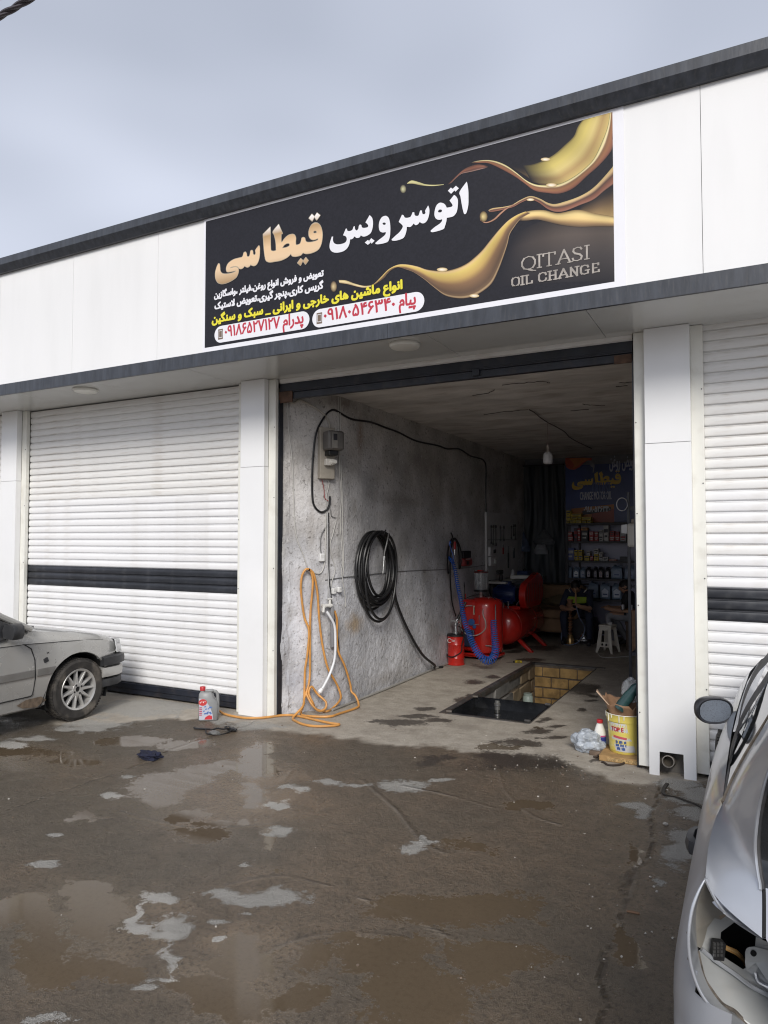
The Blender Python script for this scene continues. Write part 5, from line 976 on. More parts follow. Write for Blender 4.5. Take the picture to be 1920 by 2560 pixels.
wire([(438,845),(420,920),(402,1000),(430,1120),(430,1160),(412,1215),(408,1250)], .0042, M_WCAB, 'wall_wire', 'white wire curving down to the twin sockets')
wire([(397,850),(352,920),(344,980),(345,1020),(350,1045)], .005, M_GCAB, 'wall_wire', 'grey wire ending at the single white socket')
wire([(405,770),(410,810),(435,822)], .004, M_GCAB, 'wall_wire', 'short grey wire tail curling beside the black loop')
wire([(352,585),(360,620),(366,650),(370,700),(392,720)], .0035, mat('red_wire', (.30,.05,.05), .5), 'wire_bundle', 'twisted red and white wires hanging below the meter board')
wire([(380,585),(395,605),(392,640),(380,700),(378,800)], .0035, M_WCAB, 'wall_wire', 'short white wire from the bottom of the meter board')
wire([(375,1205),(440,1195),(540,1182),(600,1176),(760,1158),(900,1148),(1110,1140),(1240,1130),(1365,1112)], .0045, M_GCAB, 'wall_wire', 'grey wire crossing the wall behind the black hose coil', off=.006)
# meter on its board
nrm = Wn(812); tng = Vector((-nrm.y, nrm.x, 0)); zc = Vector((0, 0, 1)); FR = Matrix((tng, -nrm, zc)).transposed()   # local x along the wall, -y out of it
def onwall(name, label, cat, u, v, group=None):
    p = W(u, v); return thing(name, label, cat, p, math.atan2(Wn(u).x, -Wn(u).y), group)
mt = onwall('electric_meter', 'old grey electricity meter on a dusty board on the left wall', 'electric meter', 812, 1140)
MB().box((-.075, -.052, -.225), (.085, .008, .27)).build('meter_board', mat('dusty_cream_board', (.36,.325,.27), .7, 0, .12, 8, dirt=(.2,.17,.14), dam=.5, ds=9), mt, bev=.008)
M_MET = mat('grey_meter_case', (.12,.11,.10), .5, 0, .2, 9, dirt=(.22,.2,.17), dam=.4, ds=8)
MB().box((-.055, -.19, .04), (.115, -.0525, .225)).build('meter_case', M_MET, mt, bev=.022, seg=3)
MB().box((-.02, -.205, .055), (.035, -.188, .21)).build('meter_cover', mat('meter_cover', (.20,.185,.165), .5, 0, .15, 12), mt, bev=.004)
MB().box((-.012, -.2075, .13), (.028, -.2055, .19)).build('meter_window', flat((.04,.04,.045), .15), mt)
MB().box((-.03, -.15, -.005), (.07, -.053, .04)).build('terminal_block', M_BLK, mt, bev=.006)
MB().box((-.035, -.10, -.10), (.04, -.0525, -.035)).build('fuse_base', flat((.55,.52,.47), .5), mt, bev=.006)
MB().cyl((.03, -.125, -.068), (.03, -.10, -.068), .027, .03, 16).cyl((.03, -.165, -.068), (.03, -.125, -.068), .018, .021, 16).build('fuse', flat((.62,.60,.55), .35), mt, smooth=True)
# white sockets
for k, (x, y, w_, h_, lb) in enumerate(((350,1066,.052,.075,'single white socket box hanging on a grey wire'), (421,1272,.042,.055,'left one of the twin white sockets near the tap'), (455,1263,.042,.052,'right one of the twin white sockets near the tap'))):
    s_ = onwall('socket_box', lb, 'socket', *P3(x, y), group='white wall sockets')
    MB().box((-w_/2, -.035, -h_/2), (w_/2, .004, h_/2)).build('socket_body', flat((.70,.70,.69), .35), s_, bev=.006)
    MB().box((-w_*.3, -.037, -h_*.05), (w_*.3, -.0355, h_*.3)).build('rocker', flat((.60,.60,.59), .3), s_, bev=.0)
# water tap with white hose
tp = onwall('water_tap', 'white plastic water tap on the left wall with a short white hose hanging from it', 'tap', *P3(375, 1360))
q = MB().cyl((-.03, .01, .0), (-.03, -.06, .0), .016, n=12).cyl((-.05, -.045, 0), (.05, -.045, 0), .017, n=12).cyl((.03, -.045, -.015), (.03, -.045, .055), .014, n=12).cyl((-.035, -.05, 0), (-.045, -.055, -.06), .014, n=12)
q.build('tap_body', flat((.62,.61,.58), .35), tp, smooth=True); MB().box((.005, -.058, .056), (.058, -.032, .068)).build('tap_handle', flat((.66,.65,.62), .35), tp, bev=.004)
MB().box((.045, -.05, -.40), (.075, -.02, -.01)).build('waste_pipe', flat((.23,.23,.24), .5), tp, bev=.006)
pts = spline([W(*P3(*p), o_) for p, o_ in (((368,1395),.06),((388,1430),.07),((405,1480),.07),((411,1560),.07),((403,1680),.08),((372,1780),.10),((330,1860),.10))], 7); inv = tp.matrix_basis.inverted() if False else None
o = MB().tube(pts, .0125, 10).build('white_hose', flat((.70,.71,.73), .35), tp, smooth=True)
RTp = Matrix.Translation(tp.location) @ Matrix.Rotation(tp.rotation_euler.z, 4, 'Z'); o.matrix_parent_inverse = RTp.inverted()
o = MB().tube([pts[-1], pts[-1]+Vector((-.02,-.01,-.028)), pts[-1]+Vector((-.03,-.012,-.045))], .02, 10, rad=[.016,.024,.012]).build('hose_nozzle', flat((.74,.74,.74), .35), tp, smooth=True); o.matrix_parent_inverse = RTp.inverted()
# orange air hose hanging on the wall and trailing out to the can
Z7 = zm(440, 1680, 3.6065)
hg = [G(*Z7(x, y), .012) for x, y in ((236,236),(300,300),(400,355),(500,395),(620,414),(750,414),(870,402),(960,390),(1050,390),(1150,407),(1280,437),(1400,462),(1472,472),(1400,486),(1250,488),(1150,472),(1085,445),(1056,412))]
hg[0] = G(*Z7(372, 345), .055)+Vector((-.02,-.01,0)); hg[1] = G(*Z7(392, 352), .03); hg[2] = G(*Z7(430, 375), .014)
def WG(uv, o_): p = W(*uv, o_); return p if p.z > .03 else G(*uv, .013)   # on the wall, or on the floor where the wall has ended
hw = [WG(P3(x, y), o_) for x, y, o_ in ((205,1960,.16),(228,1915,.10),(248,1870,.08),(268,1790,.06),(272,1600,.05),(275,1400,.05),(288,1250,.05),(286,1180,.05),(268,1140,.05),(243,1142,.05),(222,1190,.045),(219,1280,.045),(238,1430,.05),(262,1510,.065),(254,1650,.06),(240,1750,.06),(235,1850,.07),(226,1950,.09))]
hl_ = [WG(P3(x, y), o_) for x, y, o_ in ((505,1840,.05),(472,1730,.05),(437,1640,.05),(428,1550,.05),(431,1450,.045),(418,1392,.04))]
b0 = W(*P3(508, 1885), .06); nb = Wn(P3(508, 1885)[0]); hl_ = [Vector((b0.x, b0.y, .013))+nb*.16+Vector((-.03, -.10, 0)), Vector((b0.x, b0.y, .03))+nb*.10+Vector((0, -.02, 0)), Vector((b0.x, b0.y, b0.z*.5+.03))+nb*.05, b0]+hl_
hf = [G(*P3(x, y), .013) for x, y in ((228,2028),(290,2042),(400,2044),(462,2026))]
M_ORG = mat('orange_hose', (.58,.28,.075), .40, 0, .14, 12, dirt=(.40,.22,.09), dam=.5, ds=16)
hose = thing('air_hose', 'orange air hose looped over a wall hook and trailing to the grey can', 'hose', G(*P3(250, 2030)))
def H(mb, nm, m, **k): o = mb.build(nm, m, hose, **k); o.matrix_parent_inverse = Matrix.Translation(-hose.location); return o
H(MB().tube(spline(hg+hw+hf+hl_, 7), .0108, 10), 'hose', M_ORG, smooth=True)
H(MB().tube(spline([WG(P3(x, y), o_) for x, y, o_ in ((262,1136,.06),(295,1170,.055),(318,1290,.05),(325,1440,.05),(345,1600,.05),(375,1740,.06),(420,1840,.07),(440,1920,.08),(430,1985,.10),(385,2012,.12),(320,1998,.13),(278,1950,.11),(255,1890,.09),(275,1850,.08),(310,1895,.08),(338,1935,.14),(330,1972,.16),(300,1985,.17),(262,1950,.15),(240,1890,.09))], 7), .0108, 10), 'hose_loop', M_ORG, smooth=True)
H(MB().tube([W(*P3(262, 1150), .0), W(*P3(262, 1146), .07), W(*P3(262, 1134), .08)], .006, 6), 'hook', M_BLK)
# coil of black hose
R3 = zm(720, 1280, 3.95); random.seed(11)
coil = thing('hose_coil', 'thick coil of black hose hung on the left wall', 'hose', W(*R3(830, 560)))
def CO(mb, nm, m, **k): o = mb.build(nm, m, coil, **k); o.matrix_parent_inverse = Matrix.Translation(-coil.location); return o
c_ = W(*R3(828, 560)); ztop = W(*R3(828, 195)).z
for k in range(11):
    ry_ = [.37,.355,.34,.33,.345,.32,.31,.36,.30,.38,.335][k]; rz_ = [.385,.37,.36,.35,.40,.345,.34,.45,.33,.47,.38][k]; dy = random.uniform(-.035, .035)+(-.03 if k < 5 else .03); pts = []
    for t in np.linspace(0, 2*PI, 30, endpoint=False):
        y = c_.y+dy+ry_*math.sin(t)*(1+.05*math.sin(2*t+k)); z = ztop-rz_+rz_*math.cos(t)+random.uniform(-.003, .003)-.02*(k % 3)*.5
        pts.append(Vector((-3.565+.035+.024*(k % 4)+.01*math.sin(t*2+k), y, z)))
    CO(MB().tube(spline(pts, 3, True), .0138, 8, closed=True), 'hose_turn', M_BLK, smooth=True)
CO(MB().tube(spline([W(*R3(880,215),.14), W(*R3(862,300),.14), W(*R3(846,400),.13), W(*R3(841,440),.13)], 6), .014, 8), 'hose_end', M_BLK, smooth=True)
a, b, c = W(*R3(841,436),.13), W(*R3(834,540),.13), W(*R3(829,603),.13)
CO(MB().tube([a, a.lerp(b,.4), a.lerp(b,.42), a.lerp(b,.7), a.lerp(b,.72), b, b.lerp(c,.05), c], .01, 10, rad=[.017,.016,.012,.012,.016,.016,.009,.009]), 'hose_coupling', flat((.65,.64,.6), .25, .9), smooth=True)
CO(MB().tube(spline([W(*R3(975,640),.09), W(*R3(990,750),.07), W(*P3(800,1370),.05), W(*P3(870,1530),.05), W(*P3(940,1660),.07), W(*P3(1000,1722),.10), G(*P3(1050,1744),.016), G(*P3(1098,1738),.016)], 8), .0155, 8), 'hose_tail', M_BLK, smooth=True)
CO(MB().tube([Vector((-3.57, c_.y, ztop+.0)), Vector((-3.42, c_.y, ztop-.03)), Vector((-3.40, c_.y, ztop+.02))], .008, 6), 'hook', M_BLK)
tag(MB().tube([G(*P3(420,2003),.014)]+[Vector((-3.53+.006*math.sin(y*3), y, .014)) for y in np.linspace(6.0, 9.0, 16)], .012, 8).build('floor_conduit', mat('grey_conduit', (.30,.29,.27), .5, 0, .1), smooth=True), 'grey conduit pipe lying along the foot of the left wall', 'pipe')
# ---------------- black looped air line, blue coil hose
tag(MB().tube(spline([W(*P4(*p), .04) for p in ((222,178),(245,240),(205,320),(182,440),(175,600),(186,742))], 7), .010, 7).tube(spline([W(*P4(*p), .055) for p in ((190,740),(196,600),(205,440),(222,320),(248,252),(290,280),(335,380),(350,500),(340,640),(322,660),(322,500),(305,360),(262,262),(225,330),(206,480),(196,720),(206,950),(226,1150),(276,1326))], 7), .010, 7).build('air_line', M_BLK, smooth=True), 'thin black air line hung in loops on the wall above the red drum', 'hose')
def helix(path, rads, turns, r, n=7, per=12):
    P_ = spline(path, 10); d = [0]
    for a, b in zip(P_[:-1], P_[1:]): d.append(d[-1]+(b-a).length)
    T = d[-1]; out = []; k = turns*per
    for i in range(k+1):
        s_ = T*i/k; j = min(max(np.searchsorted(d, s_)-1, 0), len(P_)-2); f = (s_-d[j])/(d[j+1]-d[j]+1e-9); c = P_[j].lerp(P_[j+1], f); tg = (P_[j+1]-P_[j]).normalized()
        u = tg.cross(Vector((.3, .9, .2))).normalized(); w_ = tg.cross(u); R_ = float(np.interp(i/k, np.linspace(0, 1, len(rads)), rads)); a = 2*PI*i/per; out.append(c+u*R_*math.cos(a)+w_*R_*math.sin(a))
    return out
bl = thing('coil_hose', 'bright blue spiral air hose hanging in front of the red machines', 'hose', G(1225, 1655))
M_BLUE = mat('blue_hose', (.02,.10,.42), .35, 0, .1, coat=.3)
cp = [D(*P4(x, y), d) for x, y, d in ((240,520,9.25),(290,590,9.15),(322,700,9.1),(345,850,9.05),(375,1000,9.0),(405,1130,8.95),(430,1300,8.88),(460,1430,8.82),(505,1550,8.78),(560,1700,8.72),(635,1840,8.68),(715,1925,8.66),(795,1945,8.68),(858,1890,8.72),(878,1780,8.78),(866,1640,8.82),(856,1500,8.86),(852,1380,8.9))]
o = MB().tube(helix(cp, [.018,.020,.022,.024,.028,.032,.036,.042,.048,.045,.040,.036], 78, .008), .0062, 6).build('spiral_hose', M_BLUE, bl, smooth=True); o.matrix_parent_inverse = Matrix.Translation(-bl.location)
o = MB().tube(spline([D(*P4(x, y), 9.2) for x, y in ((258,330),(252,290),(240,330),(262,385),(268,420),(290,480),(300,560),(262,540),(240,505),(262,545))], 5), .007, 6).build('hose_end', M_BLUE, bl, smooth=True); o.matrix_parent_inverse = Matrix.Translation(-bl.location)
q = W(*P4(245, 300), .07); o = MB().cyl(q, q-Vector((0,0,.10)), .018, .016, 10).build('hose_grip', flat((.42,.03,.03), .4), bl, smooth=True); o.matrix_parent_inverse = Matrix.Translation(-bl.location)
o = MB().cyl(q-Vector((0,0,.10)), q-Vector((0,0,.17)), .008, .006, 8).build('hose_tip', flat((.6,.6,.6), .3, .9), bl); o.matrix_parent_inverse = Matrix.Translation(-bl.location)
# small red tool hanging on the wall
rt = onwall('wall_gadget', 'small red and black gadget hanging on the side wall right of the blue hose', 'tool holder', *P4(445, 545))
MB().box((-.20, -.07, -.09), (.16, .0, .02)).build('gadget_body', flat((.30,.05,.05), .5, var=.3, vs=20), rt, bev=.03); MB().box((-.16, -.06, .021), (.12, -.01, .12)).box((-.10, -.085, -.07), (-.02, -.071, -.02)).build('gadget_top', M_BLK, rt, bev=.015); MB().box((-.12, -.072, .0), (.05, -.0705, .012)).build('gadget_strip', flat((.5,.4,.4), .5), rt)
# ================================================================ RED MACHINES
M_RED = mat('red_enamel', (.52,.018,.012), .26, 0, .10, 3, coat=.5, dirt=(.22,.02,.015), dam=.4, ds=7); M_CHR = mat('worn_chrome', (.55,.55,.55), .25, .9, .1)
gp = G(1129.5, 1660); gp.x = max(gp.x, -3.44)
dr = thing('grease_pump', 'small red grease drum with a black pump handle, standing against the left wall', 'grease pump', (gp.x, gp.y, 0))
MB().lathe([(.001,.0),(.108,.0),(.113,.004),(.113,.012),(.107,.017),(.107,.085),(.111,.092),(.107,.099),(.107,.255),(.111,.262),(.107,.269),(.107,.36),(.113,.366),(.113,.376)], n=36).build('drum', M_RED, dr, smooth=True)
MB().lathe([(.116,.368),(.116,.386),(.10,.394),(.045,.40),(.001,.40)], n=30).build('drum_lid', M_BLK, dr, smooth=True)
MB().lathe([(.042,.398),(.042,.42),(.022,.425),(.018,.50),(.026,.505),(.026,.53),(.001,.532)], n=16).build('pump_head', M_CHR, dr, smooth=True)
MB().tube([(-.055, 0, .555), (.04, 0, .545)], .018, 8).tube([(0, 0, .52), (0, 0, .55)], .014, 8).build('pump_yoke', M_CHR, dr, smooth=True)
MB().tube([(.0, .0, .555), (.03, .02, .60)], .010, 8).build('lever', M_CHR, dr); MB().tube([(.02, .01, .58), (.05, .03, .65), (.11, .07, .80)], .019, 8).build('lever_grip', M_BLK, dr, smooth=True)
MB().tube(spline([(.05, -.04, .50), (.11, -.06, .47), (.14, -.07, .38), (.115, -.085, .28), (.10, -.07, .18), (.02, -.125, .12), (-.06, -.11, .115), (-.115, -.03, .13)], 7), .0075, 7).build('grease_hose', M_BLK, dr, smooth=True)
lg = MB(); lg.tube([(-.045+.026*math.cos(t), -.1085+.004*0, .315+.026*math.sin(t)) for t in np.linspace(.3, 5.6, 16)], .0035, 5).box((-.012, -.1125, .322), (.03, -.108, .328)).box((-.012, -.1125, .308), (.024, -.108, .313)); lg.build('drum_emblem', flat((.8,.75,.72), .4), dr)
# oil extractor
ep = G(1196, 1648); ex = thing('oil_extractor', 'red wheeled oil extractor with a glass gauge chamber on top, beside the grease drum', 'oil extractor', (ep.x, ep.y+.10, 0))
MB().lathe([(.001,.075),(.19,.075),(.225,.10),(.232,.14),(.232,.70),(.222,.76),(.19,.80),(.10,.825),(.001,.83)], (.05, .06, 0), n=40).build('tank', M_RED, ex, smooth=True)
MB().box((-.24, -.15, .10), (.03, .10, .80)).build('tank_cabinet', M_RED, ex, bev=.06, seg=4)
MB().box((-.27, -.18, .035), (.28, .20, .072)).build('base_plate', M_RED, ex, bev=.012); MB().tube([(-.265,-.19,.075), (.10,-.195,.075)], .014, 8).build('base_rail', M_RED, ex)
for x, y in ((.20,-.14), (-.20,.15), (.22,.16), (-.22,-.12)):
    w_ = bpy.data.objects.new('castor', None); COL.objects.link(w_); w_.parent = ex; w_.location = (x, y, .055)
    MB().cyl((-.02,0,0), (.02,0,0), .055, n=20).build('castor_tyre', M_BLK, w_, smooth=True); MB().cyl((-.022,0,0), (.022,0,0), .03, n=14).build('castor_hub', flat((.5,.45,.38), .5), w_)
MB().box((-.20, -.185, .17), (-.03, -.152, .40)).build('pump_box', flat((.02,.035,.075), .4), ex, bev=.012)
MB().box((-.05, -.157, .60), (.01, -.1515, .72)).build('data_plate', flat((.55,.50,.38), .5), ex, bev=.004); MB().box((-.035, -.1585, .62), (-.005, -.1575, .70)).build('plate_print', flat((.05,.05,.05), .5), ex)
gc = bpy.data.objects.new('gauge_chamber', None); COL.objects.link(gc); gc.parent = ex; gc.location = (.0, .02, 0)
MB().cyl((0,0,.79), (0,0,.90), .026, .022, 14).build('chamber_stem', flat((.45,.30,.28), .35, .4), gc, smooth=True)
MB().cyl((0,0,.90), (0,0,.925), .10, n=24).build('chamber_base', M_BLK, gc, bev=.004); MB().cyl((0,0,1.155), (0,0,1.175), .10, n=24).build('chamber_cap', mat('dark_red_cap', (.10,.02,.02), .4), gc, bev=.004); MB().box((-.045,-.03,1.1755), (.03,.03,1.195)).build('cap_knob', M_RED, gc, bev=.006)
MB().lathe([(.082,.926),(.082,1.154)], n=24, cap=False).build('glass_tube', mat('cloudy_glass', (.75,.77,.78), .1, 0, .02, trans=.85), gc, smooth=True)
for k in range(4): MB().cyl((.09*math.cos(k*PI/2+.5), .09*math.sin(k*PI/2+.5), .88), (.09*math.cos(k*PI/2+.5), .09*math.sin(k*PI/2+.5), 1.195), .005, n=6).build('chamber_rod', M_CHR, gc)
q = MB().tube(spline([(-.06,-.16,.72),(-.16,-.20,.70),(-.22,-.20,.55),(-.20,-.20,.40),(-.10,-.21,.33),(.03,-.20,.34),(.13,-.20,.42),(.14,-.20,.52),(.10,-.19,.62),(.10,-.12,.74),(.13,-.02,.83)], 7), .007, 7); q.build('suction_hose', flat((.42,.36,.34), .4), ex, smooth=True)
MB().tube(spline([(.10,-.02,.83),(.03,-.05,.86),(-.08,-.08,.85),(-.2,-.1,.80)], 6), .006, 6).tube(spline([(.15,-.05,.86),(.22,-.02,.80),(.27,.0,.68)], 6), .007, 6).build('black_hose', M_BLK, ex, smooth=True)
MB().tube([(.245,-.10,.74),(.25,-.115,.72),(.25,-.115,.22),(.24,-.10,.19)], .008, 7).build('sight_tube', M_CHR, ex, smooth=True); MB().cyl((.13,-.17,.20), (.27,-.17,.20), .01, n=8).build('drain_valve', M_CHR, ex)
MB().cyl((-.07,-.185,.50), (-.07,-.153,.50), .045, n=18).cyl((-.03,-.175,.44), (-.03,-.153,.44), .025, n=14).build('valve_block', flat((.03,.10,.30), .35), ex, bev=.004); MB().tube([(-.17,-.17,.60),(-.17,-.17,.47),(.04,-.17,.47),(.04,-.17,.60)], .007, 6).build('valve_pipe', M_CHR, ex)
MB().tube(spline([(-.25,.02,.60),(-.25,.02,.98),(-.27,-.03,1.06),(-.31,-.10,1.10)], 6), .013, 8).build('push_handle', M_BLK, ex, smooth=True); MB().tube([(-.25,.05,.1),(-.25,.05,.86)], .02, 8).build('handle_post', M_RED, ex)
# compressor
cpn = AY(1257, 1569, 9.80); R_ = .262
co = thing('air_compressor', 'big red horizontal air compressor with a blue motor beside the left wall', 'air compressor', (cpn.x, 10.45, 0)); zc_ = .37
MB().lathe([(.001,-.78),(.10,-.77),(.19,-.735),(.245,-.68),(R_,-.62),(R_,.62),(.245,.68),(.19,.735),(.10,.77),(.001,.78)], (0,0,zc_), n=48, axis='Y').build('air_tank', M_RED, co, smooth=True)
MB().tube([(R_*math.cos(t)*1.002, -.60, zc_+R_*math.sin(t)*1.002) for t in np.linspace(0, 2*PI, 40)], .004, 5).tube([(R_*math.cos(t)*1.002, .2, zc_+R_*math.sin(t)*1.002) for t in np.linspace(0, 2*PI, 40)], .004, 5).build('weld_seam', M_RED, co)
for y in (-.45, .28):
    for s in (-1, 1):
        MB().loft([[(s*.15,y-.035,.16),(s*.15,y+.035,.16),(s*.20,y+.035,.18),(s*.20,y-.035,.18)], [(s*.33,y-.035,.0),(s*.33,y+.035,.0),(s*.39,y+.035,.0),(s*.39,y-.035,.0)]]).build('leg', M_RED, co, bev=.006)
MB().box((-.16, -.48, zc_+.23), (.20, .46, zc_+.275)).build('motor_deck', M_RED, co, bev=.006)
MB().lathe([(.001,-.27),(.10,-.26),(.125,-.22),(.125,.05),(.10,.08),(.001,.09)], (.01, -.26, zc_+.43), n=28, axis='X').build('motor', mat('blue_motor', (.012,.028,.11), .4, 0, .1), co, smooth=True)
fn = MB()
for k in range(18): fn.m = Matrix.Translation((.01, -.26, zc_+.43)) @ Matrix.Rotation(2*PI*k/18, 4, 'X'); fn.box((-.20, -.004, .12), (.03, .004, .142))
fn.m = Matrix(); fn.build('cooling_fins', mat('blue_motor_fins', (.012,.028,.11), .4, 0, .1), co, kind='stuff'); MB().box((-.12, -.31, zc_+.56), (.0, -.20, zc_+.62)).build('motor_terminal_box', mat('blue_box', (.012,.028,.11), .4), co, bev=.01)
gd_ = [( .20, y, z) for y, z in [(-.36+.19*math.cos(t), zc_+.43+.19*math.sin(t)) for t in np.linspace(PI/2+.25, 3*PI/2, 14)]+[(.20+.25*math.cos(t), zc_+.49+.25*math.sin(t)) for t in np.linspace(-PI/2, PI/2+.25, 16)]]
MB().prism(gd_, (.10, 0, 0)).build('belt_guard', M_RED, co, bev=.015, seg=3)
gr = MB()
for k in range(9): gr.box((.302, -.44+.09*k, zc_+.33), (.306, -.435+.09*k, zc_+.60))
gr.build('guard_vent', mat('guard_vent', (.12,.012,.01), .6), co)
MB().box((-.06, .05, zc_+.28), (.14, .30, zc_+.50)).build('pump_block', mat('cast_pump', (.05,.05,.055), .5, .3), co, bev=.02); hd_ = MB()
for k in range(6): hd_.box((-.08, .04, zc_+.50+.022*k), (.16, .31, zc_+.512+.022*k))
hd_.build('pump_fins', flat((.10,.10,.105), .4, .5), co, kind='stuff'); MB().box((-.09, -.02, zc_+.64), (.19, .12, zc_+.70)).build('intake_filter', flat((.55,.55,.52), .5), co, bev=.015); MB().tube(spline([(.1,.1,zc_+.70),(.16,-.02,zc_+.62),(.17,-.2,zc_+.45),(.1,-.3,zc_+.28)], 6), .012, 8).build('delivery_pipe', M_CHR, co, smooth=True)
MB().box((-.20, -.56, zc_+.225), (-.06, -.46, zc_+.36)).build('pressure_switch', mat('dark_red_switch', (.16,.02,.02), .4), co, bev=.01); MB().cyl((-.02,-.55,zc_+.25), (-.02,-.55,zc_+.33), .014, n=10).cyl((.05,-.55,zc_+.25), (.05,-.55,zc_+.35), .012, n=10).build('pressure_gauge', M_CHR, co)
st = MB(); st.m = Matrix.Translation((.03, -.752, zc_+.05)) @ Matrix.Rotation(.15, 4, 'Y') @ Matrix.Rotation(-.12, 4, 'X'); st.box((-.045,-.002,-.05), (.045,.0,.07)); st.m = Matrix(); st.build('tank_sticker', flat((.62,.5,.48), .4, var=.3, vs=40), co)
for y in (.0, .45): MB().tube([(R_+.0,y-.05,zc_+.06),(R_+.02,y-.05,zc_+.07),(R_+.02,y+.05,zc_+.07),(R_,y+.05,zc_+.06)], .007, 6).build('lifting_eye', mat('eye_red', (.3,.02,.015), .4), co)
# ================================================================ BACK OF THE BAY
Z4 = zm(1080, 1260, 2.9625); Z5b = zm(1360, 1120, 3.95); YB = 12.195
def WT(o, t): o.matrix_parent_inverse = Matrix.Translation(t.location).inverted(); return o    # part built in world coordinates
# tool board with shelf on the side wall
tb = thing('tool_board', 'pale grey tool board with a narrow shelf on the side wall behind the compressor', 'tool board', (-3.56, 10.05, .98))
M_BOARD = mat('pale_grey_board', (.55,.55,.55), .6, 0, .08, 6)
a = W(1212, 1290); b = W(1289, 1300)
WT(MB().box((-3.565, a.y, 1.0), (-3.535, b.y, 2.02)).build('board', M_BOARD, tb), tb); WT(MB().box((-3.534, a.y-.01, .955), (-3.24, b.y+.5, .985)).build('shelf', flat((.52,.51,.48), .5), tb, bev=.003), tb)
WT(MB().box((-3.536, a.y+.05, 1.60), (-3.53, b.y-.05, 1.607)).build('hanging_rail', M_BLK, tb), tb)
M_TOOL = mat('tool_steel', (.16,.16,.165), .35, .8, .15)
def BP(x, y): p = W(*Z4(x, y)); p.x = -3.525; return p
ORD = ('first','second','third','fourth','fifth','sixth','seventh','eighth')
for k, (x, y0, y1) in enumerate(((421,168,300),(437,168,308),(455,168,312),(489,172,278),(514,174,276),(571,172,262),(588,160,240),(600,160,265))):
    p, q = BP(x, y0), BP(x, y1); t = thing('spanner', ORD[k]+' steel spanner from the left in the upper row of the tool board', 'spanner', p, 0, 'spanners hung on the tool board'); h = p.z-q.z
    MB().box((-.008, -.012, -h+.03), (.002, .012, -.03)).build('spanner_shaft', M_TOOL, t, bev=.002)
    MB().lathe([(.014,-.006),(.028,-.006),(.028,.006),(.014,.006),(.014,-.006)], (0,0,0), n=14, axis='X', cap=False).build('ring_end', M_TOOL, t)
    MB().prism([(-.008, -.03, -h), (-.008, -.012, -h+.02), (-.008, .012, -h+.02), (-.008, .03, -h), (-.008, .028, -h+.035), (-.008, 0, -h+.05), (-.008, -.028, -h+.035)], (.012, 0, 0)).build('open_end', M_TOOL, t)
for k, (nm, lb, x, y0, y1, col) in enumerate((('pliers','pliers with a red grip hanging in the lower row of tools',510,300,372,(.25,.02,.02)), ('file','long dark file hanging in the lower row of tools',548,310,475,(.03,.035,.04)), ('hammer','small dark hammer hanging in the lower row of tools',590,325,402,(.03,.035,.05)))):
    p, q = BP(x, y0), BP(x, y1); t = thing(nm, lb, nm, p); h = p.z-q.z
    MB().box((-.01, -.02, -h), (.006, .02, -h*.3)).build('tool_grip', flat(col, .5), t, bev=.005); MB().box((-.01, -.035 if nm == 'hammer' else -.012, -h*.3), (.006, .035 if nm == 'hammer' else .012, 0)).build('tool_head', M_TOOL, t, bev=.004)
for k, (x, y, s, col, lb, nm) in enumerate(((523,528,.09,(.5,.5,.5),'small pale spray can on the tool board shelf','spray_can'), (430,520,.16,(.03,.03,.03),'black power drill lying on the tool board shelf','power_drill'), (615,525,.14,(.02,.04,.12),'dark blue tool case on the tool board shelf','tool_case'))):
    p = W(*Z4(x, y)); t = thing(nm, lb, nm.replace('_', ' '), (-3.40, p.y, .9855))
    if nm == 'spray_can': MB().lathe([(.03,0),(.032,.005),(.032,.10),(.02,.115),(.02,.135),(.012,.137)], n=16).build('can_body', flat(col, .4), t, smooth=True); MB().cyl((0,0,.138), (0,0,.15), .008, n=8).build('nozzle', flat((.6,.6,.6), .4), t)
    elif nm == 'power_drill': MB().box((-.03,-.12,.10), (.03,.06,.165)).box((-.022,.0,.0), (.022,.05,.10)).build('drill_body', flat(col, .5), t, bev=.012); MB().cyl((0,-.12,.132), (0,-.20,.132), .018, .008, 12).build('chuck', M_TOOL, t)
    else: MB().box((-.09,-.14,0), (.09,.14,.10)).build('case_body', flat(col, .5), t, bev=.01); MB().tube([(0,-.05,.10),(0,-.05,.13),(0,.05,.13),(0,.05,.10)], .008, 6).build('case_handle', M_BLK, t)
for k, (x, y, lb) in enumerate(((410,350,'upper one of two white power sockets at the edge of the tool board'), (415,424,'lower one of two white power sockets at the edge of the tool board'))):
    t = onwall('power_socket', lb, 'socket', *Z4(x, y), group='sockets at the tool board'); t.location.x = -3.53
    MB().box((-.10, -.05, -.07), (.12, .0, .07)).build('socket_body', flat((.62,.62,.62), .4), t, bev=.012); MB().box((.02, -.075, -.03), (.09, -.0505, .03)).build('plug', flat((.6,.6,.58), .4) if k else M_BLK, t, bev=.008)
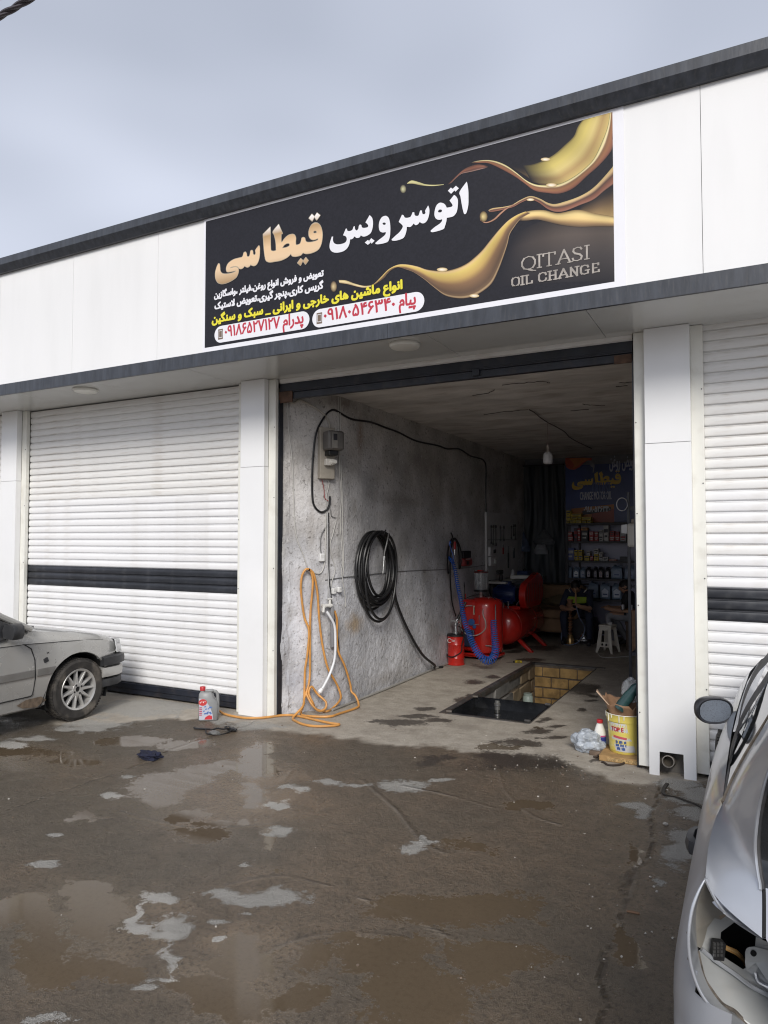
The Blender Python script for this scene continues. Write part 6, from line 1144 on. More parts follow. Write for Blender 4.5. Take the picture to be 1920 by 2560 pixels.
# crumpled bags on the back wall, dark hanging sheet
def crumple(c, r, seed, amp=.28, n=3, flatb=None):
    bm = bmesh.new(); bmesh.ops.create_icosphere(bm, subdivisions=n, radius=1); mb = MB(); vs = []
    for v in bm.verts:
        p = v.co; k = 1+amp*(mnoise.noise(p*1.6+Vector((seed,0,0)))+.6*mnoise.noise(p*3.7+Vector((0,seed,0)))+.35*abs(mnoise.noise(p*8+Vector((0,0,seed))))); q = Vector((c[0]+p.x*r[0]*k, c[1]+p.y*r[1]*k, c[2]+p.z*r[2]*k))
        if flatb is not None: q.z = max(q.z, flatb)
        vs.append(q)
    mb._add(vs, [tuple(v.index for v in f.verts) for f in bm.faces]); bm.free(); return mb
def YBp(x, y, yy=YB): return AY(*Z4(x, y), yy)
for (x, y0, y1, w_, m, lb, nm) in ((665,196,352,.16,mat('bluish_film', (.10,.13,.20), .25, 0, .2, trans=.25),'bluish plastic bag hanging on the back wall left of the white bag','plastic_bag'), (830,190,300,.19,mat('clear_film', (.22,.235,.25), .2, 0, .2, trans=.45),'clear pale plastic bag hanging on the dark back wall','plastic_bag'), (808,255,372,.12,mat('pale_paper', (.28,.29,.31), .5),'narrow pale paper sleeve hanging below the clear bag','paper_sleeve')):
    p, q = YBp(x, y0, 12.05), YBp(x, y1, 12.05); h = p.z-q.z; t = thing(nm, lb, 'bag' if 'bag' in nm else 'paper sleeve', (p.x, 12.05, q.z))
    mb = MB(); rings = []
    for i in range(13):
        k = i/12; ww = w_*(.12+.88*min(1, (1-k)*1.3))*(1 if k > .05 else .9); rings.append([(ww*math.cos(a)*(1+.15*mnoise.noise((k*4, a, 1))), .10*ww/w_*math.sin(a)*(1+.5*mnoise.noise((k*5, a*2, 7)))+.015*mnoise.noise((a*3, k*9, 2)), h*k) for a in np.linspace(0, 2*PI, 18, endpoint=False)])
    mb.loft(rings).build('bag_film', m, t, smooth=True); MB().tube([(0,0,h*.98),(0,.05,h+.05),(0,.13,h+.055)], .006, 5).build('bag_hook', M_BLK, t)
x0, x1 = AY(1313, 1400, 12.15).x, AY(1413, 1400, 12.15).x
sh_ = thing('hanging_sheet', 'dark greenish sheet hanging in folds on the back wall left of the shelves', 'sheet', ((x0+x1)/2, 12.15, .02))
nx_ = 60; vs = []; nzv = 20
for i in range(nx_+1):
    for j in range(nzv+1):
        k = i/nx_; vs.append((x0+(x1-x0)*k, 12.11+.012*math.sin(k*19+.8*math.sin(j*.3))+.035*mnoise.noise((k*9, j*.2, 3)), .02+2.86*j/nzv))
WT(MB()._add(vs, [(i*(nzv+1)+j, (i+1)*(nzv+1)+j, (i+1)*(nzv+1)+j+1, i*(nzv+1)+j+1) for i in range(nx_) for j in range(nzv)]).build('sheet_cloth', mat('dark_green_sheet', (.022,.030,.036), .55, 0, .3, 2, dirt=(.06,.06,.05), dam=.5, ds=5, stretch=(4,1,.5)), sh_, smooth=True), sh_)
WT(MB().box((x0-.03, 12.06, 2.88), (x1, 12.17, 2.90)).build('sheet_rail', M_BLK, sh_), sh_)
# blue banner above the shelves
xl_, xr_ = AY(1414, 1250, 12.15).x, -.78; zt, zb_ = 2.87, AY(1414, 1306, 12.15).z
bn = thing('wall_banner', 'dark blue printed banner with gold lettering on the back wall above the shelves', 'banner', ((xl_+xr_)/2, 12.16, zb_))
def BN(mb, nm, m, **k): return WT(mb.build(nm, m, bn, recalc=False, **k), bn)
M_BB = mat('blue_banner_print', (.018,.040,.17), .35, 0, .25, 1.5); BN(MB().box((xl_, 12.15, zb_), (xr_, 12.16, zt)), 'banner_sheet', M_BB)
def bpoly(pts, zf, y): vs = [AY(*zf(*p), y) for p in pts]; return MB()._add(vs, [tuple(t) for t in tessellate_polygon([vs])])
BN(bpoly([(212,100),(400,96),(470,98),(470,122),(425,125),(390,150),(350,190),(300,215),(255,212),(222,190),(210,150)], Z5b, 12.1488), 'red_drop_print', flat((.40,.06,.025), .4)); BN(bpoly([(240,104),(400,100),(455,100),(440,112),(380,140),(330,180),(280,200),(300,170),(270,125)], Z5b, 12.1484), 'orange_drop_print', flat((.45,.14,.03), .4))
BN(bpoly([(415,130),(440,120),(470,135),(495,150),(500,180),(490,240),(480,245),(485,195),(460,180),(455,150)], Z5b, 12.1482), 'nozzle_print', flat((.20,.20,.22), .4))
BN(bpoly([(270,600),(690,555),(695,735),(270,735)], Z5b, 12.1488), 'orange_band_print', flat((.42,.15,.02), .4)); BN(bpoly([(470,640),(690,600),(692,730),(480,732)], Z5b, 12.1486), 'red_band_print', flat((.30,.05,.02), .4)); BN(bpoly([(378,620),(660,582),(662,618),(382,662)], Z5b, 12.1484), 'number_band', flat((.025,.02,.02), .4))
g0, g1 = AY(*Z1(100, 700), YS), AY(*Z1(1530, 200), YS); t0, t1 = AY(*Z5b(275, 380), 12.148), AY(*Z5b(762, 340), 12.148); kx = (t1.x-t0.x)/(g1.x-g0.x); kz = kx*1.02; zb0 = AY(*Z5b(285, 412), 12.148).z; gz0 = AY(*Z1(150, 960), YS).z
def tob(yy): return lambda q: Vector((t0.x+(q.x-g0.x)*kx, yy, zb0+(q.z-gz0)*kz))
BN(sheet([plane_poly(p, Z1, YS, tob(12.1478)) for p in GPOLY]), 'gold_title', flat((.62,.42,.04), .4))
a, c = AY(*Z5b(355, 510), 12.148), AY(*Z5b(668, 505), 12.148); v_ = lettering('CHANGE MOTOR OIL', a.x, c.x, (a.z+c.z)/2, .135, 12.1478, .002, lat=True); BN(v_, 'banner_text', flat((.55,.56,.62), .4))
a, c = AY(*Z5b(480, 462), 12.148), AY(*Z5b(655, 460), 12.148); BN(strokes('QITASI', a.x, c.x, (a.z+c.z)/2, .20, .018, .03, 12.1478), 'banner_name', flat((.06,.10,.26), .4))
a, c = AY(*Z5b(645, 190), 12.148), AY(*Z5b(930, 180), 12.148); BN(lettering(shape('تعویض روغن'), a.x, c.x, (a.z+c.z)/2, .22, 12.1478, .004), 'banner_heading', flat((.45,.47,.55), .4))
a, c = AY(*Z5b(392, 648), 12.148), AY(*Z5b(655, 612), 12.148); BN(lettering('۰۹۱۸۰۵۴۶۳۴۰', a.x, c.x, (a.z+c.z)/2, .10, 12.1476, .004), 'banner_number', flat((.6,.6,.62), .4))
# shelf rack with goods
YF_ = 11.78; sx0, sx1 = AY(1415, 1400, YF_).x, -.80
rk = thing('shelf_rack', 'dark shelf rack full of filter boxes and oil cans against the back wall', 'shelf', ((sx0+sx1)/2, 11.95, 0))
def RK(mb, nm, m, **k): return WT(mb.build(nm, m, rk, **k), rk)
M_SHB = mat('dark_shelf_board', (.02,.018,.022), .5); sz = [AY(*Z5b(300, v), YF_).z for v in (742, 920, 1110, 1285, 1484)]
for z in sz+[.12]: RK(MB().box((sx0, YF_, z-.03), (sx1, 12.13, z)), 'shelf_board', M_SHB)
for x in (sx0, sx0+.14, (sx0+sx1)/2+.3, sx1-.03): RK(MB().box((x+.002, YF_+.002+(.3 if x == sx0+.14 else 0), 0), (x+.032, YF_+.034+(.3 if x == sx0+.14 else 0), sz[0]-.031)), 'rack_upright', M_SHB)
RK(MB().box((sx0+.01, 12.132, .02), (sx1-.01, 12.145, sz[0]-.03)), 'back_sheet', mat('lilac_white_backing', (.36,.36,.46), .35, 0, .1, 2))
def XS(x, y=1): return AY(*Z5b(x, 900), YF_+.06).x
random.seed(21); yb0 = YF_+.05
def carton(x0, x1, z, h, col, lb, top=None, band=None, d=.14, grp='filter cartons on the shelves', yo=0):
    a, b = XS(x0), XS(x1); t = thing('carton', lb, 'carton', ((a+b)/2, yb0+d/2+yo, z), 0, grp); w_ = (b-a)/2-.003
    MB().box((-w_, -d/2, 0), (w_, d/2, h)).build('carton_body', flat(col, .5, var=.15, vs=30), t, bev=.002)
    if band: MB().box((-w_*.8, -d/2-.0012, h*.55), (w_*.8, -d/2-.0004, h*.78)).box((-w_*.6, -d/2-.0012, h*.25), (w_*.5, -d/2-.0004, h*.38)).build('carton_print', flat(band, .5), t)
    return t
def hgt(y0, y1): return (y1-y0)/3.95*11.85/FPX*1.0
Rd, Wt, Yl, Nv, Bk = (.36,.03,.03), (.50,.49,.46), (.55,.42,.05), (.03,.04,.12), (.03,.03,.035)
w1 = 'carton on the upper filter shelf, '
for (x0, x1, y0, col, bd, lb) in ((232,290,868,Rd,Wt,'lower red carton at the left end of the filter shelf'), (296,330,792,(.06,.03,.05),Rd,'tall dark carton with red print near the left end'), (332,362,860,Rd,Wt,'lower red carton left of the black box'), (368,434,812,Bk,Wt,'wide black carton with white marks on the filter shelf'), (446,492,868,Rd,Wt,'lower red carton right of the black box'), (498,536,872,Rd,Wt,'lower red carton beside the pale cartons'), (540,584,862,Wt,Bk,'lower pale carton with a dark roundel'), (588,640,768,Wt,Bk,'tall pale carton, the tallest on the filter shelf'), (646,700,868,Rd,Wt,'lower red carton right of the tallest pale one'), (702,748,868,Rd,Wt,'lower red carton beside the grey pair'), (752,812,860,(.42,.42,.42),Rd,'lower grey carton at the right end of the filter shelf')):
    carton(x0, x1, sz[1], hgt(y0, 918), col, lb, band=bd)
for (x0, x1, y0, y1, col, bd, lb) in ((232,280,822,866,Rd,Wt,'upper red carton at the left end of the filter shelf'), (330,362,790,858,Rd,Wt,'upper red carton left of the black box'), (368,432,782,810,(.50,.22,.03),Bk,'flat orange carton lying on the black box'), (446,492,820,866,Rd,Wt,'upper red carton right of the black box'), (498,536,822,870,Rd,Wt,'upper red carton beside the pale cartons'), (540,582,808,860,Wt,Bk,'upper pale carton with a dark roundel'), (650,696,818,866,Rd,Bk,'upper red carton right of the tallest pale one'), (704,746,822,866,Rd,Bk,'upper red carton beside the grey pair'), (752,810,796,858,(.40,.40,.40),Wt,'upper grey carton at the right end of the filter shelf')):
    carton(x0, x1, sz[1]+hgt(y1+4, 918), hgt(y0, y1), col, lb, band=bd)
for (x0, x1, y0, y1, col, bd, lb) in ((224,296,985,1106,(.10,.13,.30),Wt,'striped blue and white carton at the left end of the lower filter shelf'), (298,334,1050,1106,Yl,Nv,'lower yellow carton, left one of two'), (298,332,1006,1048,Yl,Bk,'upper yellow carton, left one of two'), (338,380,1050,1106,Yl,Nv,'lower yellow carton, right one of two'), (338,378,1006,1048,Yl,Bk,'upper yellow carton, right one of two'), (398,448,1062,1106,Yl,Bk,'lone yellow carton under a small white one'), (420,456,1016,1058,Wt,Bk,'small white carton on the lone yellow one'), (454,484,1066,1106,Rd,Wt,'small red carton beside the lone yellow one'), (490,538,1046,1106,Yl,Bk,'yellow carton under the white roundel carton'), (490,538,992,1044,Wt,Bk,'white carton with roundel on a yellow one'), (542,578,1060,1106,Wt,Bk,'lower white carton with roundel'), (542,578,1022,1058,Wt,Bk,'upper white carton with roundel'), (580,630,1070,1106,Wt,Bk,'low white carton right of the roundel pair'), (640,712,1090,1106,(.45,.2,.16),Wt,'flat reddish carton lying on the lower filter shelf'), (745,830,1066,1106,(.04,.045,.05),Bk,'dark low carton at the right end of the lower filter shelf')):
    carton(x0, x1, sz[2]+hgt(y1+4, 1110), hgt(y0, y1), col, lb, band=bd)
YLB = ['topmost yellow carton of the heap above the shelves', 'yellow carton directly under the topmost one of the heap', 'narrow yellow carton at the lower left corner of the heap', 'long flat yellow carton across the middle of the heap', 'yellow carton under the long flat one, left', 'yellow carton under the long flat one, right', 'yellow carton in the bottom row of the heap, second from the left', 'yellow carton in the bottom row of the heap, third from the left', 'flat yellow carton at the right end, upper layer of the heap', 'yellow carton at the right end of the heap, bottom row, inner one', 'yellow carton at the right end of the heap, bottom row, outer one']
for i, (x0, x1, y0, y1) in enumerate(((222,266,604,655),(222,266,660,700),(222,250,704,728),(270,370,636,660),(270,330,664,690),(332,372,664,690),(254,310,694,728),(312,372,696,728),(376,470,670,700),(376,420,704,728),(424,470,704,728))):
    carton(x0, x1, sz[0]+hgt(y1+14, 742), hgt(y0, y1), Yl, YLB[i], band=Bk, grp='yellow cartons on top of the rack')
def jug(x0, x1, z, h, col, lb, lab=(.62,.66,.72)):
    a, b = XS(x0), XS(x1); w_ = (b-a)/2-.004; t = thing('oil_can', lb, 'oil can', ((a+b)/2, yb0+.09, z), 0, 'oil cans on the shelves')
    mb = MB().loft([[(-w_*.96,-.06,0),(w_*.96,-.06,0),(w_*.96,.06,0),(-w_*.96,.06,0)], [(-w_,-.065,.02),(w_,-.065,.02),(w_,.065,.02),(-w_,.065,.02)], [(-w_,-.065,h*.68),(w_,-.065,h*.68),(w_,.065,h*.68),(-w_,.065,h*.68)], [(-w_*.75,-.05,h*.86),(w_*.9,-.05,h*.80),(w_*.9,.05,h*.80),(-w_*.75,.05,h*.86)], [(-w_*.62,-.03,h*.93),(-w_*.1,-.03,h*.93),(-w_*.1,.03,h*.93),(-w_*.62,.03,h*.93)]])
    mb.build('can_body', flat(col, .35), t, bev=.008); MB().cyl((-w_*.36,0,h*.93), (-w_*.36,0,h), .022, n=12).build('can_cap', flat((.03,.05,.10), .4), t)
    MB().tube([(w_*.15,0,h*.90),(w_*.7,0,h*.93),(w_*.85,0,h*.72)], .011, 6).build('can_handle', flat(col, .35), t)
    if lab: MB().prism([(-w_*.6,-.0662,h*.12),(w_*.6,-.0662,h*.12),(w_*.65,-.0662,h*.5),(0,-.0662,h*.66),(-w_*.65,-.0662,h*.5)], (0,.0008,0)).build('can_label', flat(lab, .4), t); MB().box((-w_*.4,-.0675,h*.26), (w_*.45,-.0665,h*.33)).build('label_print', flat((.04,.07,.2), .4), t)
Gb, Kb = (.16,.22,.30), (.02,.02,.025)
for (x0, x1, y0, col, lb, la) in ((228,270,1175,Gb,'small blue grey oil can at the left end of the upper can row',None), (276,345,1175,Gb,'blue grey oil can with a bright white label in the upper row',(.75,.77,.80)), (350,405,1175,Gb,'blue grey oil can beside the black tins',(.35,.38,.45)), (410,458,1170,Kb,'black oil tin, first from the left',(.40,.36,.38)), (478,522,1170,Kb,'black oil tin, second from the left',(.30,.28,.3)), (528,578,1170,Kb,'black oil tin, third from the left',(.40,.3,.3)), (596,642,1170,Kb,'black oil tin, fourth from the left',(.42,.4,.42)), (652,768,1150,Gb,'large blue grey oil can right of the black tins',(.24,.30,.42)), (788,895,1150,Gb,'large blue grey oil can behind the rack post',(.24,.30,.42))):
    jug(x0, x1, sz[3], hgt(y0, 1284), col, lb, la)
for (x0, x1, y0, col, lb, la) in ((425,530,1315,Gb,'large blue grey oil can behind the smoking man',(.2,.25,.36)), (540,648,1325,Gb,'large oil can with a bright label between the two men, left one',(.60,.65,.74)), (658,760,1325,Gb,'large oil can with a bright label between the two men, right one',(.64,.68,.76))):
    jug(x0, x1, sz[4], hgt(y0, 1480), col, lb, la)
# sofa
sf = thing('sofa', 'worn tan brown sofa with a rolled blanket on it, behind the compressor', 'sofa', (-2.95, 11.55, 0)); M_SOFA = mat('tan_upholstery', (.22,.135,.075), .85, 0, .15, 4, bump=.3, bs=50); M_SOF2 = mat('olive_brown_blanket', (.13,.10,.055), .9, 0, .2, 5)
MB().box((-.62, -.36, .14), (.50, .36, .36)).build('sofa_base', M_SOFA, sf, bev=.04, seg=3); MB().box((-.40, -.40, .362), (.50, .12, .50)).build('seat', M_SOFA, sf, bev=.05, seg=3)
MB().box((-.62, .13, .362), (.50, .38, .86)).build('backrest', M_SOFA, sf, bev=.07, seg=3); MB().box((-.66, -.42, .14), (-.41, .36, .66)).build('arm', M_SOFA, sf, bev=.08, seg=4)
for x in (-.55, .40):
    for y in (-.3, .3): MB().cyl((x, y, 0), (x, y, .145), .016, .024, 8).build('leg', M_BLK, sf)
bk = tag(crumple((-2.72, 11.62, .60), (.36, .13, .10), 4, .2, 4, .5005).build('blanket', M_SOF2, smooth=True), 'rolled olive brown blanket lying on the sofa', 'blanket')
tag(MB().loft([[(-3.35,11.93,.86),(-2.40,11.90,.865),(-2.40,11.96,.88),(-3.35,11.97,.875)], [(-3.30,11.75,.87),(-2.42,11.70,.875),(-2.42,11.72,.895),(-3.30,11.77,.89)]]).build('folded_mat', mat('dark_mat', (.05,.045,.03), .9), bev=.01), 'dark folded mat laid over the sofa back', 'mat')
# ---- people
def person(name, label, loc, joints, bones, mats, head, hair, group=None):
    """one skinned body: joints {name: (xyz, radius)}, materials picked by the nearest bone"""
    root = thing(name, label, 'person', loc, 0, group); names = list(joints); me = bpy.data.meshes.new('body'); me.from_pydata([joints[n][0] for n in names], [(names.index(a), names.index(b)) for a, b, _ in bones], [])
    o = put('body', me); sk = o.modifiers.new('skin', 'SKIN'); sk.use_smooth_shade = True; o.modifiers.new('sub', 'SUBSURF').levels = 2; o.modifiers['sub'].render_levels = 2
    for i, n in enumerate(names): d = me.skin_vertices[0].data[i]; d.radius = joints[n][1] if hasattr(joints[n][1], '__len__') else (joints[n][1],)*2; d.use_root = n == 'pelvis'
    dg = bpy.context.evaluated_depsgraph_get(); m2 = bpy.data.meshes.new_from_object(o.evaluated_get(dg)); bpy.data.objects.remove(o)
    bm = bmesh.new(); bm.from_mesh(m2)
    hc, hr, hdir = Vector(head[0]), head[1], Vector(head[2]).normalized(); hx = hdir.cross(Vector((0,0,1))).normalized(); hu = hx.cross(hdir)
    for v in list(bmesh.ops.create_uvsphere(bm, u_segments=20, v_segments=14, radius=1)['verts']):      # head: skull, jaw, nose, brow, ears
        p = v.co; fx, sx_, uz = p.y, p.x, p.z; w_ = .78*(1-.18*max(0, -uz)); dpt = .98-.10*max(0, -uz)*(fx < 0)
        q = hx*(sx_*w_)+hdir*(fx*dpt)+hu*(uz*1.12-.05)
        if fx > .85 and -.35 < uz < .12 and abs(sx_) < .22: q += hdir*.20*(1-abs(sx_)/.22)
        if fx > .7 and .10 < uz < .3: q += hdir*.05
        if abs(sx_) > .93 and abs(uz) < .25: q += hx*math.copysign(.10, sx_)
        v.co = hc+q*hr
    def finger_chain(a, b, r):
        d = (b-a); u = d.orthogonal().normalized(); w_ = d.normalized().cross(u); rr = []
        for k, f in ((0,1),(.5,.95),(1,.6)): rr.append([bm.verts.new(a+d*k-Vector((0,0,.006*k*k))+u*r*f*math.cos(t)+w_*r*f*math.sin(t)) for t in np.linspace(0, 2*PI, 6, endpoint=False)])
        for i in range(2):
            for j in range(6): bm.faces.new((rr[i][j], rr[i][(j+1) % 6], rr[i+1][(j+1) % 6], rr[i+1][j]))
        bm.faces.new(rr[2])
    for s in ('l', 'r'):
        if 'hand_'+s in joints:
            h_, wr = Vector(joints['hand_'+s][0]), Vector(joints['wrist_'+s][0]); d = (h_-wr).normalized(); sd = d.cross(Vector((0,0,1))).normalized()
            for k, l in enumerate((.045,.055,.052,.04)): finger_chain(h_+sd*(.024-.016*k), h_+sd*(.026-.017*k)+d*l-Vector((0,0,.012)), .0075)
            finger_chain(wr.lerp(h_, .4)+sd*.022, wr.lerp(h_, .6)+sd*.045+d*.03, .0085)
    bm.normal_update(); segs = [(Vector(joints[a][0]), Vector(joints[b][0]), mi) for a, b, mi in bones]
    for f in bm.faces:
        c = f.calc_center_median(); f.smooth = True
        if (c-hc).length < hr*1.25: f.material_index = 0; continue
        def sd_(s_): e_ = s_[1]-s_[0]; t = max(0, min(1, (c-s_[0]).dot(e_)/max(1e-9, e_.length_squared))); return (c-(s_[0]+e_*t)).length
        best = min(segs, key=sd_); f.material_index = best[2]
    m2 = bpy.data.meshes.new('body'); bm.to_mesh(m2); bm.free()
    for k in mats: m2.materials.append(k)
    put('body', m2, root)
    hb = MB(); rings = []                                    # hair cap
    for i in range(8):
        a = PI/2*i/7*1.25; rings.append([hc+(hx*(math.cos(t)*.84*math.sin(a))+hdir*(math.sin(t)*1.06*math.sin(a)-.06)+hu*(1.20*math.cos(a)+.0-(.0 if math.sin(t) < .3 else -.25*math.sin(a)**2)))*hr*(1+.03*mnoise.noise((t*3, a*5, 2))) for t in np.linspace(0, 2*PI, 22, endpoint=False)])
    hb.loft(rings, True, True, False).build('hair', hair, root, smooth=True)
    fz = MB()
    for s in (-1, 1): fz.sphere(hc+(hx*.30*s+hdir*.86+hu*.10)*hr, hr*.09, 8, 6)
    fz.build('eyes', flat((.02,.015,.012), .3), root); MB().sphere(hc+(hdir*.90-hu*.42)*hr, (hr*.25, hr*.10, hr*.06), 10, 6).build('mouth', flat((.20,.07,.06), .5), root)
    return root
SKIN = mat('tan_skin', (.36,.21,.135), .5, 0, .06); HAIR = mat('black_hair', (.012,.010,.009), .6, 0, .3, 60); NAVY = mat('navy_workwear', (.018,.024,.045), .8, 0, .2, 6); LIME = mat('lime_chest_panel', (.30,.42,.04), .7); BLKT = mat('black_tee', (.014,.015,.017), .8); GREYT = mat('grey_trousers', (.22,.225,.24), .8, 0, .12, 5); SHOE = mat('dark_shoe', (.02,.02,.022), .6)
p1 = (-2.42, 11.15, 0)
J1 = {'pelvis':((0,.18,.50),(.16,.13)), 'belly':((0,.10,.62),(.15,.12)), 'chest':((0,-.04,.76),(.165,.115)), 'neck':((0,-.13,.845),.055), 'headb':((0,-.17,.88),.05),
 'sh_l':((-.17,-.04,.785),.068), 'el_l':((-.235,-.15,.56),.048), 'wrist_l':((-.07,-.33,.555),.031), 'hand_l':((.0,-.36,.57),(.034,.022)), 'sh_r':((.17,-.04,.785),.068), 'el_r':((.21,-.20,.56),.048), 'wrist_r':((.09,-.33,.60),.031), 'hand_r':((.03,-.36,.63),(.034,.022)),
 'hip_l':((-.10,.14,.47),.092), 'kn_l':((-.19,-.24,.48),.068), 'an_l':((-.17,-.20,.09),.042), 'to_l':((-.18,-.36,.04),.036), 'hip_r':((.10,.14,.47),.092), 'kn_r':((.20,-.24,.48),.068), 'an_r':((.19,-.20,.09),.042), 'to_r':((.21,-.36,.04),.036)}
B1 = [('pelvis','belly',1),('belly','chest',1),('chest','neck',1),('neck','headb',0)]+[(a+s, b+s, m) for s in ('l','r') for a, b, m in (('sh_','el_',1),('el_','wrist_',0),('wrist_','hand_',0),('hip_','kn_',1),('kn_','an_',1),('an_','to_',3))]+[('chest','sh_l',1),('chest','sh_r',1),('pelvis','hip_l',1),('pelvis','hip_r',1)]
pr1 = person('person', 'man in navy workwear with a lime chest panel, bent over a water pipe', p1, J1, B1, [SKIN, NAVY, LIME, SHOE], ((0,-.225,.895), .088, (.05,-1,-.42)), HAIR)
lm = MB(); rings = []
for z, wv in ((.635,.105),(.66,.15),(.70,.155),(.735,.13)): rings.append([(x*wv, -.155+.05*(x*x)+.30*(z-.70)*-.55-.01, z) for x in np.linspace(-1, 1, 9)]); 
lm.loft(rings, False, False, False); lm.build('chest_panel', LIME, pr1, smooth=True)
MB().tube([(-.10,-.13,.80),(-.13,-.10,.835),(-.13,-.04,.855)], .008, 6).tube([(.10,-.13,.80),(.13,-.10,.835),(.13,-.04,.855)], .008, 6).build('collar_piping', flat((.55,.53,.45), .7), pr1)
tag(MB().box((-2.62, 11.18, 0), (-2.22, 11.18+.001, .38)).box((-2.63, 11.20, .0), (-2.21, 11.52, .385)).build('low_bench', mat('dark_bench', (.03,.028,.03), .7), bev=.01), 'low dark bench under the man with the water pipe', 'bench')
p2 = (-1.66, 11.05, 0)
J2 = {'pelvis':((.10,.02,.50),(.13,.15)), 'belly':((.06,.02,.62),(.11,.14)), 'chest':((.0,.02,.76),(.11,.155)), 'neck':((-.02,.02,.85),.05), 'headb':((-.03,.02,.89),.045),
 'sh_l':((-.01,-.16,.785),.062), 'el_l':((-.06,-.20,.56),.045), 'wrist_l':((-.27,-.15,.58),.029), 'hand_l':((-.34,-.13,.60),(.032,.022)), 'sh_r':((-.01,.19,.785),.062), 'el_r':((-.08,.20,.57),.045), 'wrist_r':((-.27,.08,.58),.029), 'hand_r':((-.34,.02,.60),(.032,.022)),
 'hip_l':((.06,-.08,.47),.088), 'kn_l':((-.30,-.14,.49),.066), 'an_l':((-.20,-.13,.10),.042), 'to_l':((-.33,-.15,.045),.036), 'hip_r':((.06,.12,.47),.088), 'kn_r':((-.28,.14,.48),.066), 'an_r':((-.05,.10,.10),.042), 'to_r':((-.18,.10,.045),.036)}
B2 = [(a, b, {1:1, 0:0, 3:3}.get(m, m)) for a, b, m in B1]; B2 = [(a, b, 2 if a.startswith(('hip_','kn_')) or b.startswith('hip_') else m) for a, b, m in B2]
person('person', 'man in a black shirt and grey trousers sitting beside the shelves, facing left', p2, J2, B2, [SKIN, BLKT, GREYT, SHOE], ((-.06,.02,.905), .086, (-1,-.15,-.15)), HAIR)
tag(MB().box((-1.70, 10.88, .36), (-1.40, 11.24, .405)).box((-1.69, 10.89, 0), (-1.65, 10.93, .36)).box((-1.45, 10.89, 0), (-1.41, 10.93, .36)).box((-1.69, 11.19, 0), (-1.65, 11.23, .36)).box((-1.45, 11.19, 0), (-1.41, 11.23, .36)).build('low_stool', mat('dark_wood_seat', (.08,.045,.025), .6), bev=.004), 'dark wooden stool under the man in the black shirt', 'stool')
# water pipe
hp = G(1426, 1612); hk = thing('water_pipe', 'tall brass and brown water pipe standing on the floor before the man', 'water pipe', (hp.x, hp.y, 0)); M_BRASS = mat('brass', (.62,.40,.17), .25, .8, .2, 12); M_STEM = mat('brown_stem', (.22,.11,.06), .35, .2, .3, 20)
MB().lathe([(.001,0),(.075,.0),(.08,.01),(.07,.03),(.06,.08),(.045,.13),(.03,.16),(.001,.161)], n=24).build('vase', M_BRASS, hk, smooth=True)
pr = []; z = .16
for k in range(9): pr += [(.014, z), (.030, z+.010), (.034, z+.022), (.030, z+.034), (.014, z+.044)]; z += .045
MB().lathe(pr, n=16).build('stem', M_STEM, hk, smooth=True)
for k in range(5): MB().lathe([(.024,.19+.09*k-.006),(.037,.19+.09*k),(.024,.19+.09*k+.006)], n=16).build('stem_ring', M_BRASS, hk, smooth=True)
MB().lathe([(.015,z),(.045,z+.01),(.05,z+.05),(.038,z+.055),(.03,z+.08),(.045,z+.11),(.05,z+.13),(.001,z+.131)], n=18).build('bowl', mat('clay_bowl', (.28,.15,.09), .6), hk, smooth=True)
hh = Vector((p1[0]+.03, p1[1]-.355, .64)); mth = Vector((p1[0]+.02, p1[1]-.315, .845)); o = MB().tube(spline([(hp.x+.03,hp.y,.13), (hp.x-.10,hp.y-.03,.22), (hp.x-.13,hp.y-.02,.08), (hp.x-.04,hp.y-.10,.012), (hp.x+.12,hp.y-.05,.05), (hp.x+.22,hp.y+.0,.25), (hh.x+.05,hh.y-.03,.46), hh], 8), .0085, 7).build('smoking_hose', flat((.16,.20,.30), .6), hk, smooth=True); WT(o, hk)
WT(MB().tube([hh, hh.lerp(mth, .5), mth], .012, 8, rad=[.013,.015,.009]).build('mouthpiece', mat('wooden_mouthpiece', (.36,.22,.10), .5), hk, smooth=True), hk)
# charcoal stand, folding stool
q = G(1459, 1613); bz = thing('charcoal_stand', 'small foil covered charcoal stand on thin legs between the water pipe and stool', 'charcoal stand', (q.x, q.y, 0))
M_FOIL = mat('crumpled_foil', (.62,.62,.62), .22, .95, .1, 30, bump=1, bs=40); crumple((0,0,.13), (.055,.055,.075), 9, .25, 3).build('foil', M_FOIL, bz, smooth=False); MB().box((-.08,-.06,.07), (.08,.06,.082)).build('tray', M_FOIL, bz, bev=.002)
for x in (-.07,.07):
    for y in (-.05,.05): MB().cyl((x,y,0), (x,y,.07), .006, n=6).build('leg', M_FOIL, bz)
MB().cyl((-.08,0,.078), (-.20,-.02,.088), .006, n=6).build('stand_handle', M_FOIL, bz)
q = G(1512, 1634); fs_ = thing('folding_stool', 'cream white plastic folding stool with handle holes standing near the pit', 'stool', (q.x+.02, q.y+.14, 0), -.25); M_STL = mat('cream_plastic', (.58,.55,.47), .5, 0, .08, 6, dirt=(.25,.22,.18), dam=.5, ds=7); M_STH = M_DARK; fs_.scale = (.66, .78, .95)
MB().box((-.145,-.125,.385), (.145,.125,.415)).build('stool_top', M_STL, fs_, bev=.008)
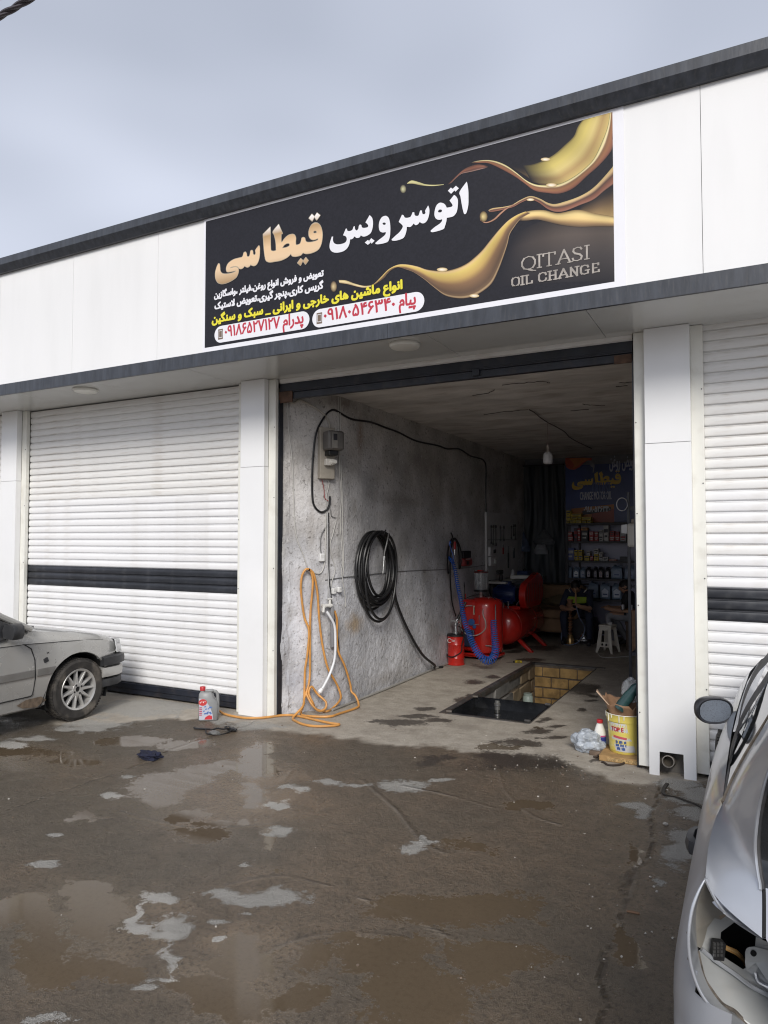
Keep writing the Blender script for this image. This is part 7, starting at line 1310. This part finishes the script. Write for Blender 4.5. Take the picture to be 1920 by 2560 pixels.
for s in (-1, 1):
    def lp(x, z, t=0): k = 1-z/.39; return Vector((x*(1+.42*k), s*(.118+.055*k)+t, z))
    for sx_ in (-1, 1):
        MB().prism([lp(sx_*.060,.385), lp(sx_*.125,.385), lp(sx_*.135,.0), lp(sx_*.105,.0), lp(sx_*.085,.07), lp(sx_*.062,.12)], (0, -s*.016, 0)).build('leg', M_STL, fs_, bev=.003)
    MB().prism([lp(-.0595,.335), lp(.0595,.335), lp(.0595,.384), lp(-.0595,.384)], (0, -s*.014, 0)).build('upper_panel', M_STL, fs_); MB().prism([lp(-.080,.09), lp(.080,.09), lp(.064,.165), lp(-.064,.165)], (0, -s*.012, 0)).build('lower_panel', M_STL, fs_)
    for x in (-.035, .035): c = lp(x, .125, s*.002); MB().cyl(c, c+Vector((0,-s*.001,0)), .022, n=16).build('panel_hole', M_DARK, fs_)
tag(MB().lathe([(.001,.3950),(.030,.3950),(.034,.425),(.030,.427),(.001,.417)], (q.x+.05, q.y+.14, 0), n=16).build('tea_glass', flat((.6,.6,.58), .2), smooth=True), 'small white cup standing on the folding stool', 'cup')
tag(MB().tube(spline([G(*Z4(1235,1115),.006), G(*Z4(1250,1130),.006), G(*Z4(1300,1138),.006), G(*Z4(1380,1133),.006), G(*Z4(1460,1127),.006)], 7), .006, 6).build('floor_cable', M_WCAB, smooth=True), 'thin white cable on the floor leading from the stool to the right', 'cable')
# rack and table at the right wall
q = G(1576, 1700); mr_ = thing('metal_rack', 'black steel rack standing just behind the right hand post', 'rack', (q.x+.25, q.y+.3, 0)); rx0, rx1, ry0, ry1 = q.x-.014, -.76, q.y, q.y+.75
for x in (rx0, rx1-.03):
    for y in (ry0, ry1): WT(MB().box((x, y, 0), (x+.03, y+.03, 2.16)).build('rack_post', M_BLACKMET, mr_), mr_)
for z in (.28, 1.95): WT(MB().box((rx0+.031, ry0+.005, z), (rx1-.031, ry0+.025, z+.03)).build('rack_bar', M_BLACKMET, mr_), mr_)
for z in (.30, 1.05, 1.98): WT(MB().box((rx0+.032, ry0+.032, z), (rx1-.032, ry1, z+.018)).build('rack_shelf', mat('grey_rack_shelf', (.10,.10,.11), .5) if z > 1.5 else M_BLACKMET, mr_), mr_)
tag(MB().loft([[(rx0+.10,ry0+.05,1.9985),(rx0+.34,ry0+.05,1.9985),(rx0+.34,ry0+.45,1.9985),(rx0+.10,ry0+.45,1.9985)], [(rx0+.14,ry0+.08,2.16),(rx0+.34,ry0+.05,2.28),(rx0+.34,ry0+.45,2.28),(rx0+.14,ry0+.42,2.16)]]).build('grey_crate', flat((.22,.22,.22), .6)), 'grey crate on the top shelf of the steel rack', 'crate')
tag(MB().tube([(rx0-.05+.06*math.cos(t), ry0-.02, 2.02+.075*math.sin(t)) for t in np.linspace(0, 2*PI, 24)], .006, 6).tube([(rx0+.008, ry0-.02, 2.03), (rx0+.008, ry0+.002, 2.03)], .005, 5).build('hanging_ring', flat((.35,.35,.36), .4, .5), smooth=True), 'thin pale ring hanging on the steel rack post', 'ring')
ds = D(1590, 1345, 8.0); dsp = thing('wall_dispenser', 'white plastic dispenser fixed on the rack just behind the door post', 'dispenser', (rx0+.05, ry0-.12, 1.5)); z0 = AY(1590, 1368, ry0-.08).z; z1 = AY(1590, 1308, ry0-.08).z
M_DSP = mat('white_dispenser', (.60,.58,.53), .4, 0, .05); WT(MB().box((rx0+.02, ry0-.15, z0), (rx0+.24, ry0-.002, z1)).build('dispenser_body', M_DSP, dsp, bev=.03, seg=3), dsp); WT(MB().prism([(rx0+.019, ry0-.13, z1-.12), (rx0+.019, ry0-.13, z1-.01), (rx0-.05, ry0-.11, z1-.02), (rx0-.05, ry0-.11, z1-.11)], (0, .09, 0)).build('dispenser_spout', flat((.66,.67,.68), .35), dsp, bev=.006), dsp)
WT(MB().box((rx0+.06, ry0-.11, z1+.001), (rx0+.18, ry0-.03, z1+.05)).build('dispenser_lid', flat((.34,.30,.26), .6), dsp, bev=.012), dsp)
tq = AY(*Z5b(775, 1600), 10.6); tt = thing('wooden_table', 'light wooden table at the right wall with small glasses on it', 'table', (-1.2, 10.85, 0)); M_WOOD = mat('light_wood', (.34,.19,.10), .5, 0, .2, 3, stretch=(1,8,8))
zt_ = tq.z; WT(MB().box((tq.x, 10.6, zt_-.035), (-.78, 11.2, zt_)).build('table_top', M_WOOD, tt, bev=.003), tt)
for x in (tq.x+.12, -.83):
    for y in (10.63, 11.14): WT(MB().box((x, y, 0), (x+.045, y+.045, zt_-.036)).build('leg', M_WOOD, tt), tt)
for k, (x, lb) in enumerate(((780,'small clear glass on the wooden table, nearest its left edge'), (862,'small clear glass on the wooden table, right of the rack post'))):
    p = AY(*Z5b(x, 1590), 10.68); tag(MB().lathe([(.018,0),(.022,.07),(.019,.07),(.016,.006),(.001,.005)], (p.x, 10.68, zt_+.0005), n=14).build('tea_glass', flat((.55,.56,.58), .1), smooth=True), lb, 'glass')
# hanging bulb and ceiling wire
p = G(1369, 1060, 3.012); bu = thing('hanging_bulb', 'white lamp bulb hanging unlit on a thin cord from the ceiling', 'lamp', (p.x, p.y, 3.0)); k_ = (p-cC).dot(cF)/FPX; zz = lambda v: -(v-1060)*k_
MB().cyl((0,0,.015), (0,0,zz(1112)), .004, n=6).build('bulb_cord', mat('pinkish_cord', (.25,.19,.17), .6), bu); MB().lathe([(.001,zz(1112)),(.015,zz(1112)),(.017,zz(1126)),(.03,zz(1129))], n=16).build('bulb_socket', flat((.45,.40,.36), .5), bu, smooth=True)
MB().lathe([(.028,zz(1128)-.001),(.05,zz(1132)),(.057,zz(1138)),(.056,zz(1153)),(.046,zz(1157.5)),(.001,zz(1158))], n=24).build('bulb_globe', mat('opal_bulb', (.72,.72,.74), .3), bu, smooth=True)
Z8 = zm(1180, 780, 3.607); cw_ = [G(*Z8(x, y), 2.995) for x, y in ((515,882),(560,905),(620,955),(690,1000),(770,1042),(840,1085),(880,1130),(960,1175),(1080,1232))]
tag(MB().tube(spline(cw_, 6), .006, 6).build('ceiling_wire', flat((.07,.055,.05), .6), smooth=True), 'dark twisted wire running across the ceiling past the bulb', 'wire')
# ================================================================ PIT PAN, THINGS AT THE RIGHT POST AND IN THE YARD
yb_ = G(1183, 1743).y; pan = thing('drain_pan', 'black steel oil drain pan with a small funnel sitting in the front of the pit', 'drain pan', ((PX0+PX1)/2, PY0+.25, 0)); M_PAN = mat('oily_black_steel', (.012,.013,.015), .16, .2, .3, 6, rvar=.12, dirt=(.05,.05,.05), dam=.5, ds=4)
def PN(mb, nm, m=M_PAN, **k): return WT(mb.build(nm, m, pan, **k), pan)
a, b, c, d = PX0+.014, PX1-.008, PY0+.012, yb_
PN(MB().box((a+.006, c+.006, -.105), (b-.006, d-.006, -.098)), 'pan_floor'); PN(MB().box((a, c, -.11), (b, c+.005, .004)).box((a, d-.005, -.11), (b, d, .012)).box((a, c+.0055, -.11), (a+.005, d-.0055, .004)).box((b-.005, c+.0055, -.11), (b, d-.0055, .006)), 'pan_side')
for x, y in ((a-.012, c), (b+.006, c+.0), (a-.012, d-.02), (b+.004, d-.02)): PN(MB().cyl((x, y, .012), (x+.05*(1 if x < -2.2 else -1), y+.01, .012), .014, n=12), 'pan_roller', M_STEEL)
q = G(1243.8, 1774, -.098); PN(MB().lathe([(.03,-.098),(.03,-.06),(.036,-.058),(.036,-.035),(.028,-.03),(.026,-.005),(.001,-.004)], (q.x, q.y, 0), n=18), 'drain_plug', mat('dull_drain', (.20,.20,.19), .4, .6)); PN(MB().lathe([(.037,-.052),(.037,-.042)], (q.x, q.y, 0), n=18, cap=False), 'plug_ring', M_CHR)
PN(MB().box((a+.008, c+.008, -.0975), (b-.008, d-.008, -.0955)), 'oil_film', mat('oil_film', (.008,.008,.008), .06, 0, .5, 3, rvar=.05))
yc = 8.52; gcn = thing('green_can', 'green and white plastic can standing on a stone ledge in the pit wall', 'can', (PX0+.10, yc, -.50)); o = MB().box((PX0+.001, yc-.20, -.56), (PX0+.20, yc+.16, -.501)).build('ledge_stone', M_STONE, pit, bev=.008); o.matrix_parent_inverse = Matrix.Translation((-PX0, -PY0, 0))
MB().lathe([(.001,0),(.058,0),(.06,.005),(.062,.20),(.05,.215),(.052,.225),(.052,.24),(.001,.24)], n=20).build('can_body', flat((.35,.42,.38), .4), gcn, smooth=True); MB().lathe([(.0625,.05),(.0628,.14)], n=20, cap=False).build('can_label', flat((.03,.20,.06), .4), gcn); MB().lathe([(.0632,.075),(.0634,.10)], n=20, cap=False).build('label_band', flat((.6,.6,.5), .4), gcn)
q = G(1297, 1657); ty = thing('yellow_tape', 'yellow and black tape measure lying on the floor beyond the pit corner', 'tape measure', (q.x, q.y, 0), .3); MB().box((-.05,-.02,0), (.04,.025,.03)).build('tape_case', flat((.50,.38,.02), .5), ty, bev=.008); MB().box((-.075,-.015,.0), (-.051,.02,.02)).box((-.02,-.022,.008), (.02,-.0205,.022)).build('tape_grip', M_BLK, ty, bev=.002); MB().box((-.16,-.002,.0), (-.076,.008,.003)).build('tape_blade', M_BLK, ty)
# yellow pail on a carton base by the post
Z6b = zm(1400, 1660, 6.913); bx, by = -.875, 5.575
cb_ = thing('flat_carton', 'flat yellow brown carton lying under the yellow pail', 'carton', (bx, by-.03, 0)); MB().box((-.16,-.17,0), (.13,.14,.04)).build('carton_body', mat('yellow_brown_carton', (.36,.22,.09), .8, 0, .15, 20), cb_, bev=.004); MB().box((-.10,-.1715,.008), (.12,-.1703,.032)).build('carton_print', flat((.42,.28,.12), .7, var=.4, vs=90), cb_)
tag(MB().box((bx-.25, by-.10, 0), (bx-.165, by+.02, .03)).build('wood_scrap', mat('scrap_wood', (.14,.10,.07), .8, 0, .3, 12), bev=.003), 'small brown wood scrap under the white bottle', 'wood scrap')
bk_ = thing('paint_pail', 'yellow plastic pail with a printed label, stuffed with cardboard and bottles, by the post', 'pail', (bx, by, .0405)); M_YEL = mat('yellow_pail', (.72,.60,.13), .38, 0, .05, 6, dirt=(.75,.72,.62), dam=.5, ds=14)
Hh = .285; MB().lathe([(.001,0),(.112,0),(.116,.006),(.130,Hh-.055),(.137,Hh-.053),(.139,Hh-.004),(.142,Hh),(.136,Hh),(.132,Hh-.04),(.118,.02),(.001,.015)], n=48).build('pail_body', M_YEL, bk_, smooth=True)
lb_ = MB(); ths = np.linspace(math.radians(205), math.radians(318), 22); rr_ = lambda z: .116+.014*z/(Hh-.055)+.0012
lb_.loft([[(rr_(z)*math.cos(t), rr_(z)*math.sin(t), z) for t in ths[k_:k_+14]] for z, k_ in ((.225,1),(.17,2),(.11,4),(.06,6),(.02,7))], False, False, False); lb_.build('pail_label', mat('pail_label_print', (.56,.57,.58), .4, 0, .08, 9), bk_, smooth=True)
def wrap(mb, r_off, th0):                                   # flat print wrapped on the pail: x -> angle
    mb.v = [Vector(((rr_(p.z)+r_off)*math.cos(th0+p.x/.125), (rr_(p.z)+r_off)*math.sin(th0+p.x/.125), p.z)) for p in mb.v]; return mb
T0 = math.radians(238); wrap(lettering('TOP E', -.022, .075, .165, .032, 0, .002, lat=True), .0012, T0).build('pail_title', flat((.50,.03,.05), .4), bk_, recalc=False)
pk = MB()
for i in range(10): pk._add([(-.005+.010*i,0,.118-.003*i*.3),(.005+.010*i,0,.118-.003*i*.3),(.005+.010*i,0,.135-.003*i*.3),(-.005+.010*i,0,.135-.003*i*.3)], [(0,1,2,3)])
wrap(pk, .0012, T0).build('pail_red_band', flat((.55,.10,.12), .4), bk_, recalc=False)
pk = MB()
for i in range(9):
    for j, (z0, z1) in enumerate(((.03,.052),(.055,.075),(.078,.10))):
        if (i*7+j*3) % 4: pk._add([(.012+.009*i,0,z0+.002*(i % 3)),(.0195+.009*i,0,z0),(.0195+.009*i,0,z1-.004*(i % 2)),(.012+.009*i,0,z1)], [(0,1,2,3)])
wrap(pk, .0012, T0).build('pail_picture', flat((.03,.09,.30), .4), bk_, recalc=False)
dp = MB()
for t, l in ((-.9,.03),(-.55,.055),(-.3,.025),(.15,.05),(.4,.03)): dp.tube([(.1425*math.cos(-1.9+t), .1425*math.sin(-1.9+t), Hh), (.1405*math.cos(-1.9+t), .1405*math.sin(-1.9+t), Hh-l)], .004, 6)
dp.tube([(.142*math.cos(t), .142*math.sin(t), Hh) for t in np.linspace(0, 2*PI, 40)], .003, 5); dp.build('paint_drips', flat((.78,.76,.66), .4), bk_, smooth=True)
cd = MB(); rng_ = np.linspace(0, 2*PI, 26, endpoint=False); hts = [.125+.05*max(0, math.cos(t-3.0))+.03*mnoise.noise((math.cos(t)*3, math.sin(t)*3, 5))+random.uniform(-.015,.015) for t in rng_]
rings = []
for k in (0, .35, .65, .85, 1): rings.append([((.118+.045*k**2*(1 if math.cos(t) < .3 else .2)+.012*math.sin(t*5+k*2))*math.cos(t), (.118+.045*k**2+.012*math.sin(t*5+k*2))*math.sin(t)*(.95), Hh-.06+hts[i]*k) for i, t in enumerate(rng_)])
cdo = thing('torn_cardboard', 'torn brown cardboard stuffed into the yellow pail', 'cardboard', (bx, by, .0405)); o = cd.loft(rings, True, False, False).build('cardboard_wall', mat('brown_cardboard', (.26,.15,.085), .85, 0, .15, 8, dirt=(.40,.29,.2), dam=.5, ds=12), cdo, smooth=True); sm = o.modifiers.new('thick', 'SOLIDIFY'); sm.thickness = .004
MB().loft([[(-.13,-.07,.36),(-.10,-.13,.35),(-.19,-.12,.44),(-.20,-.06,.44)], [(-.125,-.07,.365),(-.095,-.13,.355),(-.185,-.115,.448),(-.195,-.055,.448)]]).build('cardboard_flap', mat('pale_cardboard', (.42,.30,.21), .85), cdo, bev=.002)
bt = thing('green_bottle', 'dark green plastic bottle leaning in the torn cardboard', 'bottle', (bx+.03, by-.05, .0405)); q = MB(); q.m = Matrix.Translation((-.06, -.06, .325)) @ Matrix.Rotation(.62, 4, 'Y') @ Matrix.Rotation(-.10, 4, 'X'); q.lathe([(.001,0),(.040,.003),(.043,.05),(.039,.08),(.042,.12),(.036,.16),(.036,.20),(.026,.225),(.014,.245),(.014,.265),(.001,.266)], n=20); q.build('bottle_body', mat('dark_green_film', (.03,.075,.075), .22, 0, .3, 12, trans=.15), bt, smooth=True)
bt = thing('clear_bottle', 'crumpled clear plastic bottle in the pail behind the green one', 'bottle', (bx+.0, by+.05, .0405)); crumple((.02, .03, .43), (.065,.05,.095), 3, .22, 3).build('bottle_film', mat('clear_plastic', (.62,.64,.65), .15, 0, .1, 9, trans=.6), bt, smooth=False); MB().cyl((.03,.03,.50), (.035,.03,.53), .014, n=10).build('bottle_neck', flat((.6,.6,.6), .3), bt)
q = G(1527, 1880); wb = thing('white_bottle', 'white plastic bottle with a red cap standing left of the yellow pail', 'bottle', (min(q.x, bx-.195), q.y-.02, .0), .35); hb_ = .213; zb1 = .03
wb.location.z = .0305
MB().lathe([(.001,0),(.042,.0),(.046,.006),(.046,.09),(.040,.13),(.028,.165),(.020,.185),(.020,.19)], n=28, sy=.72).build('bottle_body', mat('white_hdpe', (.72,.71,.67), .35, 0, .03), wb, smooth=True); MB().lathe([(.023,.186),(.024,.206),(.020,.211),(.001,.211)], n=18).build('bottle_cap', flat((.45,.03,.04), .35), wb, smooth=True)
pl_ = lambda a0, a1, z0, z1: MB().loft([[(.0468*math.cos(t), .0468*.72*math.sin(t), z) for t in np.linspace(a0, a1, 9)] for z in (z0, z1)], False, False, False)
pl_(-1.6, -.35, .050, .085).build('bottle_label', flat((.025,.04,.20), .4), wb, smooth=True); pl_(-1.6, -.35, .086, .096).build('label_stripe', flat((.45,.06,.20), .4), wb, smooth=True); pl_(-1.3, -.35, .006, .049).build('label_foot', flat((.04,.14,.38), .4), wb, smooth=True)
q = G(1472, 1884); pb = tag(crumple((q.x-.02, q.y+.06, .068), (.108,.085,.088), 13, .34, 4, .002).build('plastic_bag', mat('milky_film', (.55,.60,.66), .16, 0, .25, 14, trans=.35, bump=1.2, bs=45)), 'crumpled milky plastic bag lying left of the white bottle', 'bag')
for pts, lb in (([(580,1605),(640,1600),(670,1570),(700,1585),(760,1635),(850,1665),(915,1668),(905,1610),(870,1590)],'dark rubber strap curled before the carton base'), ([(715,1690),(760,1700),(820,1740),(920,1750),(1030,1740),(1100,1715),(1120,1695)],'dark rubber strap lying nearest to the yard')):
    tag(MB().tube(spline([G(*Z6b(*p), .008) for p in pts], 7), .008, 6).build('rubber_strap', mat('brown_rubber', (.045,.032,.024), .7), smooth=True), lb, 'strap', 'rubber straps by the post')
# drain pipe in the pillar foot
dp_ = thing('drain_pipe', 'grey drain pipe end sticking out of the cut foot of the pillar', 'pipe', (-.545, 5.3, .085)); q = MB(); q.m = Matrix.Rotation(-.25, 4, 'X'); q.lathe([(.034,-.09),(.040,-.088),(.040,.20),(.034,.20),(.034,-.085)], n=28, axis='Y', cap=False); q.build('pipe_tube', mat('dusty_pipe', (.26,.235,.205), .8, 0, .2, 20, dirt=(.12,.10,.08), dam=.6, ds=25), dp_, smooth=True); q = MB(); q.m = Matrix.Rotation(-.25, 4, 'X'); q.cyl((0,-.02,0), (0,.0,0), .0335, n=20); q.build('pipe_clog', mat('mud_clog', (.10,.085,.065), .95, bump=1, bs=60), dp_)
tag(MB().loft([[p+Vector((dx, 0, 0)) for dx in (-.012, .012)]+[p+Vector((dx, 0, .008)) for dx in (.010, -.010)] for p in spline([G(*p, .004) for p in ((1668,1960),(1659,1974),(1662,1988),(1690,1994),(1715,2003),(1745,2014),(1763,2026))], 6)]).build('rubber_scrap', mat('dirty_rubber', (.03,.025,.02), .8, bump=.6, bs=40)), 'dark dirty rubber strip lying before the pillar foot', 'rubber strip')
# grey oil can by the left pillar
q = G(521, 1799); oc = thing('oil_can', 'grey plastic oil can with a red cap standing before the left pillar', 'oil can', (q.x, q.y, 0), .62); M_OC = mat('grey_hdpe', (.26,.265,.265), .42, 0, .08, 9, dirt=(.20,.19,.17), dam=.4, ds=9); w_ = .083
def rr(z, x0, x1, y): return [(x0+.012,-y,z),(x1-.012,-y,z),(x1,-y+.012,z),(x1,y-.012,z),(x1-.012,y,z),(x0+.012,y,z),(x0,y-.012,z),(x0,-y+.012,z)]
MB().loft([rr(.0,-w_+.006,w_-.006,.045), rr(.008,-w_,w_,.05), rr(.16,-w_,w_-.002,.05), rr(.20,-w_,.045,.05), rr(.235,-w_+.002,.035,.045), rr(.25,-w_+.015,.030,.034)]).build('can_body', M_OC, oc, smooth=True, ang=50)
hd2 = MB().tube(spline([(.020,0,.245),(.05,0,.252),(.075,0,.232),(.081,0,.17),(.080,0,.06)], 6), .014, 10); hd2.build('can_handle', M_OC, oc, smooth=True); MB().box((-.03,-.03,.248), (.045,.03,.268)).build('can_shoulder', M_OC, oc, bev=.01)
MB().cyl((-.052,0,.24), (-.052,0,.266), .020, n=16).build('can_neck', M_OC, oc); MB().lathe([(.024,.262),(.025,.292),(.022,.296),(.001,.296)], (-.052,0,0), n=20).build('can_cap', flat((.48,.03,.035), .4), oc, smooth=True)
F = -.0508
def lab(poly, nm, col, dy=0): return MB().prism([(x, F-dy, z) for x, z in poly], (0, .0006, 0)).build(nm, flat(col, .35), oc)
lab([(-.076,.012),(.045,.012),(.04,.06),(.02,.12),(-.03,.195),(-.076,.20)], 'can_label', (.50,.52,.58)); lab([(-.045+.036*math.cos(t), .165+.030*math.sin(t)) for t in np.linspace(0, 2*PI, 20)], 'label_badge', (.55,.05,.05), .0008); lab([(-.03,.014),(.040,.014),(.036,.045),(.01,.052),(-.02,.036)], 'label_foot', (.55,.04,.05), .0008)
sc_ = MB()
for x, z, l in ((-.070,.158,.012),(-.055,.165,.010),(-.042,.160,.013),(-.028,.168,.010)): sc_.box((x, F-.0018, z), (x+l*.5, F-.0010, z+l))
sc_.build('badge_script', flat((.8,.78,.75), .4), oc); sc_ = MB(); random.seed(4)
for k in range(16): x, z = random.uniform(-.045,.03), random.uniform(.05,.125); sc_.prism([(x,F-.0012,z),(x+.014,F-.0012,z+.006),(x+.010,F-.0012,z+.016),(x-.003,F-.0012,z+.010)], (0,.0004,0))
sc_.build('label_pattern', flat((.12,.22,.50), .4), oc); sc_ = MB()
for k in range(5): sc_.box((-.074, F-.0012, .05+.016*k), (-.052, F-.0006, .059+.016*k))
sc_.build('label_lines', flat((.45,.06,.12), .4), oc)
# tangle of wire and a dark rag on the wet ground
q = G(560, 1824); tg = thing('cable_tangle', 'tangle of thin black cable and plastic bits on the wet ground before the grey can', 'cable', (q.x, q.y, 0)); random.seed(9)
WT(MB().tube(spline([G(*Z7(x, y), h_) for x, y, h_ in ((165,510,.006),(200,512,.006),(300,515,.012),(330,520,.02),(372,508,.035),(420,515,.03),(470,510,.03),(530,520,.012),(548,518,.01))], 6), .007, 6).tube(spline([G(*Z7(x, y), h_) for x, y, h_ in ((172,496,.005),(165,504,.005),(260,515,.005),(270,545,.006),(300,560,.008),(400,562,.01),(470,545,.01),(500,520,.02),(440,500,.03),(470,492,.03),(520,515,.02))], 6), .005, 6).build('tangled_wire', M_BLK, tg, smooth=True), tg)
p = G(*Z7(345, 548), .018); WT(crumple(p, (.05,.03,.018), 5, .2, 2, .001).build('grey_plastic_bit', flat((.13,.13,.125), .45), tg), tg); p = G(*Z7(505, 520), .015); WT(crumple(p, (.05,.025,.018), 8, .3, 2, .001).build('black_plastic_bit', M_BLK, tg), tg)
q = G(374, 1894); tag(crumple((q.x, q.y, .012), (.095,.055,.034), 17, .55, 4, .001).build('rag', mat('navy_rag', (.010,.012,.03), .95, 0, .3, 30, bump=1, bs=80), smooth=True), 'small dark navy rag crumpled on the wet ground', 'rag')
q = G(1581, 2285); tag(MB().prism([(q.x-.025,q.y,.001),(q.x+.03,q.y+.002,.001),(q.x+.028,q.y+.018,.001),(q.x-.02,q.y+.016,.001)], (0,0,.006)).build('wood_chip', flat((.16,.09,.05), .8), bev=.002), 'brown wood chip lying in the muddy strip', 'wood chip')
q = G(1664, 2063); tag(crumple((q.x, q.y, .008), (.014,.012,.010), 2, .3, 2, .0).build('stone', flat((.34,.32,.29), .9)), 'small pale stone in the muddy strip by the hatchback', 'stone')
# overhead service cable
oh = thing('overhead_cable', 'dark twisted overhead cable crossing the top left corner of the sky', 'cable', D(20, 30, 5)); A_, B_ = D(-900, 560, 7.5), D(900, -480, 3.4); core = [A_.lerp(B_, k/300)+Vector((0, 0, -.0)) for k in range(301)]; dr_ = (B_-A_).normalized(); u_ = dr_.orthogonal().normalized(); v_ = dr_.cross(u_)
for s in range(3):
    WT(MB().tube([p+(u_*math.cos(k*.42+s*2.094)+v_*math.sin(k*.42+s*2.094))*.011 for k, p in enumerate(core)], .0115, 7).build('cable_strand', flat((.05,.042,.05), .6), oh, smooth=True), oh)
